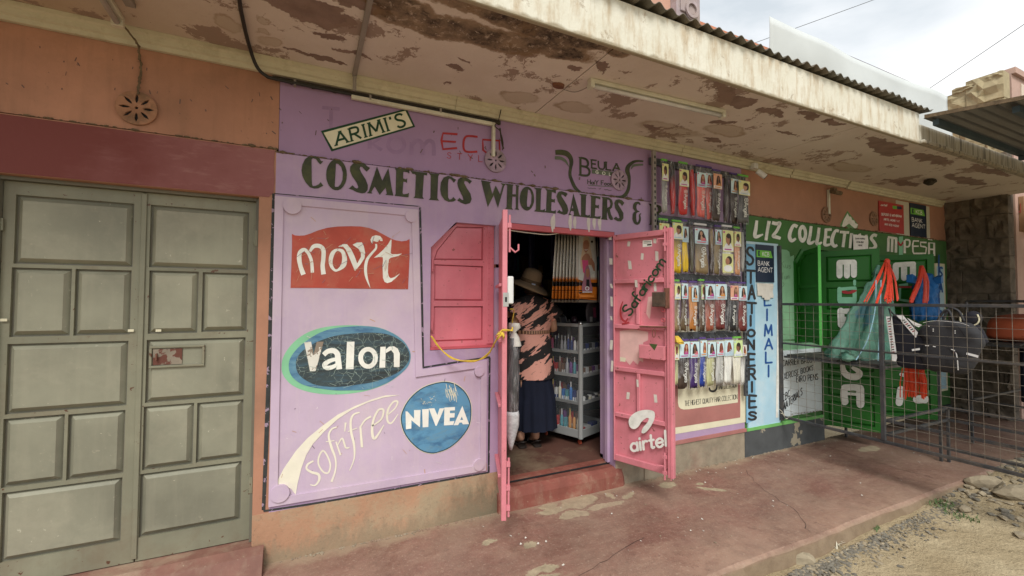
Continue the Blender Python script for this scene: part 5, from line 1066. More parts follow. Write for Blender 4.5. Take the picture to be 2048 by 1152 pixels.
for z in (.24, .36, .5): k.pbox(LP, LW - .026, z, LW - .0, z + .03, .0165, .038)
k.build('tower_bolt', M['pink'], ldr)
k = MB(); k.path([LP.at(LW - .012, 1.8, .03), LP.at(LW - .012, 2.03, .03)], .007, 8); k.pbox(LP, LW - .026, 1.95, LW, 1.98, .0165, .04); k.path([LP.at(LW - .012, 1.83, .03), LP.at(LW - .012, 1.80, .065), LP.at(LW - .012, 1.815, .085), LP.at(LW - .012, 1.85, .085)], .006, 6); k.build('tower_bolt', M['pink'], ldr)
k = MB(); a = LP.hit(1018, 583) if 0 else None
q0 = W3(1018, 553, -.44).z; q1 = W3(1018, 608, -.44).z
k.pbox(LP, LW - .055, q1, LW - .004, q0, .0165, .055); bx = k.build('white_box', M['wht_metal'], ldr, bevel=.006); k = MB(); k.poly(LP, [[(LW - .04, q0 - .03), (LW - .02, q0 - .03), (LW - .02, q0 - .036), (LW - .04, q0 - .036)]], .056); k.build('red_print', M['eco_red'], bx)
z = W3(1007, 600, -.46).z
k = MB(); e_ = LP.at(LW, 0, 0); k.obox(e_ + LP.u * .001 + LP.n * -.010 + Vector((0, 0, z - .04)), LP.u * .002, LP.n * .034, Vector((0, 0, .085))); k.build('strike_plate', M['steel'], ldr)
k = MB(); k.obox(e_ + LP.u * .0035 + LP.n * .002 + Vector((0, 0, z - .012)), LP.u * .0005, LP.n * .012, Vector((0, 0, .03))); k.build('latch_hole', M['black'], ldr)
# yellow rope tied round the leaf and hung to the shutter
M['yellow'] = mat('yellow_nylon_rope', (.62, .42, .05), .2, 40, .7, .3)
k = MB(); rp_ = [W3(862, 672, -.02), W3(880, 697, -.05), W3(910, 718, -.09), W3(948, 723, -.14), W3(975, 708, -.25), W3(990, 685, -.38), W3(1000, 668, -.47), LP.at(LW + .01, W3(1006, 662, -.46).z, -.02), LP.at(LW + .012, W3(1012, 660, -.46).z, .04), LP.at(LW - .03, W3(1020, 655, -.44).z, .05)]
k.path(cr(rp_, 8), .0045, 6); k.path([Vector(p) + Vector((0, -.004, .008 * math.sin(i * .35))) for i, p in enumerate(cr(rp_, 8))], .0035, 5)
kn = rp_[6]
for i in range(9):
    a = random.uniform(0, 6.28); d = Vector((math.cos(a), -.2, math.sin(a))) * .025; k.path(cr([kn + Vector((.01, -.012, 0)), kn + d * .7 + Vector((0, -.02, 0)), kn + d * 1.1 + Vector((0, -.005, -.01))], 3), .003, 5)
rock_mb(k, kn + Vector((.008, -.012, 0)), .016, 1.2, 1, 1, 0, 3)
tag(k.build('yellow_rope', M['yellow'], origin=kn, smooth=True), 'yellow nylon rope knotted round the left pink door leaf and looped to the shutter', 'rope')
# wrapped umbrella hanging inside the left leaf
um = thing('wrapped_umbrella', W3(1024, 655, .02), 'long grey umbrella roll wrapped in clear plastic hanging by the left pink door leaf', 'umbrella')
YU = -.02; pts = [(1020, 655, .006), (1020, 668, .012), (1024, 676, .030), (1026, 700, .040), (1026, 760, .043), (1025, 815, .041), (1024, 826, .040)]
rr_ = lambda P_: [[W3(px, py, YU) + Vector((math.cos(2 * PI * i / 18) * r_ * (1 + .08 * math.sin(i * 3)), math.sin(2 * PI * i / 18) * r_, 0)) for i in range(18)] for px, py, r_ in P_]
k = MB(); k.rings(rr_(pts[2:])); k.build('rolled_cloth', hair_mat('grey_rolled_cloth', (.055, .055, .055), (.06, .035, .03), -.65, -.5), um, smooth=True)
k = MB(); k.rings(rr_([(1022, 648, .03), (1022, 655, .036), (1021, 664, .010), (1021, 672, .022), (1025, 680, .036), (1027, 700, .044), (1026, 760, .047), (1025, 815, .045), (1024, 826, .044)]), cap1=False); k.build('plastic_wrap', M['film'], um, smooth=True)
k = MB(); k.rings(rr_([(1028, 646, .038), (1029, 655, .046), (1028, 664, .014), (1029, 674, .034), (1030, 692, .046)]), cap0=False, cap1=False); k.build('tied_bag_top', fm('crumpled_white_plastic', (.6, .58, .52), rough=.35), um, smooth=True)
k = MB(); k.rings(rr_([(1024, 822, .046), (1025, 830, .048), (1025, 850, .046), (1023, 872, .034), (1022, 890, .018), (1022, 900, .008)])); k.build('bubble_wrap_tip', mat('grey_bubble_wrap', (.5, .5, .5), .25, 40, .3, .6, 30), um, smooth=True)
k = MB(); k.path(cr([W3(1024, 650, -.0), W3(1026, 635, -.02), W3(1028, 620, -.05), LP.at(LW - .05, W3(1015, 618, -.4).z, .04)], 4), .004, 5); k.build('hanging_cord', M['yellow'], um)
# loop of pale wire across the top of the doorway
k = MB(); a = W3(1015, 460, .02); k.path(cr([a, W3(1060, 466, .03), W3(1100, 469, .03), W3(1135, 462, .02)], 6), .004, 5); tag(k.build('pale_wire', M['conduit'], origin=a), 'pale wire sagging across the top of the open doorway', 'wire')
# ================================================================== HAIR PACK RACK
RY = -.07
rk = thing('hair_rack', (3.2, RY, .6), 'dark grey perforated steel rack fixed to the wall carrying four rows of hair packs', 'rack')
def R3(px, py, y=RY): return W3(px, py, y)
BAR = []
for (xa_, ya), (xb_, yb) in (((1307, 316), (1488, 355)), ((1312, 434), (1488, 453)), ((1335, 549), (1488, 560)), ((1340, 668), (1488, 672))):
    a, b_ = R3(xa_, ya), R3(xb_, yb); z = (a.z + b_.z) / 2; BAR.append(z); k = MB(); k.box(a.x, -.035, z - .03, b_.x, -.012, z + .03); k.build('crossbar', M['rack_bar'], rk, bevel=.002)
for px, z0_, z1_ in ((1308, .9, 2.80), (1487, .60, 2.74)):
    x = R3(px, 400, -.05).x; k = MB(); k.box(x - .018, -.062, z0_, x + .018, -.0365, z1_); po = k.build('perforated_post', M['conduit_grey'] if px < 1400 else M['rack_bar'], rk, bevel=.002)
    k = MB(); z = z0_ + .03
    while z < z1_ - .03: k.box(x - .006, -.0632, z, x + .008, -.0625, z + .022); z += .05
    k.build('slots', M['black'], po, kind='stuff')
CARD = {'y': (.66, .66, .30), 'b': (.55, .70, .72), 'w': (.66, .66, .62), 'o': (.68, .36, .24), 'g': (.55, .68, .30)}
SKIN = fm('printed_skin_tone', (.36, .17, .10)); DHAIR = fm('printed_dark_hair', (.04, .025, .02)); PRED = fm('printed_pink_red', (.62, .16, .2)); PBLUE = fm('printed_pale_blue', (.42, .55, .62)); PWH = fm('printed_white', (.72, .72, .7))
def lin_card(c): return fm('card_print_' + c, CARD[c])
HAIRM = {}
def hmat(top, bot):
    key = (top, bot)
    if key not in HAIRM: HAIRM[key] = hair_mat('hair_%d' % len(HAIRM), top, bot, -.30, -.12)
    return HAIRM[key]
BLK = (.022, .021, .022); DBR = (.05, .033, .024); RED = (.50, .02, .018); SAL = (.72, .16, .14); YEL = (.72, .48, .02); BLO = (.28, .20, .10); BUR = (.17, .035, .03); WHT = (.66, .66, .60); GRY = (.36, .36, .33); OLV = (.42, .42, .22); BLU = (.012, .04, .26); PUR = (.045, .018, .12); GIN = (.50, .22, .05); RBR = (.33, .09, .05); SIL = (.4, .4, .37)
def pack(x0_, y0_, x1_, y1_, cy0, cy1, card, top, bot, hdr, lb, edge=False, txt=1, row=0, dy=0, cx0=None, cx1=None, white_tip=0):
    y = RY - .012 + dy; P = planeY(y)
    a0, t0 = P.hit(x0_, y0_); a1, t1 = P.hit(x1_, y0_ + (x1_ - x0_) * .19); b0 = (P.hit(x0_, y1_)[1] + P.hit(x1_, y1_ + (x1_ - x0_) * .03)[1]) / 2
    zt = (t0 + t1) / 2; w_ = a1 - a0; xc = (a0 + a1) / 2; h = zt - b0
    root = thing('hair_pack', (xc, y, zt), lb, 'hair pack', 'hair extension packs hanging on the wall rack')
    rd = random.Random(int(x0_ * 7 + y0_)); tilt = rd.uniform(-.045, .045)
    dep = .05 if edge else .026
    # plastic bag
    k = MB(); R_ = []
    for j in range(9):
        v = j / 8; ww = w_ / 2 * (1 if v > .04 else .9) * (1 + .02 * math.sin(v * 9 + x0_)); dd = dep / 2 * max(.12, math.sin(PI * min(1, v * 1.15)) ** .6) if not edge else dep / 2 * (.5 + .5 * math.sin(PI * v))
        if edge: ww *= .55 + .45 * math.sin(PI * v) ** .5
        z = zt - h * v; sx = tilt * v * h
        R_.append([(xc + sx + math.cos(2 * PI * i / 12) * ww, y + math.copysign(abs(math.sin(2 * PI * i / 12)) ** .6, math.sin(2 * PI * i / 12)) * dd, z) for i in range(12)])
    k.rings(R_); k.build('plastic_bag', M['film'], root, smooth=True)
    # bundle of hair
    czb = P.hit(x0_, cy1)[1] if cy1 else zt - .04
    czt = P.hit(x0_, cy0)[1] if cy0 else zt - .03
    hz = czt - .01; k = MB(); R_ = []; nb = 14
    for j in range(11):
        v = j / 10; ww = (w_ / 2 - .006) * (.9 + .1 * math.sin(v * 5 + x0_)); dd = (dep / 2 - .004) * (.75 + .25 * math.sin(v * 3))
        if edge: ww *= .5 + .4 * math.sin(PI * v)
        if v > .85: ww *= 1 - (v - .85) * rd.uniform(.2, 1.3)
        z = hz - (hz - b0 - .018) * v; sx = tilt * (zt - z) + .003 * math.sin(v * 8 + y0_)
        R_.append([(xc + sx + math.cos(2 * PI * i / nb) * ww, y + math.sin(2 * PI * i / nb) * dd * (1 + .25 * math.sin(i * 2.7 + x0_)), z + (rd.uniform(-.014, .012) if j == 10 else 0)) for i in range(nb)])
    k.rings(R_); k.build('hair_bundle', hmat(top, bot), root, smooth=True)
    yf = dep / 2 + .001
    # coloured header at the top of the bag
    if hdr:
        k = MB(); k.rings([[(xc - w_ * .42, y - .006, zt - .002), (xc + w_ * .42, y - .006, zt - .002), (xc + w_ * .42, y + .006, zt - .002), (xc - w_ * .42, y + .006, zt - .002)],
                           [(xc - w_ * .40, y - .005, zt + .014), (xc + w_ * .40, y - .005, zt + .014), (xc + w_ * .40, y + .005, zt + .014), (xc - w_ * .40, y + .005, zt + .014)]])
        k.build('header_strip', fm('header_' + hdr, {'green': (.14, .42, .06), 'purple': (.09, .05, .2), 'white': (.6, .6, .6)}[hdr]), root)
    if card and cy1:
        c0 = P.hit(cx0, cy0)[0] if cx0 else a0 + w_ * .06; c1 = P.hit(cx1, cy0)[0] if cx1 else a1 - w_ * .05
        cw, ch_ = c1 - c0, czt - czb; k = MB(); pt = lambda u, v: (c0 + u * cw, czb + v * ch_)
        k.pbox(P, c0, czb, c1, czt, yf, yf + .0012)
        def el(u, v, ru, rv, m_, o, a_=0, n_=12): k.mi = m_; k.poly(P, [[pt(u + ru * math.cos(2 * PI * i / n_), v + rv * math.sin(2 * PI * i / n_)) for i in range(n_)]], yf + o)
        u0 = rd.uniform(.42, .66); MH = rd.choice((DHAIR, DHAIR, fm('printed_brown_hair', (.14, .06, .03)), fm('printed_auburn_hair', (.22, .05, .03)))); MR = rd.choice((PRED, PBLUE, fm('printed_orange', (.6, .25, .06)), fm('printed_magenta', (.42, .06, .25)))); sk_ = rd.choice((SKIN, fm('printed_light_skin', (.50, .28, .18)), fm('printed_deep_skin', (.22, .10, .06)))); du_ = rd.uniform(-.12, .1)
        k.mi = 5; k.poly(P, [[pt(.02, .04), pt(.98, .04), pt(.98, .2), pt(.02, .2)]], yf + .0016)
        if card in 'yg':
            el(u0 + .02, .60, .27, .27, 2, .002); k.mi = 4; k.poly(P, [[pt(.12, .21), pt(.9, .21), pt(.78, .38), pt(.62, .45), pt(.42, .42), pt(.25, .36)]], yf + .0019); el(u0 - .06, .57, .19, .21, 1, .0024); k.mi = 1; k.poly(P, [[pt(.45, .3), pt(.62, .3), pt(.6, .48), pt(.46, .48)]], yf + .0022)
            el(u0 + .02, .74, .22, .12, 2, .0027)
        else:
            k.mi = 2; k.poly(P, [[pt(.3 + du_, .24), pt(.34 + du_, .6), pt(.45 + du_, .86), pt(.6 + du_, .9), pt(.72 + du_, .82), pt(.82 + du_ * .5, .5), pt(.86, .22), pt(.6, .28)]], yf + .002)
            k.mi = 3; k.poly(P, [[pt(.42, .2), pt(.85, .2), pt(.75, .4), pt(.52, .42)]], yf + .0023); el(.57 + du_, .68, .1, .14, 1, .0026); k.mi = 1; k.poly(P, [[pt(.5 + du_, .3), pt(.66, .3), pt(.6 + du_, .55), pt(.54 + du_, .55)]], yf + .0024)
        k.mi = 3; k.poly(P, [[pt(.05, .86), pt(.2, .86), pt(.2, .95), pt(.05, .95)]], yf + .0018); k.poly(P, [[pt(.15, .08), pt(.8, .08), pt(.8, .14), pt(.15, .14)]], yf + .0021)
        k.build('header_card', [lin_card(card), sk_, MH, MR, PWH, PBLUE if card in 'bw' else PWH], root)
    if txt and not edge:
        pp = Paint(P, ID, yf + .003); zs = czb if cy1 else zt; pxm = (x0_ + x1_) / 2 + (x1_ - x0_) * (.15 if txt == 1 else 0); hh = y1_ - (cy1 or y0_); ytop = (cy1 or y0_) + hh * .28; ln = hh * .5; hw = (x1_ - x0_) * .16
        col_ = 0
        # reads from top to bottom
        pp.text('Angels', ((pxm - hw, ytop), (pxm - hw, ytop + ln), (pxm + hw, ytop + ln), (pxm + hw, ytop)), .15, 0, gap=.1, caps=False)
        cc_ = (pxm, ytop - hh * .08); pp.stroke([(cc_[0] + math.cos(2 * PI * i / 10) * hw * .9, cc_[1] + math.sin(2 * PI * i / 10) * hw * .9) for i in range(10)], hw * .25, closed=True, smooth=0); pp.disc(cc_, hw * .35, n=6)
        pp.build('brand_lettering', M['letter_white'], root)
    # hook wire from the bar
    zb = BAR[row]; k = MB(); k.path([(xc, -.04, zb + .01), (xc + rd.uniform(-.008, .008), y + .004, zb - .012), (xc, y, zt + .012)], .0017, 4); k.build('hook_wire', M['steel'], root)
    return root
G_ = 'green'; U_ = 'purple'
def PK(row, base, q, *a, **k_): pack(*q, *a, row=row, **k_)
pack(1321, 320, 1335, 426, 327, 361, 'y', BLK, GRY, G_, 'narrow black to grey hair pack, first at the left of the top row', row=0)
pack(1338, 322, 1350, 430, 0, 0, None, BLK, RED, None, 'side-on black to red hair pack beside the black to grey one, top row', edge=True, row=0)
pack(1355, 325, 1376, 432, 338, 372, 'y', RED, None, G_, 'bright red hair pack with a yellow card in the top row', row=0)
pack(1377, 330, 1388, 434, 0, 0, None, RED, None, None, 'side-on bright red hair pack squeezed between the red and the salmon packs', edge=True, row=0)
pack(1408, 334, 1424, 440, 346, 374, 'b', BLK, SAL, U_, 'black to pink ombre hair pack tucked behind the salmon pack, top row', row=0, dy=.03)
pack(1390, 331, 1411, 435, 344, 373, 'b', SAL, None, U_, 'plain salmon pink hair pack in the top row', row=0, txt=1)
pack(1423, 340, 1442, 444, 347, 377, 'o', BLK, DBR, U_, 'black hair pack with an orange edged card in the middle of the top row', row=0)
pack(1447, 343, 1458, 446, 0, 0, None, BLK, DBR, None, 'side-on black hair pack in the gap of the top row', edge=True, row=0)
pack(1458, 347, 1475, 449, 357, 386, 'b', BLK, DBR, U_, 'black hair pack with a pale card half hidden at the right of the top row', row=0, dy=.025)
pack(1473, 350, 1498, 448, 360, 389, 'y', BLK, (.1, .1, .1), G_, 'wide black hair pack with a yellow card at the right end of the top row', row=0)
pack(1315, 438, 1337, 547, 446, 480, 'y', BLK, BLO, G_, 'yellow card pack peeping above the right pink door leaf in the second row', row=1)
pack(1361, 441, 1375, 547, 453, 484, 'b', YEL, None, U_, 'bright yellow hair pack with a pale blue card in the second row', row=1, txt=0, dy=.02)
pack(1341, 441, 1364, 548, 445, 478, 'y', BLK, YEL, G_, 'black to yellow ombre hair pack beside the pink door leaf, second row', row=1)
pack(1377, 444, 1387, 548, 0, 0, None, (.09, .085, .05), None, None, 'side-on olive brown hair pack next to the bright yellow pack', edge=True, row=1, dy=.02)
pack(1385, 447, 1415, 549, 456, 487, 'b', (.07, .075, .07), BLO, 'white', 'wide charcoal to blond hair pack with a pale blue card in the second row', row=1)
pack(1416, 449, 1427, 550, 0, 0, None, BLO, DBR, None, 'side-on brown hair pack in the middle of the second row', edge=True, row=1)
pack(1427, 452, 1442, 551, 459, 489, 'b', BLO, (.2, .15, .07), U_, 'dull blond hair pack in the second row left of the two-portrait card', row=1)
pack(1465, 455, 1480, 552, 463, 493, 'y', (.42, .17, .07), (.6, .3, .16), G_, 'ginger brown hair pack at the right end of the second row', row=1)
q_ = None
pack(1441, 451, 1465, 551, 460, 503, 'y', WHT, None, 'white', 'pack with two stacked yellow portrait cards in the second row', row=1, txt=0, dy=-.01)
P = planeY(RY - .022); rr = [P.hit(1442, 507), P.hit(1464, 546)]; 
o_ = [o for o in C.objects if o.name.startswith('hair_pack') and o.get('label', '').startswith('pack with two')][0]
k = MB(); k.pbox(P, rr[0][0], rr[1][1], rr[1][0], rr[0][1], .0145, .0155); cw = rr[1][0] - rr[0][0]; ch_ = rr[0][1] - rr[1][1]
pt = lambda u, v: (rr[0][0] + u * cw, rr[1][1] + v * ch_)
for u, v, ru, rv, m_, o in ((.6, .66, .28, .22, 2, .0165), (.45, .6, .2, .19, 1, .017), (.5, .22, .4, .18, 3, .0163)): k.mi = m_; k.poly(P, [[pt(u + ru * math.cos(i * PI / 6), v + rv * math.sin(i * PI / 6)) for i in range(12)]], o)
k.build('header_card', [lin_card('y'), SKIN, DHAIR, PWH], o_)
pack(1480, 456, 1486, 545, 0, 0, None, GRY, None, None, 'thin grey sliver of a pack against the right post in the second row', edge=True, row=1)
pack(1346, 561, 1359, 664, 567, 599, 'y', BLK, BLO, G_, 'dark to light brown hair pack cut off by the pink door leaf, third row', row=2)
pack(1360, 563, 1374, 664, 567, 598, 'b', DBR, (.12, .08, .04), U_, 'dark brown hair pack second from the door leaf in the third row', row=2)
pack(1376, 563, 1395, 664, 571, 603, 'b', GIN, (.42, .16, .03), U_, 'orange ginger hair pack with a narrow pale card in the third row', row=2, cx0=1381)
pack(1395, 560, 1409, 664, 569, 599, 'g', (.07, .07, .065), (.12, .08, .05), G_, 'charcoal hair pack with a thin green card in the third row', row=2, dy=.02, cx0=1400)
pack(1407, 563, 1429, 665, 568, 599, 'b', BLK, RBR, U_, 'black to auburn hair pack in the third row', row=2)
pack(1427, 564, 1452, 662, 568, 599, 'b', BUR, None, U_, 'broad brick red hair pack in the middle of the third row', row=2)
pack(1451, 563, 1459, 663, 0, 0, None, BLK, None, None, 'side-on black hair pack with a torn white corner in the third row', edge=True, row=2)
pack(1457, 564, 1475, 664, 571, 600, 'o', BLK, None, U_, 'jet black hair pack with an orange card in the third row', row=2, txt=2)
pack(1474, 565, 1492, 665, 572, 601, 'b', (.07, .02, .02), BUR, U_, 'deep burgundy hair pack at the right end of the third row', row=2)
pack(1346, 676, 1356, 772, 688, 720, 'y', BLK, OLV, None, 'thin slice of a pack against the pink door leaf in the bottom row', row=3, txt=0)
pack(1355, 679, 1378, 778, 684, 716, 'b', BLK, DBR, U_, 'black hair pack with frayed tips in the bottom row', row=3)
pack(1377, 679, 1397, 779, 684, 716, 'b', PUR, None, U_, 'deep purple hair pack in the bottom row', row=3)
pack(1397, 676, 1412, 776, 681, 713, 'b', BLU, None, U_, 'royal blue hair pack in the bottom row', row=3)
pack(1412, 678, 1430, 774, 684, 715, 'b', OLV, None, U_, 'pale olive blond hair pack in the bottom row', row=3)
pack(1430, 677, 1447, 772, 683, 712, 'b', SIL, None, U_, 'silver grey hair pack in the bottom row', row=3)
pack(1446, 676, 1465, 771, 681, 712, 'b', WHT, None, U_, 'snow white hair pack in the bottom row', row=3, txt=0)
pack(1464, 674, 1483, 770, 681, 714, 'g', (.66, .64, .52), None, G_, 'ivory hair pack with a yellow green card in the bottom row', row=3, txt=0)
pack(1482, 678, 1491, 770, 690, 712, 'w', DBR, WHT, None, 'thin sliver of a pack at the right end of the bottom row', row=3, txt=0)
k = MB(); a = W3(1350, 672, -.12); k.rings([[a + Vector((dx, dy, 0)) for dx, dy in ((0, 0), (.03, -.01), (.04, .01), (0, .01))], [a + Vector((dx, dy, -.05)) for dx, dy in ((0, -.02), (.07, -.03), (.08, 0), (0, .01))], [a + Vector((dx, dy, -.07)) for dx, dy in ((.04, -.02), (.085, -.02), (.085, 0), (.05, .01))]])
tag(k.build('yellow_rag', M['yellow'], origin=a), 'small yellow rag tucked behind the edge of the right pink door leaf', 'rag')

# ================================================================== GREEN SHOP
gs = thing('green_shop_front', (6, 0, 0), 'green painted shop front with white hand lettering on a green band', 'shop wall')
M['brown_wall'] = mat('brown_pink_wall_paint', (.36, .185, .12), .14, 2, .85, .15, dirt=(.2, .12, .08), damt=.4)
GX = (5.06, 7.25)
wa = [WALL.hit(1597, 680), WALL.hit(1640, 495)]; gx0, gx1 = 4.70, 5.03
k = MB(); k.poly(WALL, [[(XE, .245), (5.14, .245), (5.14, 2.08), (7.33, 2.08), (7.33, .1), (XR, .1), (XR, 2.362), (XE, 2.362)], [(gx0, 1.12), (gx0, 1.9), (gx0 + .12, 2.04), (gx1, 2.04), (gx1, 1.12)]], 0, .18); k.build('lower_wall', M['green_paint'], gs)
k = MB(); k.pbox(WALL, XE + .001, 2.368, XR, 2.95, -.2, -.006); k.build('upper_wall', M['brown_wall'], gs)
crumbs(XE, XR, 2.365, gs, 5)
k = MB(); k.pbox(WALL, XE - .02, -.1, 5.13, .2445, -.2, .016); k.build('plinth', M['grey_plinth'], gs); k = MB(); k.pbox(WALL, 7.34, -.1, XR, .09, -.2, .01); k.build('plinth', M['grey_plinth'], gs)
k = MB(); k.pbox(WALL, XE + .01, .2455, 5.135, .275, .001, .02); k.build('green_ledge', mat('bright_green_ledge_paint', (.16, .42, .12), .15, 5), gs)
k = MB(); k.poly(WALL, [[(4.40, 1.11), (4.66, 1.11), (4.66, 2.0), (4.60, 1.98), (4.585, 2.03), (4.54, 2.05), (4.40, 2.05)]], .003); k.poly(WALL, [[(4.40, .99), (5.13, .99), (5.13, 1.06), (4.40, 1.108)]], .003); pgn = k.build('pale_field', M['pale_green'], gs)
for w_ in range(1): 
    k = MB(); k.poly(WALL, [[(gx0 - .05, 1.08), (gx1 + .05, 1.08), (gx1 + .05, 2.07), (gx0 + .08, 2.07), (gx0 - .05, 1.93)], [(gx0, 1.12), (gx1, 1.12), (gx1, 2.04), (gx0 + .12, 2.04), (gx0, 1.9)]], .015, .0145); k.build('window_frame', M['green_door'], gs, bevel=.002)
k = MB(); k.box(3.9, .3, 0, XR, .32, 2.9) ; k.build('dark_backing', M['black'], gs)  # black sheet painted in place of the unlit room within
P_ = Paint(WALL, c2, .0045); P_.text('Kus', ((248, 165), (305, 175), (305, 135), (246, 125)), .05, 0, caps=False, gap=.2); P_.text('Tun', ((248, 240), (295, 235), (295, 200), (246, 200)), .05, 0, caps=False, gap=.2); P_.stroke([(255, 255), (265, 270), (250, 290)], 2); P_.build('scribble', M['ghost'] if 0 else fm('pencil_scribble', (.1, .16, .1)), gs)
vent(UP, UP.hit(1651, 430), .088, gs, mat('dusty_brown_vent', (.24, .14, .09), .3, 12, .95, .3, dirt=(.08, .06, .04), damt=.8, dscale=9)); vent(UP, UP.hit(1746, 438), .088, gs, bpy.data.materials['dusty_brown_vent'])
# green open shutter of the window
SPg, SW = door_plane((gx0 + .0, -.012), (4.56, -.31))
if SPg.n.dot(CAM - SPg.o) < 0: SPg = Pl(SPg.o, SPg.u, -SPg.n)
gsh = thing('green_window_shutter', (gx0, -.012, 1.1), 'open dark green window shutter with clipped corner at the green shop', 'shutter')
k = MB(); o_ = [(0, 1.12), (SW, 1.08), (SW, 2.05), (.12, 2.03), (0, 1.9)]; pn = [[(.03, 1.68), (.03, 1.87), (.13, 1.99), (SW - .04, 2.0), (SW - .04, 1.68)], [(.03, 1.42), (SW - .04, 1.41), (SW - .04, 1.65), (.03, 1.65)], [(.03, 1.15), (SW - .04, 1.12), (SW - .04, 1.38), (.03, 1.39)]]
k.poly(SPg, [o_] + pn, .01, .02); k.build('shutter_frame', M['green_door'], gsh)
for p_ in pn: k = MB(); k.poly(SPg, [p_], -.004); k.build('panel', M['green_door'], gsh)
k = MB(); k.poly(SPg, [o_], -.0105); k.build('back_sheet', M['green_door'], gsh)
k = MB(); k.pbox(SPg, SW + .001, 1.06, SW + .006, 2.07, -.012, .016); k.build('edge_flange', mat('brighter_green_edge', (.07, .30, .06), .1, 4), gsh)  # edge in a brighter green than the shutter faces
# doors
def green_leaf(h, l, zb, zt, rows, lb, letters):
    P, Wd = door_plane(h, l)
    if P.n.dot(CAM - P.o) < 0: P = Pl(P.o, P.u, -P.n)
    t_ = thing('green_door_leaf', (h[0], h[1], zb), lb, 'door')
    m_ = .045; hl = [[(m_, a), (Wd - m_ * 1.4, a), (Wd - m_ * 1.4, b_), (m_, b_)] for a, b_ in rows]
    k = MB(); k.poly(P, [[(0, zb), (Wd, zb), (Wd, zt), (0, zt)]] + hl, .01, .022); k.build('door_frame', M['green_door'], t_, bevel=.003)
    for q in hl: k = MB(); k.frustum(P, (q[0][0] + .004, q[0][1] + .004, q[2][0] - .004, q[2][1] - .004), (q[0][0] + .022, q[0][1] + .022, q[2][0] - .022, q[2][1] - .022), -.006, .006); k.build('panel', M['green_door'], t_)
    k = MB(); k.poly(P, [[(0.002, zb), (Wd - .002, zb), (Wd - .002, zt), (.002, zt)]], -.0125); k.build('back_sheet', M['green_door'], t_)
    P_ = Paint(P, crop(1640, 490, 3.115), .0115); letters(P_); P_.build('white_lettering', [M['letter_white'], mat('mint_lettering', (.22, .50, .32), .1, 9), M['eco_red']], t_, label='white vertical hand painted letters'); return P, Wd
def let1(P_):
    for x, y0_, y1_ in ((122, 112, 190), (168, 110, 190), (211, 110, 186)): P_.stroke([(x, y0_), (x, y1_)], 38, smooth=0, caps=True)
    P_.stroke([(122, 108), (211, 106)], 30, caps=True)
    P_.stroke([(216, 225), (216, 245)], 18, m=1, caps=True); P_.stroke([(125, 275), (214, 268)], 20, m=1, smooth=0, caps=True); P_.stroke([(122, 275), (122, 345)], 28, m=1, smooth=0, caps=True); P_.stroke([(216, 270), (216, 345)], 26, m=1, smooth=0, caps=True); P_.poly([(112, 325), (228, 325), (226, 360), (212, 372), (128, 372), (112, 358)], m=1)
    P_.stroke([(130, 285, 4), (150, 292, 20), (180, 297, 14), (205, 290, 20), (230, 284, 5)], m=2)
    P_.stroke([(130, 412), (133, 495)], 44, smooth=0, caps=True); P_.stroke([(140, 414, 34), (195, 412, 30), (212, 432, 30), (195, 458, 30), (150, 462, 30)], caps=True)
    P_.stroke([(135, 580), (135, 640)], 40, smooth=0, caps=True); P_.stroke([(135, 572), (195, 568)], 28, caps=True)
    P_.stroke([(140, 752, 30), (150, 790, 38), (180, 815, 40), (225, 820, 42), (248, 802, 38), (235, 782, 30), (205, 765, 20)], caps=True)
    P_.stroke([(155, 975, 46), (150, 930, 44), (152, 895, 44)], caps=True); P_.stroke([(152, 888, 40), (210, 885, 40), (245, 892, 44)], caps=True); P_.stroke([(250, 895), (252, 990)], 50, smooth=0, caps=True); P_.stroke([(170, 925), (240, 930)], 18)
P, WL1 = green_leaf((5.12, -.012), (5.33, -.46), .17, 2.06, [(1.72, 2.0), (1.42, 1.66), (1.10, 1.36), (.78, 1.04), (.50, .72), (.22, .44)], 'left glossy green door leaf lettered from top to bottom in white', let1)
def let2(P_):
    for x in (468, 520, 575): P_.stroke([(x, 130), (x, 205)], 38, smooth=0, caps=True)
    P_.stroke([(468, 125), (580, 118)], 30, caps=True)
    P_.stroke([(545, 245), (495, 250), (492, 340), (560, 352)], 18, smooth=0, m=1); P_.stroke([(485, 262), (570, 262)], 12, m=2)
    P_.stroke([(500, 900), (490, 980)], 46, smooth=0, caps=True); P_.stroke([(600, 960), (650, 960)], 50, smooth=0, caps=True); P_.stroke([(500, 805), (522, 812)], 20, caps=True)
green_leaf((6.02, -.012), (6.50, -.45), .17, 2.06, [(1.72, 2.0), (1.42, 1.66), (1.10, 1.36), (.78, 1.04), (.50, .72), (.22, .44)], 'right green door leaf lettered in white behind the hanging blue bag', let2)
k = MB(); k.pbox(WALL, 5.47, .1, 6.0, 2.078, -.16, -.05); k.build('inner_panel', fm('dark_green_interior', (.008, .03, .008)), gs)
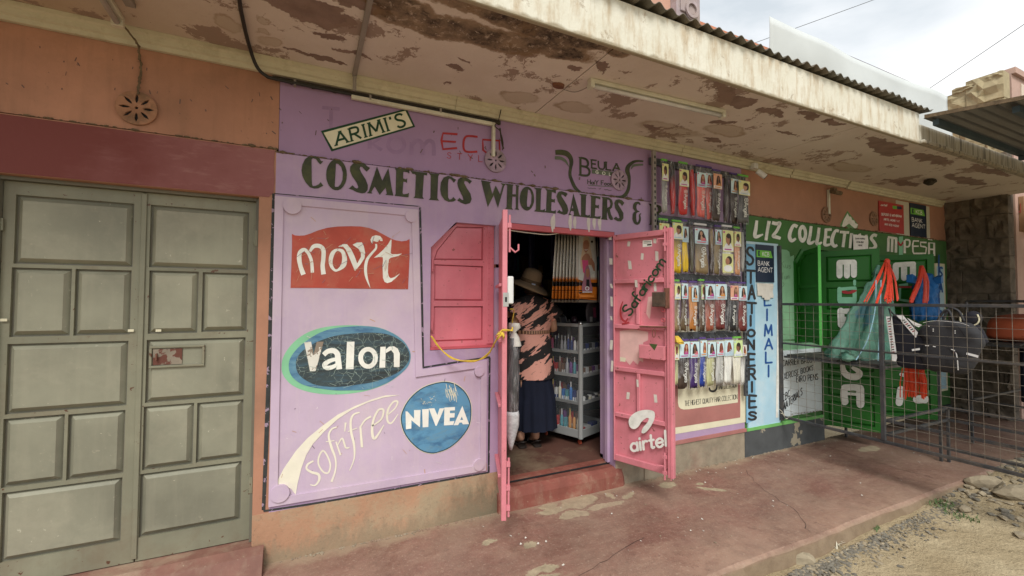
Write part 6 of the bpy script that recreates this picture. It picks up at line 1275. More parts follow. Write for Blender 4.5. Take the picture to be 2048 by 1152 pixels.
# band lettering
LC = crop(1480, 400, 4.876); P_ = Paint(WALL, LC, .004)
for st in ([(160, 200, 26), (150, 280, 34), (140, 345, 36), (160, 358, 34), (220, 335, 14)], [(280, 205, 34), (262, 300, 30), (248, 395, 30)], [(308, 222, 34), (350, 232, 34), (385, 228, 30), (355, 300, 30), (318, 350, 30), (350, 362, 34), (392, 375, 28)],
           [(555, 262, 34), (520, 248, 30), (490, 300, 34), (478, 360, 36), (500, 398, 34), (540, 375, 20)]): P_.stroke(st)
P_.poly(EL(605, 330, 45, 88, 16), [EL(605, 328, 14, 45, 10)])
for st in ([(690, 255, 28), (680, 340, 30), (665, 412, 34), (690, 420, 30), (725, 400, 16)], [(768, 270, 28), (758, 350, 30), (745, 418, 34), (765, 428, 30), (795, 412, 16)], [(835, 280, 28), (830, 360, 30), (822, 430, 32), (850, 440, 26), (885, 428, 18)], [(830, 290, 26), (890, 288, 26)], [(830, 362, 24), (872, 362, 22)],
           [(960, 305, 30), (930, 300, 28), (902, 350, 34), (892, 410, 36), (915, 450, 32), (945, 438, 22)], [(970, 312, 26), (1060, 318, 26)], [(1018, 320, 30), (1000, 460, 28)], [(1085, 325, 30), (1075, 400, 28), (1068, 470, 26)], [(1140, 340, 30), (1120, 420, 30), (1125, 480, 26)], [(1160, 330, 26), (1195, 420, 26), (1215, 480, 24)], [(1225, 340, 26), (1235, 410, 26), (1232, 470, 20)],
           [(1330, 350, 30), (1300, 342, 28), (1275, 372, 30), (1300, 410, 32), (1318, 450, 32), (1290, 475, 30), (1255, 470, 22)]): P_.stroke(st)
P_.build('band_lettering', M['letter_white'], gs)
P_ = Paint(WALL, crop(1720, 380, 8.228), .0035)
for x in (462, 525, 588): P_.stroke([(x, 790), (x - 6, 1015 + (x - 462) * .12)], 42, smooth=0)
P_.stroke([(450, 775), (600, 800)], 36); P_.poly([(632, 770), (700, 765), (700, 1085), (632, 1080)], m=1); P_.stroke([(615, 850, 30), (660, 910, 34), (705, 850, 24)], m=2)
P_.stroke([(728, 825), (728, 1040)], 38, smooth=0); P_.stroke([(735, 820), (800, 825), (815, 870), (795, 930), (735, 930)], 28)
P_.stroke([(965, 840), (875, 838), (862, 900), (865, 1010), (880, 1045), (1075, 1042), (1088, 950), (1060, 935), (995, 925), (990, 860), (1090, 865)], 27, smooth=0); P_.stroke([(870, 925), (960, 925)], 24)
P_.stroke([(1130, 1085), (1130, 870), (1215, 875), (1215, 1085)], 34, smooth=0); P_.stroke([(1140, 975), (1205, 978)], 26); P_.stroke([(1112, 812), (1188, 822)], 18)
P_.build('band_lettering', [M['letter_white'], bpy.data.materials['mint_lettering'], M['eco_red']], gs)
P_ = Paint(UP, LC, .002); P_.poly([(1045, 105), (1010, 170), (975, 240), (978, 270), (1012, 280), (1110, 285), (1142, 275), (1150, 240), (1095, 170)], m=1); P_.base = .0035; P_.poly([(1045, 130), (1005, 200), (990, 255), (1010, 268), (1060, 230), (1110, 275), (1130, 278), (1148, 240), (1120, 225), (1110, 200), (1090, 195), (1080, 165), (1060, 160)])
P_.build('pointed_logo', [M['letter_white'], fm('mid_green_logo_paint', (.10, .25, .08))], gs)
for px0, px1, nm in ((1792, 1818, 'white_panel'), (1851, 1859, 'white_panel')):
    a = UP.hit(px0, 440)[0]; b_ = UP.hit(px1, 440)[0]; k = MB(); k.poly(UP, [[(a, 2.372), (b_, 2.372), (b_, 2.81), (a, 2.81)]], .002); k.build(nm, mat('cream_wall_panel_paint', (.5, .47, .38), .1, 6) if 'cream_wall_panel_paint' not in bpy.data.materials else bpy.data.materials['cream_wall_panel_paint'], gs)
cs_ = crop(1720, 380, 8.228)
r = rect(UP, cs_, (300, 185), (705, 250), (700, 720), (295, 680)); k = MB(); k.pbox(UP, *r, .004, .012); rs_ = tag(k.build('red_sign', mat('red_sign_face', (.40, .035, .03), .08, 5, .5, 0), None, origin=UP.at(r[0], r[1])), 'red notice sign with small white print left of the high bank agent sign', 'sign')
P_ = Paint(UP, cs_, .0125)
for i, (st, x0_, x1_, yb, yt) in enumerate((('DEPOSIT & WITHDRAW', 335, 665, 420, 380), ('AIRTEL MONEY AT', 370, 632, 500, 465), ('ANY KCB AGENT', 383, 622, 580, 545))): P_.text(st, ((x0_, yb), (x1_, yb + 35), (x1_, yt + 40), (x0_, yt)), .14, 0, caps=False)
P_.text('airtel', ((325, 262), (425, 272), (425, 235), (325, 225)), .17, 0, caps=False); P_.poly([(515, 262), (585, 268), (590, 318), (520, 312)], m=1); P_.poly([(588, 268), (662, 275), (668, 322), (590, 318)], m=2); P_.build('white_print', [M['sign_white'], M['sign_green'], M['navy_sign']], rs_)
bank_sign(UP, cs_, ((808, 212), (1078, 262), (1075, 790), (815, 750)), 'navy bank agent sign high on the wall above the painted green band', .005)
r = rect(WALL, LC, (1088, 342), (1232, 350), (1232, 498), (1090, 500)); k = MB(); k.pbox(WALL, *r, .016, .018); pp_ = tag(k.build('white_notice', M['sign_white'], None, origin=WALL.at(r[0], r[1])), 'white paper notice pasted over the green band lettering', 'notice')
P_ = Paint(WALL, LC, .0185); P_.text('EXAM PAPERS', ((1108, 385), (1200, 388), (1200, 374), (1108, 371)), .2, caps=False); P_.text('AVAILABLE', ((1118, 418), (1190, 421), (1190, 406), (1118, 404)), .2, caps=False); P_.text('HERE', ((1135, 450), (1175, 452), (1175, 438), (1135, 436)), .2, caps=False); P_.build('black_print', M['black'], pp_)
# white board with hand lettering
k = MB(); r = rect(WALL, c2, (246, 700), (500, 700), (500, 1050), (246, 1075)); k.pbox(WALL, 4.392, .32, 5.10, 1.0, .001, .012); wb = tag(k.build('hand_lettered_board', M['ivory_board'], None, origin=(4.7, 0, .3)), 'whitish board with black hand lettering low on the green shop wall', 'sign board')
P_ = Paint(WALL, c2, .0125)
for st, bl, br, tr, tl in (('CARRIER BAGS', (250, 765), (428, 742), (428, 708), (250, 730)), ('EXERCISE BOOKS', (246, 850), (436, 787), (436, 758), (246, 810)), ('BIRO PENS', (335, 862), (465, 845), (465, 810), (335, 825)), ('CBC', (250, 985), (296, 945), (296, 905), (250, 940)), ('MATERIALS', (252, 1038), (370, 935), (370, 893), (252, 992))):
    P_.text(st, (bl, br, tr, tl), .11, 0, caps=False, gap=.2)
for i in range(26):
    y = 745 + i * 12; P_.stroke([(496 + random.uniform(-3, 3), y), (500 + random.uniform(-2, 2), y + random.uniform(3, 9))], random.uniform(4, 9), m=1)
for i in range(22): x = 300 + i * 9; P_.stroke([(x, 1062 - (x - 250) * .12), (x + 5, 1060 - (x - 250) * .12)], random.uniform(3, 8), m=1)
P_.build('hand_lettering', [M['black'], M['mortar']], wb)
# narrow framed board by the stone wall
k = MB(); a = WALL.hit(1868, 700)[0]; b_ = 7.98; k.pbox(WALL, 7.72, .3, b_, 2.04, .001, .02); nb_ = tag(k.build('framed_board', M['cream_paint'], None, origin=(7.85, 0, .3)), 'narrow cream framed board with blue letters between the right green door and the stone wall', 'sign board')
k = MB(); k.pbox(WALL, 7.745, .33, 7.93, 2.0, .0205, .024); ip = k.build('inner_sheet', M['sky_board'], nb_)
P_ = Paint(WALL, ID, .0245)
for ch, y0_, y1_ in (('S', 535, 556), ('A', 566, 585), ('L', 596, 612), ('A', 620, 636)): P_.text(ch, ((1874, y1_), (1880, y1_), (1880, y0_), (1874, y0_)), .16, 0, caps=False)
P_.stroke([(1873, 510), (1873, 700)], 3); P_.build('blue_letters', bpy.data.materials['navy_blue_lettering'], nb_)

# ================================================================== RIGHT SIDE: stone wall, neighbour, lean-to
sw = thing('stone_boundary_wall', (8.25, -.3, 0), 'rough grey stone boundary wall at the right end of the porch', 'wall')
M['stone_wall'] = mat('rough_dark_stone', (.13, .105, .078), .45, 6, .95, .8, 22, dirt=(.05, .042, .03), damt=.8, dscale=5)
M['stone_pale'] = mat('pale_weathered_stone', (.36, .30, .18), .25, 4, .95, .6, 18, dirt=(.16, .14, .09), damt=.7, dscale=2.5)
k = MB(); k.box(8.13, -.58, -.14, 8.33, .2, 4.42); k.build('mortar_core', M['stone_wall'], sw)
rd = random.Random(11); z = -.12; jj = 0
while z < 4.5:
    h = rd.choice((.17, .24, .31)) if z < 4.0 else .235; y = -.6; first = rd.uniform(.18, .45); cuts = [-.6, -.6 + first, .2] if jj % 2 else [-.6, -.6 + first * .6, -.6 + first * .6 + .3, .2]
    for a, b_ in zip(cuts, cuts[1:]):
        tz = z + h - .004
        if z + h > 4.4: tz = 4.36 + .14 * (1 - (a + .6) / .8) + .03 * math.sin(a * 9)
        k = MB(); nY, nZ = 6, 4; x = 8.095 + rd.uniform(-.012, .012); R_ = []
        for j in range(nZ + 1):
            zz = z + (tz - z) * j / nZ; R_.append([(x + (rd.uniform(-.03, .03) if 0 < i < nY and 0 < j < nZ else .012), a + .001 + (b_ - a - .002) * i / nY, zz + rd.uniform(-.006, .006)) for i in range(nY + 1)] + [(8.30, b_ - .006, zz), (8.30, a + .006, zz)])
        k.rings(R_); k.build('stone_block', M['stone_pale'] if z > 3.3 else M['stone_wall'], sw, bevel=.004)
    z += h; jj += 1
nbh = thing('neighbour_building', (9.5, -.5, 0), 'pinkish plastered neighbouring building beyond the stone wall', 'building')
M['neigh'] = mat('pink_beige_plaster', (.46, .31, .25), .1, 3, .85, .15, dirt=(.3, .22, .18), damt=.4)
k = MB(); k.box(8.335, -.6, -.14, 14, -.3, 4.52); k.build('front_wall', M['neigh'], nbh)
k = MB(); k.pbox(planeY(-.6), 8.58, .5, 9.9, 2.22, .001, .015); k.build('cream_panel', mat('cream_yellow_panel_paint', (.58, .46, .26), .08, 5), nbh)
k = MB(); k.pbox(planeY(-.6), 8.43, 2.44, 8.62, 2.9, .001, .05); k.build('bracket_pilaster', mat('brown_pilaster_paint', (.28, .17, .09), .2, 6), nbh, bevel=.004)
k = MB(); k.pbox(planeY(-.6), 8.64, 2.46, 9.8, 2.88, .001, .02); sb = k.build('sign_panel', mat('pale_yellow_sign_paint', (.62, .55, .32), .08, 5), nbh)
P_ = Paint(planeY(-.6), crop(1880, 120, 3.202), .021); P_.stroke([(505, 925), (507, 980)], 14, smooth=0); P_.stroke([(500, 925, 10), (520, 918, 14), (532, 945, 14), (533, 985, 14)]); P_.stroke([(490, 970, 7), (493, 978, 3)]); 
for x in (508, 528): P_.stroke([(x, 990), (x + 10, 993)], 7, m=1)
P_.build('red_letters', [M['eco_red'], M['black']], sb)
k = MB(); k.pbox(planeY(-.6), 8.62, 3.9, 11, 4.45, .001, .012); k.build('upper_panel', mat('cream_upper_panel_paint', (.60, .50, .40), .08, 5), nbh)
k = MB(); k.box(8.335, -.64, 4.522, 14, -.25, 4.60); k.build('coping', M['neigh'], nbh)
k = MB()
# lean-to roof of corrugated sheets beyond the fascia
lt = thing('lean_to_roof', (6.5, -1.4, 3.05), 'grey corrugated iron lean-to roof on blue purlins at the upper right', 'roof')
k = MB(); R_ = []; i = 0; y = -1.04
while y > -3.4:
    zz = .012 * math.cos(2 * PI * y / .09); sl = .135 * (y + 1.04)
    R_.append([(4.80, y, 3.105 + zz + sl), (12, y, 3.125 + zz + sl), (12, y, 3.128 + zz + sl), (4.80, y, 3.109 + zz + sl)]); y -= .015
k.rings(R_); k.build('corrugated_sheet', mat('grey_galvanised_sheet', (.13, .13, .125), .15, 4, .6, .1, dirt=(.14, .1, .07), damt=.4), lt)
M['blue_steel'] = mat('faded_blue_steel', (.05, .075, .09), .2, 8, .6, .1)
for x0_, y0_, x1_, y1_ in ((4.85, -1.10, 12, -1.10), (4.9, -1.55, 12, -1.55), (4.9, -2.1, 12, -2.1)): k = MB(); zq = .135 * (y0_ + 1.04); k.box(x0_, y0_ - .02, 3.035 + zq, x1_, y1_ + .02, 3.084 + zq); k.build('purlin', M['blue_steel'], lt)
for x0_ in (6.6, 8.4): k = MB(); k.obox(Vector((x0_, -3.4, 2.665)), Vector((.05, 0, 0)), Vector((0, 2.3, .31)), Vector((0, 0, .045))); k.build('rafter', M['blue_steel'], lt)
k = MB(); k.obox(Vector((4.786, -3.4, 2.775)), Vector((.008, 0, 0)), Vector((0, 2.35, .317)), Vector((0, 0, .03))); k.build('rusty_edge', M['mortar'], lt)

# ================================================================== MESH FENCE, FRAMES AND HUNG GOODS
FX = 4.382
fe = thing('mesh_fence_panel', (FX, -1, .3), 'black framed welded mesh panel standing out from the wall across the porch', 'fence')
YE = -2.4
k = MB(); k.box(FX - .018, -.045, .30, FX + .012, -.012, 2.08); k.build('wall_post', M['black_steel'], fe, bevel=.002)
for z, h in ((1.468, .024), (.325, .024)): k = MB(); k.box(FX - .012, YE, z, FX + .012, -.046, z + h); k.build('rail', M['black_steel'], fe, bevel=.002)
k = MB(); k.box(FX - .01, YE, 1.075, FX + .01, -.046, 1.09); k.build('rail', M['black_steel'], fe, bevel=.002)
k = MB(); k.box(FX - .014, -.905, .35, FX + .014, -.875, 1.467); k.build('middle_post', M['black_steel'], fe, bevel=.002)
y = -.12
while y > YE: 
    k = MB(); k.path([(FX + .002, y, .335), (FX + .003 + random.uniform(-.003, .003), y + random.uniform(-.003, .003), .9), (FX + .002, y, 1.48)], .0017, 4); k.build('mesh_wire', M['wire'], fe); y -= .076
z = .41
while z < 1.46: k = MB(); k.path([(FX - .002, -.04, z), (FX - .003, -1.1, z + random.uniform(-.004, .004)), (FX - .002, YE, z)], .0017, 4); k.build('mesh_wire', M['wire'], fe); z += .076
k = MB()
for d in ((-.12, -.03, .07), (-.10, -.06, .02), (-.05, -.09, .06), (.05, -.08, .01), (-.09, .0, .10)): k.path([(FX, -.06, .33), (FX + d[0] * .5, -.06 + d[1], .33 + d[2] * .7), (FX + d[0], -.06 + d[1] * 1.2, .33 + d[2])], .003, 4)
tag(k.build('tied_straw', M['straw'], origin=(FX, -.06, .33)), 'wisp of dry straw caught on the lower corner of the mesh panel', 'straw')
def frame_table(x0_, x1_, y0_, y1_, zt, zl, lb, slats=5, nm='table_frame', xlegs=None):
    t_ = thing(nm, ((x0_ + x1_) / 2, (y0_ + y1_) / 2, 0), lb, 'table'); b_ = .022
    for x in (xlegs or (x0_, x1_)):
        for y in (y0_, y1_): k = MB(); k.box(x - b_ / 2, y - b_ / 2, min(-.02, ground_z(x, y)) if y < -1.15 else .0, x + b_ / 2, y + b_ / 2, zt - b_); k.build('leg', M['black_steel'], t_, bevel=.002)
    for z in [zt - b_] + list(zl):
        for (a, c_, d, e) in ((x0_ - b_ / 2, y0_ - b_ / 2, x1_ + b_ / 2, y0_ + b_ / 2), (x0_ - b_ / 2, y1_ - b_ / 2, x1_ + b_ / 2, y1_ + b_ / 2), (x0_ - b_ / 2, min(y0_, y1_) + b_ / 2 + .001, x0_ + b_ / 2, max(y0_, y1_) - b_ / 2 - .001), (x1_ - b_ / 2, min(y0_, y1_) + b_ / 2 + .001, x1_ + b_ / 2, max(y0_, y1_) - b_ / 2 - .001)):
            dz = .0 if a != x0_ - b_ / 2 or d != x1_ + b_ / 2 else .001
            k = MB(); k.box(a + (.0 if dz else 0), c_, z + .001, d, e, z + b_ - dz); k.build('rail', M['black_steel'], t_)
    for i in range(slats):
        u = (i + .5) / slats; yy = y0_ + (y1_ - y0_) * u; hw = abs(y1_ - y0_) / slats * .44; k = MB(); k.box(x0_, yy - hw, zt + .001, x1_, yy + hw, zt + .016); k.build('slat', fm('dark_weathered_slat', (.05, .045, .04)), t_, bevel=.002)
    return t_
frame_table(4.41, 5.45, -.06, -.86, .955, (), 'dark slatted display table behind the mesh beside the green doors', xlegs=(5.45,))
frame_table(4.41, 5.49, -.90, -1.95, .52, (.385,), 'low black steel frame behind the outer half of the mesh', slats=0, nm='steel_frame', xlegs=(5.49,))
frame_table(6.45, 7.9, -.75, -1.5, 1.07, (.45,), 'tall black steel table carrying the orange bag at the right', slats=4)
k = MB(); k.path([(7.0, -.55, 1.52), (7.0, -2.6, 1.52)], .014, 6); k.path([(7.0, -.55, 0), (7.0, -.55, 1.52)], .014, 6); tag(k.build('back_rail', M['black_steel'], origin=(7, -.55, 0)), 'thin black rail standing behind the mesh in front of the stone wall', 'rail')
def pillow(mb, P, outline, off, dep, sm=3):
    o_ = cr(outline, sm, True); cx = sum(p[0] for p in o_) / len(o_); cz = sum(p[1] for p in o_) / len(o_); R_ = []
    for o, s_ in ((-.5, .72), (-.42, .9), (-.2, .985), (.05, 1), (.25, .97), (.42, .88), (.5, .72), (.53, .4)):
        R_.append([P.at(cx + (p[0] - cx) * s_, cz + (p[1] - cz) * s_, off + dep * o) for p in o_])
    mb.rings(R_); return mb
XP = planeX(4.47); cD = crop(1820, 580, 4.114)
def outl(P, f, pts): return [P.hit(*f(p)) for p in pts]
DK = mat('charcoal_bag_fabric', (.032, .032, .035), .2, 5, .7, .4, 9, obj=False); 
du = thing('duffel_bag', XP.at(*XP.hit(*cD((330, 670)))), 'large charcoal duffel bag with white piping hanging behind the mesh', 'bag')
XP2 = planeX(4.52)
k = MB(); pillow(k, XP2, outl(XP2, cD, [(70, 335), (140, 270), (250, 252), (440, 262), (530, 290), (585, 350), (605, 430), (585, 520), (560, 600), (500, 670), (400, 690), (270, 680), (160, 655), (110, 590), (95, 500), (110, 400)]), 0, .12); k.build('bag_body', DK, du, smooth=True); du_b = du.children[0]
k = MB(); k.path(cr([XP2.at(*XP2.hit(*cD(p)), .02) for p in ((215, 320), (240, 250), (280, 185), (320, 165), (345, 200), (370, 270), (395, 330))], 5), .009, 6); k.path(cr([XP2.at(*XP2.hit(*cD(p)), -.03) for p in ((250, 260), (300, 160), (330, 148), (390, 180), (430, 262))], 5), .009, 6); k.build('handle', DK, du, smooth=True)
P_ = Paint(XP2, cD, .066)
P_.stroke([(370, 485, 5), (405, 500, 8), (422, 560, 9), (430, 655, 9)]); P_.stroke([(158, 455, 6), (200, 457, 8), (245, 465, 6)]); P_.stroke([(498, 518, 18), (595, 545, 20)], smooth=0); P_.stroke([(50, 492, 16), (115, 482, 16)], smooth=0)
for q in ((190, 295), (225, 320), (225, 336), (405, 335), (405, 352)): P_.disc(q, 5)
P_.stroke([(140, 268, 3), (250, 252, 3), (440, 268, 3), (520, 295, 3)]); P_.build('white_piping', M['sign_white'], du)
P_ = Paint(XP2, cD, .0645); P_.stroke([(415, 290, 5), (470, 360, 5), (520, 440, 4)]); P_.stroke([(190, 400, 4), (150, 470, 4), (150, 560, 4)]); P_.build('seam', M['black'], du)
cT = crop(1640, 490, 3.115)
to = thing('tote_bag', XP.at(*XP.hit(*cT((560, 760)))), 'black tote with white patterned straps between the green sack and the duffel', 'bag')
k = MB(); pillow(k, XP2, outl(XP2, cT, [(440, 445), (500, 440), (560, 480), (640, 560), (700, 640), (700, 770), (600, 775), (500, 760), (470, 700)]), .0, .07, 2); k.build('bag_body', fm('black_bag_cloth', (.013, .013, .02), rough=.85), to, smooth=True)
k = MB(); k.path(cr([XP2.at(*XP2.hit(*cT(p)), .035) for p in ((440, 395), (470, 430), (520, 470))], 4), .006, 5); k.path(cr([XP2.at(*XP2.hit(*cT(p)), .035) for p in ((442, 395), (455, 440), (452, 470))], 4), .006, 5); k.build('strap', M['black'], to)
P_ = Paint(XP2, cT, .0375); P_.poly([(425, 445), (462, 445), (495, 700), (488, 725), (462, 720)]); P_.poly([(490, 437), (530, 435), (625, 545), (612, 578), (560, 520)]); P_.poly([(555, 452), (600, 478), (650, 498), (630, 512), (600, 500)])
for i in range(16): v = i / 16; P_.stroke([(434 + 34 * v, 460 + 255 * v), (450 + 36 * v, 458 + 255 * v)], 6, m=1 + i % 2)
for i in range(9): v = i / 9; P_.stroke([(505 + 95 * v, 450 + 100 * v), (522 + 95 * v, 444 + 100 * v)], 7, m=1 + (i + 1) % 2)
P_.build('patterned_band', [M['sign_white'], M['black'], M['eco_red']], to)
# green woven sack hung from the left door leaf
gk = thing('green_sack', (5.34, -.5, .98), 'big green woven plastic sack hanging from red cords off the left green door leaf', 'sack')
ap = Vector((5.36, -.50, 1.93)); YS = -.5; R_ = []; nn = 44
lv_ = [(1757, 530, 2), (1757, 545, 8), (1753, 575, 24), (1747, 610, 42), (1742, 650, 58), (1734, 685, 72), (1728, 712, 84), (1732, 722, 80)]
for j, (px, py, hw) in enumerate(lv_):
    c_ = W3(px, py, YS); rad = hw * .0056; R_.append([c_ + Vector((math.cos(a) * .85, math.sin(a) * .5, 0)) * rad * (1 + .16 * min(1, j / 3) * math.sin(5 * a + j * .25) + .06 * math.sin(11 * a - j * .6)) + Vector((0, 0, .02 * math.sin(4 * a + j) * (j > 4))) for a in [2 * PI * i / nn for i in range(nn)]])
k = MB(); k.rings(R_)
def crease(ob, s, size, lv=1, mid=.5):
    if lv: q = ob.modifiers.new('sub', 'SUBSURF'); q.levels = q.render_levels = lv
    tx = bpy.data.textures.new('crease', 'CLOUDS'); tx.noise_scale = size; tx.noise_depth = 2; d = ob.modifiers.new('crease', 'DISPLACE'); d.texture = tx; d.strength = s; d.mid_level = mid; d.texture_coords = 'LOCAL'
m, t, b = node_mat('green_woven_plastic'); n = NB(t); wv_ = n.n('ShaderNodeTexWave'); wv_.inputs['Scale'].default_value = 90; wv_.bands_direction = 'Z'; n.link(n.g, wv_.inputs[0])
c = n.mix(n.ramp(n.noise(n.warp(n.g, 3, .4), 3, 6), .38, .62), (.045, .13, .095), (.12, .26, .185)); c = n.mix(n.ramp(n.noise(n.mapv(n.g, (1, 1, .2)), 6, 3), .6, .64, 0, .6), c, (.03, .10, .17)); c = n.mix(n.math('MULTIPLY', wv_.outputs[1], .2), c, (.02, .07, .05))
n.link(c, b.inputs['Base Color']); b.inputs['Roughness'].default_value = .4; n.bump(b, n.math('ADD', n.noise(n.g, 12, 5), n.math('MULTIPLY', wv_.outputs[1], .2)), .5, .015)
crease(k.build('sack_cloth', m, gk, smooth=True), .09, .11, 2)
k = MB()
for px, py, s_ in ((1700, 714, .07), (1745, 722, .08), (1775, 716, .06)): c_ = W3(px, py, YS - .12); k.rings([[c_ + Vector((math.cos(a) * s_ * r_ * 1.6, math.sin(a) * s_ * r_, dz)) for a in [2 * PI * i / 20 for i in range(20)]] for r_, dz in ((.2, .05), (.8, .035), (1.1, -.01), (.9, -.03))])
crease(k.build('sack_fold', m, gk, smooth=True), .06, .05, 1)
k = MB()
for q in (((1752, 560), (1750, 620), (1735, 680), (1712, 720)), ((1762, 560), (1760, 640), (1756, 722))):
    k.path(cr([W3(px, py, YS - .16 - i * .02) for i, (px, py) in enumerate(q)], 5), .004, 4)
k.build('seam_piping', fm('pale_blue_piping', (.25, .42, .5)), gk)
M['red_cord'] = mat('red_nylon_cord', (.52, .045, .02), .25, 40, .5, .2)
rc = gk
def cords(nm, par, top, ends, r=.006, sag=.02, seed=1, mt='red_cord'):
    rd = random.Random(seed); k = MB()
    for e in ends:
        a = Vector(top) + Vector((rd.uniform(-.01, .01), rd.uniform(-.01, .01), 0)); mid = (a + Vector(e)) / 2 + Vector((rd.uniform(-.02, .02), -.02, sag)); k.path(cr([a, mid, Vector(e)], 4), [r * rd.uniform(.7, 1.1)] * 9, 5)
    return k.build(nm, M[mt], par)
rd = random.Random(8)
cords('left_cords', rc, ap, [W3(1730 + rd.uniform(-3, 3), 604, YS - .2) for i in range(3)] + [W3(1753 + rd.uniform(-2, 2), 607, YS - .22) for i in range(3)], .0055, seed=2)
cords('right_cords', rc, ap, [W3(rd.uniform(1768, 1797), rd.uniform(596, 607), YS - .2) for i in range(16)], .0052, seed=3)
k = MB(); k.lathe(ap + Vector((0, -.01, -.05)), [(.01, .07), (.026, .05), (.022, .02), (.03, 0), (.03, -.06), (.01, -.09)], 10); k.build('tied_knot', M['red_cord'], rc, smooth=True)
# blue bag
bb = thing('blue_bag', (6.47, -.42, 1.3), 'crumpled bright blue cloth bag hanging on the right green door leaf', 'bag')
R_ = []
for j, (py, hw) in enumerate(((548, 10), (562, 27), (580, 29), (600, 30), (620, 33), (636, 33), (640, 20))):
    c_ = W3(1851, py, -.5); R_.append([c_ + Vector((math.cos(a), math.sin(a) * .45, 0)) * hw * .0062 * (1 + .13 * math.sin(4 * a + j * .9) + .07 * math.sin(9 * a + j * 1.7)) for a in [2 * PI * i / 36 for i in range(36)]])
k = MB(); k.rings(R_); k.build('bag_cloth', mat('bright_blue_cloth', (.012, .11, .32), .2, 5, .6, .5, 14), bb, smooth=True); crease(bb.children[0], .10, .07, 2)
for s_ in (-1, 1):
    k = MB(); c_ = W3(1851 + s_ * 24, 560, -.6); k.rings([[c_ + Vector((s_ * dx, dy, dz)) for dx, dz in ((0, -.04), (0, .03), (.01, .04), (.01, -.05))] for dx_, dy in ((0, 0), (0, .1))] if 0 else [[c_ + Vector((s_ * .0, y_, z_)) for y_, z_ in ((-.03, -.04), (-.03, .03), (.03, .03), (.03, -.04))], [c_ + Vector((s_ * .07, y_, z_)) for y_, z_ in ((-.02, -.03), (-.02, .06), (.03, .05), (.03, -.02))]]); k.build('gathered_corner', bpy.data.materials['bright_blue_cloth'], bb)
rc2 = bb
tp = W3(1843, 532, -.62)
cords('cord_hank', rc2, tp, [W3(rd.uniform(1819, 1826), rd.uniform(598, 606), -.66) for i in range(9)], .009, seed=5)
cords('cord_hank', rc2, tp, [W3(rd.uniform(1846, 1857), rd.uniform(600, 607), -.66) for i in range(14)], .009, seed=6)
crease(du_b, .035, .09, 1); crease(to.children[0], .02, .06, 1)
# orange red strips below the tote
M['orange_strip'] = mat('orange_red_plastic_strip', (.60, .06, .02), .2, 20, .5, .2)
XP3 = planeX(4.62); k = MB(); rd = random.Random(9)
for i in range(46):
    u = rd.random(); a = XP3.hit(1808 + 40 * u, 736); e = XP3.hit(1803 + 52 * u + rd.uniform(-3, 3), rd.uniform(786, 799)); o = rd.uniform(-.04, .03)
    pA, pB = XP3.at(*a, o), XP3.at(*e, o + rd.uniform(-.02, .02)); mid = (pA + pB) / 2 + Vector((0, rd.uniform(-.012, .012), 0)); wv2 = Vector((0, rd.uniform(.003, .006), 0)); R_ = [[p_ - wv2, p_ + wv2, p_ + wv2 + Vector((.002, 0, 0)), p_ - wv2 + Vector((.002, 0, 0))] for p_ in (pA, mid, pB)]
    k.rings(R_)
tag(k.build('orange_strips', M['orange_strip'], origin=XP3.at(*XP3.hit(1828, 736))), 'bunch of orange red plastic strips hanging below the black tote', 'strips')
# black cap bag and orange backpack
XP4 = planeX(5.2); cp = thing('black_helmet_bag', XP4.at(*XP4.hit(*cD((510, 230)))), 'round black bag with cream piping showing above the duffel', 'bag')
k = MB(); pillow(k, XP4, outl(XP4, cD, [(442, 235), (470, 190), (520, 172), (570, 195), (585, 240), (565, 275), (510, 292), (455, 275)]), 0, .12); pillow(k, XP4, outl(XP4, cD, [(500, 290), (560, 285), (605, 350), (640, 430), (600, 440), (560, 400)]), 0, .08); k.build('bag_body', bpy.data.materials['black_bag_cloth'], cp, smooth=True)
k = MB()
for q in ([(440, 270), (436, 230), (452, 195)], [(575, 200), (590, 240), (575, 275), (530, 296)], [(528, 296), (560, 330), (590, 385), (585, 420)]): k.path(cr([XP4.at(*XP4.hit(*cD(p)), .05) for p in q], 5), .006, 5)
k.build('cream_piping', M['cream_paint'], cp)
YP = planeY(-.95); cO = crop(1840, 580, 6.4); bp = thing('orange_backpack', YP.at(*YP.hit(2030, 690)), 'orange backpack with a cream flower print lying on the far table', 'bag')
k = MB(); pillow(k, YP, outl(YP, cO, [(1045, 560), (1060, 430), (1110, 360), (1200, 318), (1320, 305), (1450, 320), (1520, 420), (1530, 620), (1400, 690), (1200, 680), (1060, 630)]), 0, .3); k.build('bag_body', mat('burnt_orange_fabric', (.30, .065, .025), .15, 6, .8, .3), bp, smooth=True)
P_ = Paint(YP, cO, .163)
for a, bq in ((1170, 400), (1200, 380), (1240, 390), (1215, 430), (1175, 440), (1190, 465)): P_.disc((a, bq), 22, n=7)
P_.stroke([(1110, 530), (1300, 540)], 7, m=1); P_.stroke([(1110, 600), (1300, 605)], 9, m=1); P_.build('flower_print', [M['cream_paint'], fm('pale_orange_trim', (.6, .3, .22))], bp)
k = MB(); k.path(cr([YP.at(*YP.hit(*cO(p)), .19) for p in ((1250, 520), (1260, 480), (1310, 470), (1340, 530), (1335, 620))], 4), .02, 6); k.build('black_strap', M['black'], bp)
tr = thing('hanging_trousers', (7.3, -.9, .6), 'dark navy trousers hanging from the far table at the right edge', 'trousers')
k = MB(); nvy = fm('navy_trouser_cloth', (.012, .016, .035))
for x in (7.12, 7.27): k.rings([[(x + math.cos(a) * r_, -.97 + math.sin(a) * .04, z_) for a in [i * PI / 5 for i in range(10)]] for z_, r_ in ((1.04, .075), (.85, .07), (.6, .055), (.42, .05))])
k.build('trouser_legs', nvy, tr, smooth=True)
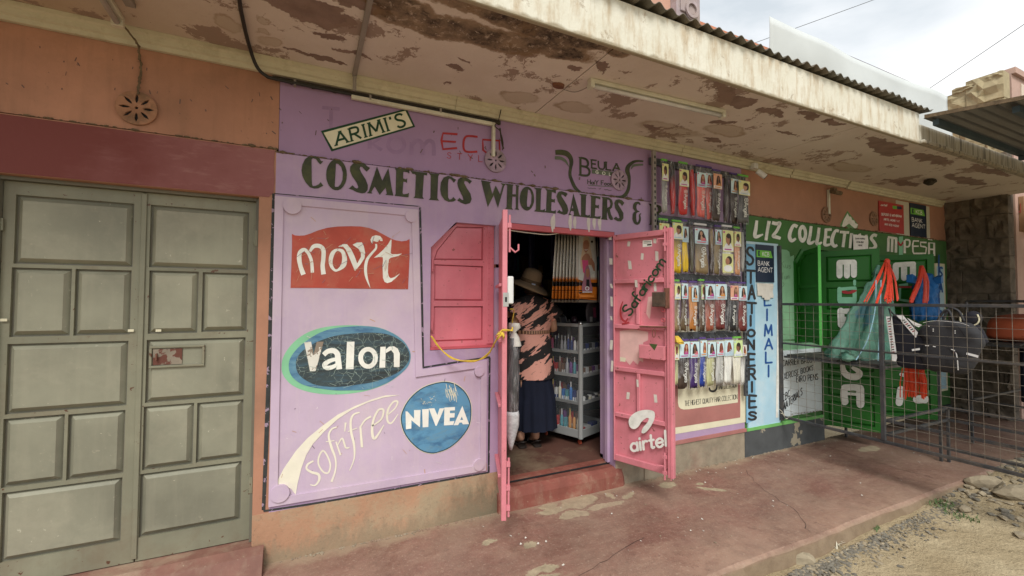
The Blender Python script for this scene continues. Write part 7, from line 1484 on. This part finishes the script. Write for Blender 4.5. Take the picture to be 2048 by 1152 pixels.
# ================================================================== INSIDE THE DOORWAY
# --- person
fl = .170
pe_ = thing('person', (1.90, .70, fl), 'person in brown sun hat, coral and black blouse and navy skirt, seen from behind', 'person')
def skin_body(verts, edges, rad, name, mt, parent, root=0, sub=1):
    me = bpy.data.meshes.new(name); o0 = world_origin(parent); me.from_pydata([tuple(Vector(v) - o0) for v in verts], edges, []); ob = bpy.data.objects.new(name, me); C.objects.link(ob); ob.parent = parent
    sk = ob.modifiers.new('skin', 'SKIN'); sk.use_smooth_shade = True
    for i, r in enumerate(rad): me.skin_vertices[0].data[i].radius = (r, r) if not isinstance(r, tuple) else r
    me.skin_vertices[0].data[root].use_root = True
    su = ob.modifiers.new('sub', 'SUBSURF'); su.levels = sub; su.render_levels = sub; me.materials.append(mt); return ob
V = []; E = []; R = []
def ad(p, r, par=None): V.append(p); R.append(r); E.append((par, len(V) - 1)) if par is not None else None; return len(V) - 1
pel = ad((1.905, .72, 1.0), (.13, .10)); sp = ad((1.91, .72, 1.2), (.115, .085), pel); ch_ = ad((1.925, .73, 1.40), (.13, .09), sp); nk0 = ad((1.915, .735, 1.53), .055, ch_); nk = ad((1.905, .745, 1.59), .048, nk0); hd = ad((1.90, .765, 1.645), (.072, .08), nk); ht = ad((1.90, .77, 1.70), (.06, .07), hd)
for s_, el, hn in ((-1, (1.70, .72, 1.23), (1.79, .97, 1.24)), (1, (2.135, .70, 1.22), (2.12, .98, 1.29))):
    sh_ = ad((1.92 + s_ * .165, .73, 1.47), .055, ch_); ua = ad(tuple(Vector((1.92 + s_ * .165, .73, 1.47)).lerp(Vector(el), .5)), .045, sh_); e_ = ad(el, .037, ua); fa = ad(tuple(Vector(el).lerp(Vector(hn), .45)), .035, e_); wr_ = ad(hn, .023, fa)
    d = (Vector(hn) - Vector(el)).normalized(); pm = ad(tuple(Vector(hn) + d * .055), (.030, .015), wr_); sd = Vector((1, 0, 0)); kp = ad(tuple(Vector(hn) + d * .085), (.034, .013), pm)
    for i, ln in enumerate((.062, .072, .066, .052)):
        b0 = Vector(hn) + d * .10 + sd * (i - 1.5) * .018; f1 = ad(tuple(b0), .009, kp); f2 = ad(tuple(b0 + d * ln * .5 + Vector((0, 0, -.008))), .008, f1); ad(tuple(b0 + d * ln * .8 + Vector((0, 0, -.03))), .007, f2)
    t1 = ad(tuple(Vector(hn) + d * .04 - sd * s_ * .03), .011, wr_); ad(tuple(Vector(hn) + d * .075 - sd * s_ * .045 + Vector((0, 0, -.012))), .009, t1)
for s_, kx, ax, ay in ((-1, 1.80, 1.785, .71), (1, 1.945, 1.925, .685)):
    hp = ad((1.905 + s_ * .085, .72, .93), .09, pel); kn = ad((kx, ay, .60), .055, hp); cf = ad((ax, ay + .005, .44), .048, kn); an = ad((ax, ay, .27), .032, cf); he = ad((ax, ay - .012, .215), .034, an); mf = ad((ax + .012, ay + .09, .205), (.036, .022), an); ad((ax + .02, ay + .165, .198), (.034, .014), mf)
SK = mat('warm_light_skin', (.52, .29, .19), .06, 6, .5, .05)
skin_body(V, E, R, 'body', SK, pe_)
def ringv(c, rx, ry, n=40, fn=None, rot=0):
    o = []
    for i in range(n):
        a = 2 * PI * i / n; k_ = fn(a) if fn else 1; x, y = math.cos(a) * rx * k_, math.sin(a) * ry * k_; o.append(Vector(c) + Vector((x * math.cos(rot) - y * math.sin(rot), x * math.sin(rot) + y * math.cos(rot), 0)))
    return o
m, t, b = node_mat('coral_black_brushed_print'); n = NB(t)
v0 = n.mapv(n.o, (1, 1, 1), (0, .62, 0)); v = n.mapv(v0, (4.4, 4.4, 15)); a = n.noise(n.warp(v, 1.4, .55, 4), 1.0, 3, .5, .25); st = n.noise(n.mapv(v0, (18, 18, 110)), 1, 2); f = n.ramp(n.math('ADD', a, n.math('MULTIPLY', n.math('SUBTRACT', st, .5), .12)), .478, .49)
c = n.mix(f, n.mix(n.ramp(st, .62, .7, 0, .55), (.74, .36, .28), (.12, .06, .05)), (.018, .015, .015)); n.link(c, b.inputs['Base Color']); b.inputs['Roughness'].default_value = .85; n.bump(b, n.noise(n.mapv(n.o, (8, 8, 2)), 2, 4), .5, .02)
BL = m; k = MB()
fb = lambda z: (lambda a: 1 + .025 * math.sin(5 * a + z * 20) + .015 * math.sin(9 * a - z * 33))
k.rings([ringv((1.912, .738, 1.560), .062, .062), ringv((1.913, .735, 1.545), .095, .075), ringv((1.918, .733, 1.515), .165, .095), ringv((1.922, .73, 1.475), .205, .115, fn=fb(1)), ringv((1.922, .73, 1.40), .205, .125, fn=fb(2)), ringv((1.92, .725, 1.32), .185, .122, fn=fb(3)), ringv((1.917, .722, 1.25), .168, .115, fn=fb(4)),
         ringv((1.915, .72, 1.215), .160, .112, fn=fb(4.5)), ringv((1.918, .72, 1.17), .172, .12, fn=fb(5)), ringv((1.92, .72, 1.06), .186, .133, fn=fb(6)), ringv((1.925, .72, .92), .193, .14, fn=fb(7)), ringv((1.93, .72, .785), .194, .143, fn=fb(8))], cap0=False, cap1=False)
bl = k.build('blouse', BL, pe_, smooth=True); crease(bl, .018, .06, 1)
for s_ in (-1, 1):
    k = MB(); A = Vector((1.92 + s_ * .13, .73, 1.475)); Bv = Vector((1.92 + s_ * .235, .715, 1.355)); d = (Bv - A).normalized(); x = d.cross(Vector((0, 1, 0))).normalized(); y = d.cross(x); R_ = []
    for j in range(6):
        u = j / 5; r_ = .068 + .018 * u; R_.append([A + (Bv - A) * u + (x * math.cos(a) + y * math.sin(a)) * r_ * (1 + .04 * math.sin(4 * a + j)) for a in [2 * PI * i / 20 for i in range(20)]])
    k.rings(R_, cap0=True, cap1=False); k.build('sleeve', BL, pe_, smooth=True)
k = MB(); k.rings([ringv((1.915, .72, z), .166 + q_, .118 + q_) for z, q_ in ((1.232, 0), (1.230, .004), (1.202, .004), (1.200, 0))], cap0=False, cap1=False)
m, t, b = node_mat('brown_beaded_belt'); n = NB(t); wv_ = n.n('ShaderNodeTexWave'); wv_.inputs['Scale'].default_value = 14; n.link(n.o, wv_.inputs[0]); n.link(n.mix(n.ramp(wv_.outputs[1], .4, .6), (.10, .045, .025), (.45, .25, .15)), b.inputs['Base Color'])
k.build('belt', m, pe_)
pl = lambda z, am: (lambda a: 1 + am * math.sin(13 * a + z * 2) + am * .5 * math.sin(7 * a - z * 3))
k = MB(); k.rings([ringv((1.92, .72, .86), .165, .12, 72), ringv((1.925, .72, .74), .178, .135, 72, pl(1, .03)), ringv((1.935, .715, .62), .188, .145, 72, pl(1, .045)), ringv((1.937, .715, .60), .192, .148, 72, pl(1.2, .05)), ringv((1.94, .71, .45), .197, .153, 72, pl(1.4, .055)), ringv((1.945, .71, .325), .200, .158, 72, pl(1.6, .06))], cap0=False, cap1=False)
k.build('skirt', mat('navy_skirt_cloth', (.009, .012, .026), .2, 5, .9, .3, 20, obj=True), pe_, smooth=True)
# hair and hat
k = MB(); k.rings([ringv((1.903, .735, z), r_, r_ * 1.02, 20) for z, r_ in ((1.555, .02), (1.565, .055), (1.60, .080), (1.64, .086), (1.68, .07), (1.70, .03))]); k.build('hair', hair_mat('dark_brown_hair', (.03, .018, .012)), pe_, smooth=True)
HB = mat('brown_felt_hat', (.25, .175, .105), .12, 8, .95, .3, 60)
hc = Vector((1.890, .745, 1.660)); tl = Matrix.Rotation(math.radians(13), 4, 'Y') @ Matrix.Rotation(math.radians(15), 4, 'X')
def hr(r, z, wob=0, n=40): return [hc + tl @ Vector((math.cos(a) * r, math.sin(a) * r, z + wob * math.sin(2 * a + .7) + wob * .4 * math.sin(3 * a))) for a in [2 * PI * i / n for i in range(n)]]
k = MB(); k.rings([hr(.19, -.034, .012), hr(.182, -.022, .011), hr(.15, -.004, .008), (hr(.11, .008, .004)), hr(.098, .02), hr(.096, .05), hr(.094, .09), hr(.085, .125), hr(.062, .145), hr(.03, .153), hr(.004, .154)], cap0=False)
h_ = k.build('sun_hat', HB, pe_, smooth=True); so = h_.modifiers.new('s', 'SOLIDIFY'); so.thickness = .005
k = MB(); k.rings([hr(.1, .015), hr(.102, .02), hr(.1005, .043), hr(.098, .048)], cap0=False, cap1=False); k.build('hat_band', mat('darker_brown_hat_band', (.10, .065, .035), .12, 8), pe_, smooth=True)
k = MB(); p_ = hc + tl @ Vector((-.035, -.108, .012)); k.obox(p_, (tl @ Vector((.04, .004, 0))).to_3d(), (tl @ Vector((0, .004, 0))).to_3d(), (tl @ Vector((0, .0, .013))).to_3d()); k.build('hat_tag', fm('pale_blue_tag', (.45, .5, .62)), pe_)
# face on the far side (turned to the shop counter)
for sx in (-.03, .03):
    k = MB(); k.lathe((1.90 + sx, .838, 1.675), [(.001, -.008), (.011, 0), (.001, .008)], 8); k.build('eye', fm('eye_white', (.6, .58, .55)), pe_)
k = MB(); k.rings([ringv((1.90, .845, 1.665), .008, .008, 8), ringv((1.90, .86, 1.642), .014, .012, 8), ringv((1.90, .848, 1.634), .01, .008, 8)]); k.build('nose', SK, pe_, smooth=True)
k = MB(); k.path([(1.88, .838, 1.612), (1.90, .843, 1.610), (1.92, .838, 1.612)], .005, 6); k.build('mouth', fm('lip_colour', (.35, .10, .09)), pe_, smooth=True)
for ax, ay, ro in ((1.787, .71, .1), (1.927, .685, .12)):
    k = MB(); o_ = [(-.036, -.05), (.0, -.062), (.036, -.05), (.038, .0), (.046, .1), (.04, .17), (.01, .20), (-.03, .18), (-.036, .1), (-.03, .0)]
    P = Pl((ax, ay, fl + .002), (math.cos(ro), math.sin(ro) * -1, 0), (0, 0, 1), (math.sin(ro), math.cos(ro), 0)); k.poly(P, [cr(o_, 3, True)], .016, .014)
    sdl = k.build('sandal', fm('dark_leather_sandal', (.03, .022, .018), rough=.5), pe_)
    k = MB(); k.path(cr([(ax - .04, ay + .09, fl + .015), (ax - .02, ay + .1, fl + .055), (ax + .025, ay + .1, fl + .058), (ax + .055, ay + .09, fl + .015)], 5), .01, 6); k.path(cr([(ax - .035, ay + .02, fl + .015), (ax - .028, ay - .03, fl + .05), (ax + .01, ay - .05, fl + .055), (ax + .04, ay - .02, fl + .045), (ax + .05, ay + .03, fl + .015)], 5), .005, 6); k.build('sandal_strap', bpy.data.materials['dark_leather_sandal'], sdl, smooth=True)

# --- white display cabinet on casters
Cc = Vector((2.295, .50, 0)); ca_ = Vector((.93, .367, 0)).normalized(); cb_ = Vector((-.367, .93, 0)).normalized()
LA, LB = .46, .46
dc = thing('display_cabinet', Cc + ca_ * LA / 2 + cb_ * LB / 2 + Vector((0, 0, fl)), 'white metal framed display cabinet on casters filled with cosmetics', 'cabinet')
WM = mat('aluminium_white_frame', (.30, .31, .30), .06, 8, .35, 0, spec=.6)
def cq(a, b_, z): return Cc + ca_ * a + cb_ * b_ + Vector((0, 0, z))
for a, b_ in ((0, 0), (LA, 0), (0, LB), (LA, LB)):
    k = MB(); k.path([cq(a, b_, .235), cq(a, b_, 1.285)], .023, 14); po = k.build('post', WM, dc, smooth=False)
    k = MB(); k.lathe(cq(a, b_, 1.285), [(.0235, 0), (.0235, .012), (.015, .022), (.004, .025)], 14); k.build('post_cap', M['steel'], po, smooth=True)
    k = MB(); q = cq(a + (.03 if a == 0 else -.03), b_ + (.03 if b_ == 0 else -.03), 0); k.path([q + Vector((-.008, 0, fl + .022)), q + Vector((.008, 0, fl + .022))], .022, 12); k.build('caster', fm('orange_caster', (.5, .10, .05)), dc)
SZ = [1.27, 1.02, .80, .55, .245]
for i, z in enumerate(SZ):
    h = .03 if i < 4 else .075
    for (a0, b0_, a1, b1) in ((.019, -.012, LA - .019, .004), (.019, LB - .004, LA - .019, LB + .012), (-.012, .019, .004, LB - .019), (LA - .004, .019, LA + .012, LB - .019)):
        k = MB(); k.obox(cq(a0, b0_, z - .008), ca_ * (a1 - a0), cb_ * (b1 - b0_), Vector((0, 0, h))); k.build('shelf_rail', WM, dc, bevel=.002)
    k = MB(); k.obox(cq(.005, .005, z - .006), ca_ * (LA - .01), cb_ * (LB - .01), Vector((0, 0, .010))); k.build('shelf', M['black'] if i else fm('smoked_top_glass', (.05, .05, .05), rough=.1), dc)
# glass panes (thin, reflective)
m, t, b = node_mat('display_glass'); b.inputs['Base Color'].default_value = (.9, .95, .95, 1); b.inputs['Roughness'].default_value = .03; b.inputs['Alpha'].default_value = .035; b.inputs['Specular IOR Level'].default_value = .8
for (o_, d_) in ((cq(.02, -.014, 0), ca_), (cq(-.014, .02, 0), cb_)):
    k = MB(); nn_ = d_.cross(Vector((0, 0, 1))); k.obox(o_ + Vector((0, 0, .33)), d_ * .42, nn_ * .002, Vector((0, 0, .935))); k.build('glass_pane', m, dc)
# goods on the shelves
def col(nm, c, r_=.3): return fm(nm, c, rough=r_)
COLS = {'pink': (.55, .10, .22), 'black': (.02, .02, .022), 'grey': (.35, .36, .38), 'navy': (.02, .04, .16), 'blue': (.04, .16, .42), 'white': (.66, .66, .64), 'gold': (.45, .33, .10), 'red': (.42, .03, .03), 'green': (.05, .22, .14), 'brown': (.16, .09, .06), 'amber': (.42, .20, .06), 'teal': (.08, .26, .30), 'purple': (.14, .05, .2), 'silver': (.5, .5, .5), 'cream': (.6, .56, .42)}
ORD = ['first', 'second', 'third', 'fourth', 'fifth', 'sixth', 'seventh', 'eighth', 'ninth', 'tenth', 'eleventh', 'twelfth']
def bottle(p, kind, c, h, r, lb, cat, grp, cap='black'):
    m_ = col('cosmetic_' + c, COLS[c]); root = thing({'bottle': 'cosmetic_bottle', 'box': 'cosmetic_box', 'polish': 'nail_polish_bottle', 'jar': 'cream_jar'}[kind], p, lb, cat, grp)
    k = MB()
    if kind == 'box':
        k.obox(p - ca_ * r - cb_ * r * .7, ca_ * 2 * r, cb_ * 1.4 * r, Vector((0, 0, h))); k.build('carton', m_, root, bevel=.001)
        k = MB(); k.obox(p - ca_ * r * .7 - cb_ * (r * .7 + .0008), ca_ * 1.4 * r, cb_ * .0006, Vector((0, 0, h * .4))).obox(p - ca_ * (r + .0008) - cb_ * r * .5, ca_ * .0006, cb_ * r, Vector((0, 0, h * .4))); k.build('label_print', col('cosmetic_' + ('white' if c != 'white' else 'navy'), COLS['white' if c != 'white' else 'navy']), root)
    else:
        k.lathe(p, [(r * .9, 0), (r, .004), (r, h * .62), (r * .5, h * .72), (r * .35, h * .74)] if kind != 'jar' else [(r, 0), (r, h * .7)], 10); k.build('bottle_body', m_, root, smooth=kind == 'bottle')
        k = MB(); k.lathe(p, [(r * .38, h * .73), (r * .34, h), (r * .1, h * 1.01)] if kind != 'jar' else [(r * 1.05, h * .7), (r * 1.05, h), (r * .2, h)], 8); k.build('cap', col('cosmetic_' + cap, COLS[cap]), root)
SH = [('upper', 1.024, .155, [('polish', 'pink', 'black')] * 3 + [('polish', 'black', 'silver'), ('polish', 'black', 'silver'), ('polish', 'grey', 'silver'), ('polish', 'grey', 'silver'), ('polish', 'navy', 'silver'), ('polish', 'navy', 'silver'), ('polish', 'white', 'black'), ('polish', 'white', 'black')]),
      ('second', .804, .165, [('bottle', 'gold', 'cream'), ('bottle', 'cream', 'silver'), ('bottle', 'red', 'gold'), ('box', 'red', ''), ('bottle', 'brown', 'silver'), ('box', 'brown', ''), ('bottle', 'grey', 'silver'), ('bottle', 'purple', 'black'), ('bottle', 'teal', 'silver'), ('box', 'purple', '')]),
      ('third', .554, .175, [('bottle', 'navy', 'silver'), ('box', 'brown', ''), ('bottle', 'brown', 'gold'), ('box', 'white', ''), ('bottle', 'cream', 'silver'), ('box', 'blue', ''), ('box', 'teal', ''), ('bottle', 'blue', 'silver'), ('box', 'navy', ''), ('bottle', 'silver', 'black')]),
      ('bottom', .256, .22, [('bottle', 'green', 'white'), ('bottle', 'red', 'gold'), ('bottle', 'red', 'black'), ('box', 'red', ''), ('bottle', 'teal', 'silver'), ('box', 'teal', ''), ('bottle', 'amber', 'gold'), ('bottle', 'amber', 'black'), ('bottle', 'cream', 'silver')])]
for sn, z, h, its in SH:
    nI_ = len(its)
    for i, (kd, c, cp_) in enumerate(its):
        b_ = LB - .03 - i * (LB - .075) / (nI_ - 1); hh = h * (1 if kd != 'box' else .62) * random.uniform(.92, 1.05); r = .013 if kd == 'polish' else (.016 if kd == 'bottle' else .017)
        bottle(cq(.03, b_, z), kd, c, hh, r, '%s %s, %s from the far end, left side of %s cabinet shelf' % (c, {'polish': 'nail polish', 'bottle': 'bottle', 'box': 'carton'}[kd], ORD[i], sn), {'polish': 'bottle', 'bottle': 'bottle', 'box': 'box'}[kd], 'cosmetics on the white display cabinet', cp_ or 'black')
    if sn != 'bottom':
        for i in range(7):
            if sn == 'upper': kd, c, hh = 'box', ('black', 'navy', 'black', 'grey', 'navy', 'black', 'black')[i], .075
            elif sn == 'second': kd, c, hh = 'box', ('brown', 'silver', 'brown', 'purple', 'silver', 'brown', 'cream')[i], .07
            else: kd, c, hh = ('jar', ('white', 'black', 'cream', 'white', 'black', 'cream', 'gold')[i], .05)
            bottle(cq(.085 + i * .055, .03, z), kd, c, hh, .021, '%s %s, %s from the corner post, right side of %s cabinet shelf' % (c, {'box': 'carton', 'jar': 'jar'}[kd], ORD[i], sn), {'box': 'box', 'jar': 'jar'}[kd], 'cosmetics on the white display cabinet', 'black' if i % 2 else 'white')
for i, (a, b_, c, w_, d_, h) in enumerate(((.10, .08, 'red', .10, .07, .03), (.22, .1, 'white', .12, .1, .02), (.33, .08, 'navy', .08, .06, .045))):
    p = cq(a, b_, .256); k = MB(); k.obox(p, ca_ * w_, cb_ * d_, Vector((0, 0, h))); tag(k.build('flat_carton', col('cosmetic_' + c, COLS[c]), None, origin=p, bevel=.001), 'flat %s carton lying in the bottom tray of the white cabinet' % c, 'box', 'cosmetics on the white display cabinet')
for sn, z, h, its in SH:
    for i in range(8):
        c = ('black', 'navy', 'brown', 'red', 'black', 'purple', 'brown', 'black')[(i * 3 + len(its)) % 8]
        bottle(cq(.10, LB - .03 - i * .047, z), 'box', c, h * .85, .022, '%s carton, %s from the far end in the second row, %s cabinet shelf' % (c, ORD[i], sn), 'box', 'cosmetics on the white display cabinet')
# things on top of the cabinet
p = cq(.02, .24, 1.293); mk = thing('vanity_case', p, 'small clear and chrome vanity case on top of the white cabinet', 'case'); k = MB()
k.rings([[p + ca_ * x + cb_ * yb + Vector((0, 0, zz)) for yb, zz in ((0, 0), (.015, .05), (.05, .075), (.11, .08), (.15, .06), (.16, 0))] for x in (0, .1)]); k.build('case_body', fm('smoky_plastic', (.08, .08, .09), rough=.15), mk); k = MB()
for x in (-.002, .1): k.path([p + ca_ * x + cb_ * yb + Vector((0, 0, zz)) for yb, zz in ((0, 0), (.015, .05), (.05, .075), (.11, .08), (.15, .06), (.16, 0))], .005, 6)
k.build('chrome_rim', M['steel'], mk)
p = cq(.34, .1, 1.288); hp = thing('heart_mirror_pack', p, 'shiny plastic pack of small mirrors standing on the cabinet top', 'pack'); k = MB(); P = Pl(p, ca_); P = Pl(p, ca_, -P.n) if P.n.dot(CAM - p) < 0 else P; pillow(k, P, [(-.07, 0), (.07, 0), (.1, .12), (.06, .2), (0, .21), (-.06, .2), (-.1, .12)], 0, .03, 2); k.build('pack_body', fm('glossy_grey_pack', (.16, .14, .16), rough=.12), hp, smooth=True)
P_ = Paint(P, ID, .017); P_.h = lambda q: q; P_.poly([(-.06, .01), (-.01, .01), (-.01, .06), (-.06, .06)]); P_.poly([(.01, .05), (.06, .05), (.05, .15), (.0, .15)], m=1); P_.build('pack_print', [M['sign_white'], col('cosmetic_pink', COLS['pink'])], hp)
for i, (a, b_) in enumerate(((.12, .15), (.2, .22))):
    p = cq(a, b_, 1.288); k = MB(); k.lathe(p, [(.03, 0), (.035, .03), (.02, .06), (.01, .07)], 12); tag(k.build('perfume_tester', fm('dark_tester_glass', (.05, .03, .04), rough=.1), None, origin=p, smooth=True), ('dark squat perfume tester on the cabinet top beside the chrome vanity case', 'dark squat tester behind the first one on the cabinet top')[i], 'bottle', 'perfume testers on the cabinet')

# --- long hair packs hanging in the doorway
m, t, b = node_mat('pack_white_to_orange_print'); n = NB(t); z = n.sep(n.o)[2]
c = n.mix(n.ramp(z, -.40, -.37, 1, 0), n.mix(n.ramp(n.noise(n.mapv(n.o, (60, 60, 2)), 1, 3), .4, .6), (.72, .70, .62), (.44, .43, .38)), (.58, .17, .02))
vo = n.noise(n.mapv(n.o, (1, 1, 14)), 1.4, 2); c = n.mix(n.math('MULTIPLY', n.ramp(vo, .5, .53), n.ramp(z, -.40, -.42)), c, (.02, .015, .012)); c = n.mix(n.ramp(z, -.575, -.585), c, (.25, .22, .18))
n.link(c, b.inputs['Base Color']); b.inputs['Roughness'].default_value = .25; n.bump(b, n.noise(n.mapv(n.o, (20, 20, 3)), 1, 3), .4, .01); PM = m
m, t, b = node_mat('pack_teal_print'); n = NB(t); z = n.sep(n.o)[2]
c = n.mix(n.ramp(z, -.17, -.19, 1, 0), (.035, .13, .16), (.45, .46, .42)); c = n.mix(n.ramp(z, -.30, -.32), c, (.36, .38, .36)); n.link(c, b.inputs['Base Color']); b.inputs['Roughness'].default_value = .2; TM = m
ZT_ = 2.09
def long_pack(x, y, w_, dpt, lb, mt, tilt=0, rot=0, h=.60):
    root = thing('long_hair_pack', (x, y, ZT_), lb, 'hair pack', 'long hair packs hanging in the doorway'); k = MB(); R_ = []
    for j in range(9):
        v = j / 8; zz = ZT_ - h * v; ww = w_ / 2 * (.82 + .18 * min(1, v * 2.5)); dd = dpt / 2 * (.3 + .7 * math.sin(PI * min(1, v + .15))); cx = x + tilt * v
        R_.append([(cx + math.cos(a) * ww * math.cos(rot) - math.sin(a) * dd * math.sin(rot), y + math.cos(a) * ww * math.sin(rot) + math.sin(a) * dd * math.cos(rot), zz) for a in [2 * PI * i / 12 for i in range(12)]])
    k.rings(R_); k.build('pack_body', mt, root, smooth=True); return root
for i in range(8):
    long_pack(1.985 + i * .023, (.40 - i * .012), .12, .010, 'edge-on white and orange hair pack, %s from the left in the doorway bunch' % ORD[i], PM, -.035 + i * .004, rot=math.radians(38))
fp = long_pack(2.262, .335, .205, .025, 'front long hair pack printed with a blonde woman in pink hanging in the doorway', PM)
FPp = planeY(.335 - .016); P_ = Paint(FPp, crop(1000, 450, 5.008), .001)
P_.poly([(782, 95), (945, 105), (948, 480), (830, 560), (785, 545)], m=0)
P_.poly([(835, 130), (870, 112), (895, 140), (905, 230), (925, 330), (930, 430), (900, 400), (850, 420), (815, 440), (805, 350), (825, 240)], m=1, smooth=2); P_.base = .002
P_.poly([(820, 350), (880, 345), (885, 430), (850, 500), (830, 470)], m=2); P_.poly([(880, 345), (915, 330), (945, 380), (950, 460), (935, 460), (915, 400), (885, 400)], m=3); P_.poly([(848, 290), (885, 290), (905, 345), (815, 350)], m=3, smooth=2); P_.base = .003
P_.poly([(838, 165), (870, 150), (888, 180), (885, 235), (860, 280), (838, 250), (830, 205)], m=3, smooth=2); P_.stroke([(845, 245), (860, 252), (875, 243)], 6, m=4)
P_.base = .003; P_.poly([(870, 400), (895, 440), (905, 560), (925, 660), (820, 665), (830, 560), (850, 450)], m=5, smooth=2); P_.base = .004; P_.poly([(862, 445), (890, 445), (892, 500), (875, 530), (860, 500)], m=3, smooth=2); P_.poly([(862, 545), (892, 545), (895, 620), (860, 620)], m=6); P_.disc((870, 635), 22, m=4); P_.base = .005; P_.disc((870, 635), 14, m=5); P_.base = .004; P_.stroke([(822, 672), (920, 672)], 8, m=4); P_.disc((918, 168), 12, m=6); P_.poly([(800, 700), (940, 705), (940, 725), (800, 722)], m=7)
P_.build('portrait_print', [fm('print_pale_grey', (.5, .5, .45)), fm('print_blonde', (.56, .42, .28)), fm('print_hot_pink', (.60, .08, .2)), SKIN, PWH, fm('print_mauve_hair', (.30, .13, .17)), M['black'], fm('print_orange', (.6, .2, .03))], fp)
for i in range(3): long_pack(2.405 + i * .028, .40 - i * .01, .10, .012, 'edge-on teal hair pack, %s to the right of the blonde woman pack' % ORD[i], TM, .02, rot=math.radians(62))
tp_ = long_pack(2.55, .39, .17, .02, 'long teal printed hair pack with a dark haired portrait at the right jamb', TM)
P_ = Paint(planeY(.377), crop(1000, 450, 5.008), .001); P_.poly([(1030, 400), (1070, 385), (1100, 420), (1100, 560), (1040, 560), (1025, 480)], m=0, smooth=2); P_.base = .002; P_.poly([(1055, 430), (1085, 430), (1088, 500), (1065, 520), (1050, 480)], m=1, smooth=2); P_.build('portrait_print', [DHAIR, SKIN], tp_)
k = MB(); k.path([(1.5, .38, ZT_ + .02), (2.66, .38, ZT_ + .02)], .006, 6); tag(k.build('hanging_rod', M['steel'], origin=(2, .38, ZT_)), 'thin metal rod just inside the doorway holding the long hair packs', 'rod')
# --- dim goods on the back and side walls
DKP = fm('dim_dark_pack_print', (.022, .018, .03), rough=.3); DKB = fm('dim_navy_braid', (.03, .032, .085), rough=.3); rd = random.Random(21)
HG = 'dark braid packs hanging inside the shop'
for i in range(12):
    x = 1.62 + i * .092; y = 1.25 + .12 * (i % 3); z = 2.45; k = MB(); R_ = []
    for j in range(7): v = j / 6; R_.append([(x + math.cos(a) * .045 * (1 - .2 * v), y + math.sin(a) * .02, z - .62 * v + rd.uniform(-.01, .01)) for a in [2 * PI * q / 10 for q in range(10)]])
    k.rings(R_); ob = k.build('braid_pack', DKB if i % 4 in (1, 2) else DKP, None, origin=(x, y, z), smooth=True); ob['label'] = 'dark glossy braid pack, %s from the left, hung high inside the shop' % ORD[i]; ob['category'] = 'hair pack'; ob['group'] = HG
k = MB(); k.path([(.6, 1.3, 2.46), (3.6, 1.3, 2.46)], .008, 6); tag(k.build('ceiling_rail', M['rack_bar'], origin=(2, 1.3, 2.46)), 'dark rail across the shop interior carrying the braid packs', 'rail')
shv = thing('back_shelves', (2.2, 2.9, fl), 'dim shelves along the back wall of the cosmetics shop', 'shelf')
for i, z in enumerate((.5, .85, 1.2, 1.55, 1.9)): k = MB(); k.box(.6, 2.8, z, 3.7, 3.19, z + .02); k.build('shelf_board', fm('dim_shelf_board', (.10, .08, .07)), shv)
for x in (.7, 1.7, 2.7, 3.6): k = MB(); k.box(x, 3.17, .17, x + .03, 3.198, 2.2); k.build('upright', M['rack_bar'], shv)
for r_i, z in enumerate((.52, .87, 1.22, 1.57, 1.92)):
    for i in range(9):
        c = rd.choice(list(COLS)); x = 1.55 + i * .22 + rd.uniform(-.02, .02); w_ = rd.uniform(.1, .18); h = rd.uniform(.12, .26); k = MB(); k.box(x, 2.84, z + .001, x + w_, 3.0, z + h); ob = k.build('stock_box', col('cosmetic_' + c, COLS[c]), None, origin=(x, 2.9, z)); ob['label'] = '%s stock box, %s from the left on the %s back shelf up' % (c, ORD[i], ORD[r_i]); ob['category'] = 'box'; ob['group'] = 'stock boxes on the back wall shelves'
k = MB(); k.box(1.45, 1.55, .17, 3.6, 1.95, 1.02); k.box(1.43, 1.53, 1.021, 3.62, 1.97, 1.05); tag(k.build('shop_counter', fm('dark_teal_counter', (.03, .06, .07)), None, origin=(2.5, 1.75, fl)), 'dark shop counter across the room behind the cabinet', 'counter')
# little sachets of litter and paint flecks on the porch
rd = random.Random(31); k = MB()
for i in range(150):
    x = rd.uniform(1.0, 7.5); y = rd.uniform(-1.0, -.08) if i % 3 else rd.uniform(-.16, -.03); s_ = rd.uniform(.003, .009); a = rd.uniform(0, 3); k.mi = rd.choice((0, 0, 1))
    u_ = Vector((math.cos(a), math.sin(a), 0)) * s_; v_ = Vector((-math.sin(a), math.cos(a), 0)) * s_ * .6; c_ = Vector((x, y, .003)); k.face([c_ - u_ - v_, c_ + u_ - v_, c_ + u_ + v_ + Vector((0, 0, .003)), c_ - u_ + v_])
k.build('porch_litter', [M['paper'], M['stone_l']], kind='stuff')
# floor patch of loose dust under the plinths: low heaped grit where wall meets floor
k = MB()
for i in range(420):
    x = rd.uniform(-.3, 5.2); 
    if 1.2 < x < 2.5: continue
    r = rd.uniform(.003, .009); rock_mb(k, (x, -.012 - abs(rd.gauss(0, .012)) - (.006 if x > 2.6 else 0), .002), r, rd.uniform(1, 2), 1, .7, rd.uniform(0, 3), i)
k.build('wall_foot_grit', M['concrete'], kind='stuff')
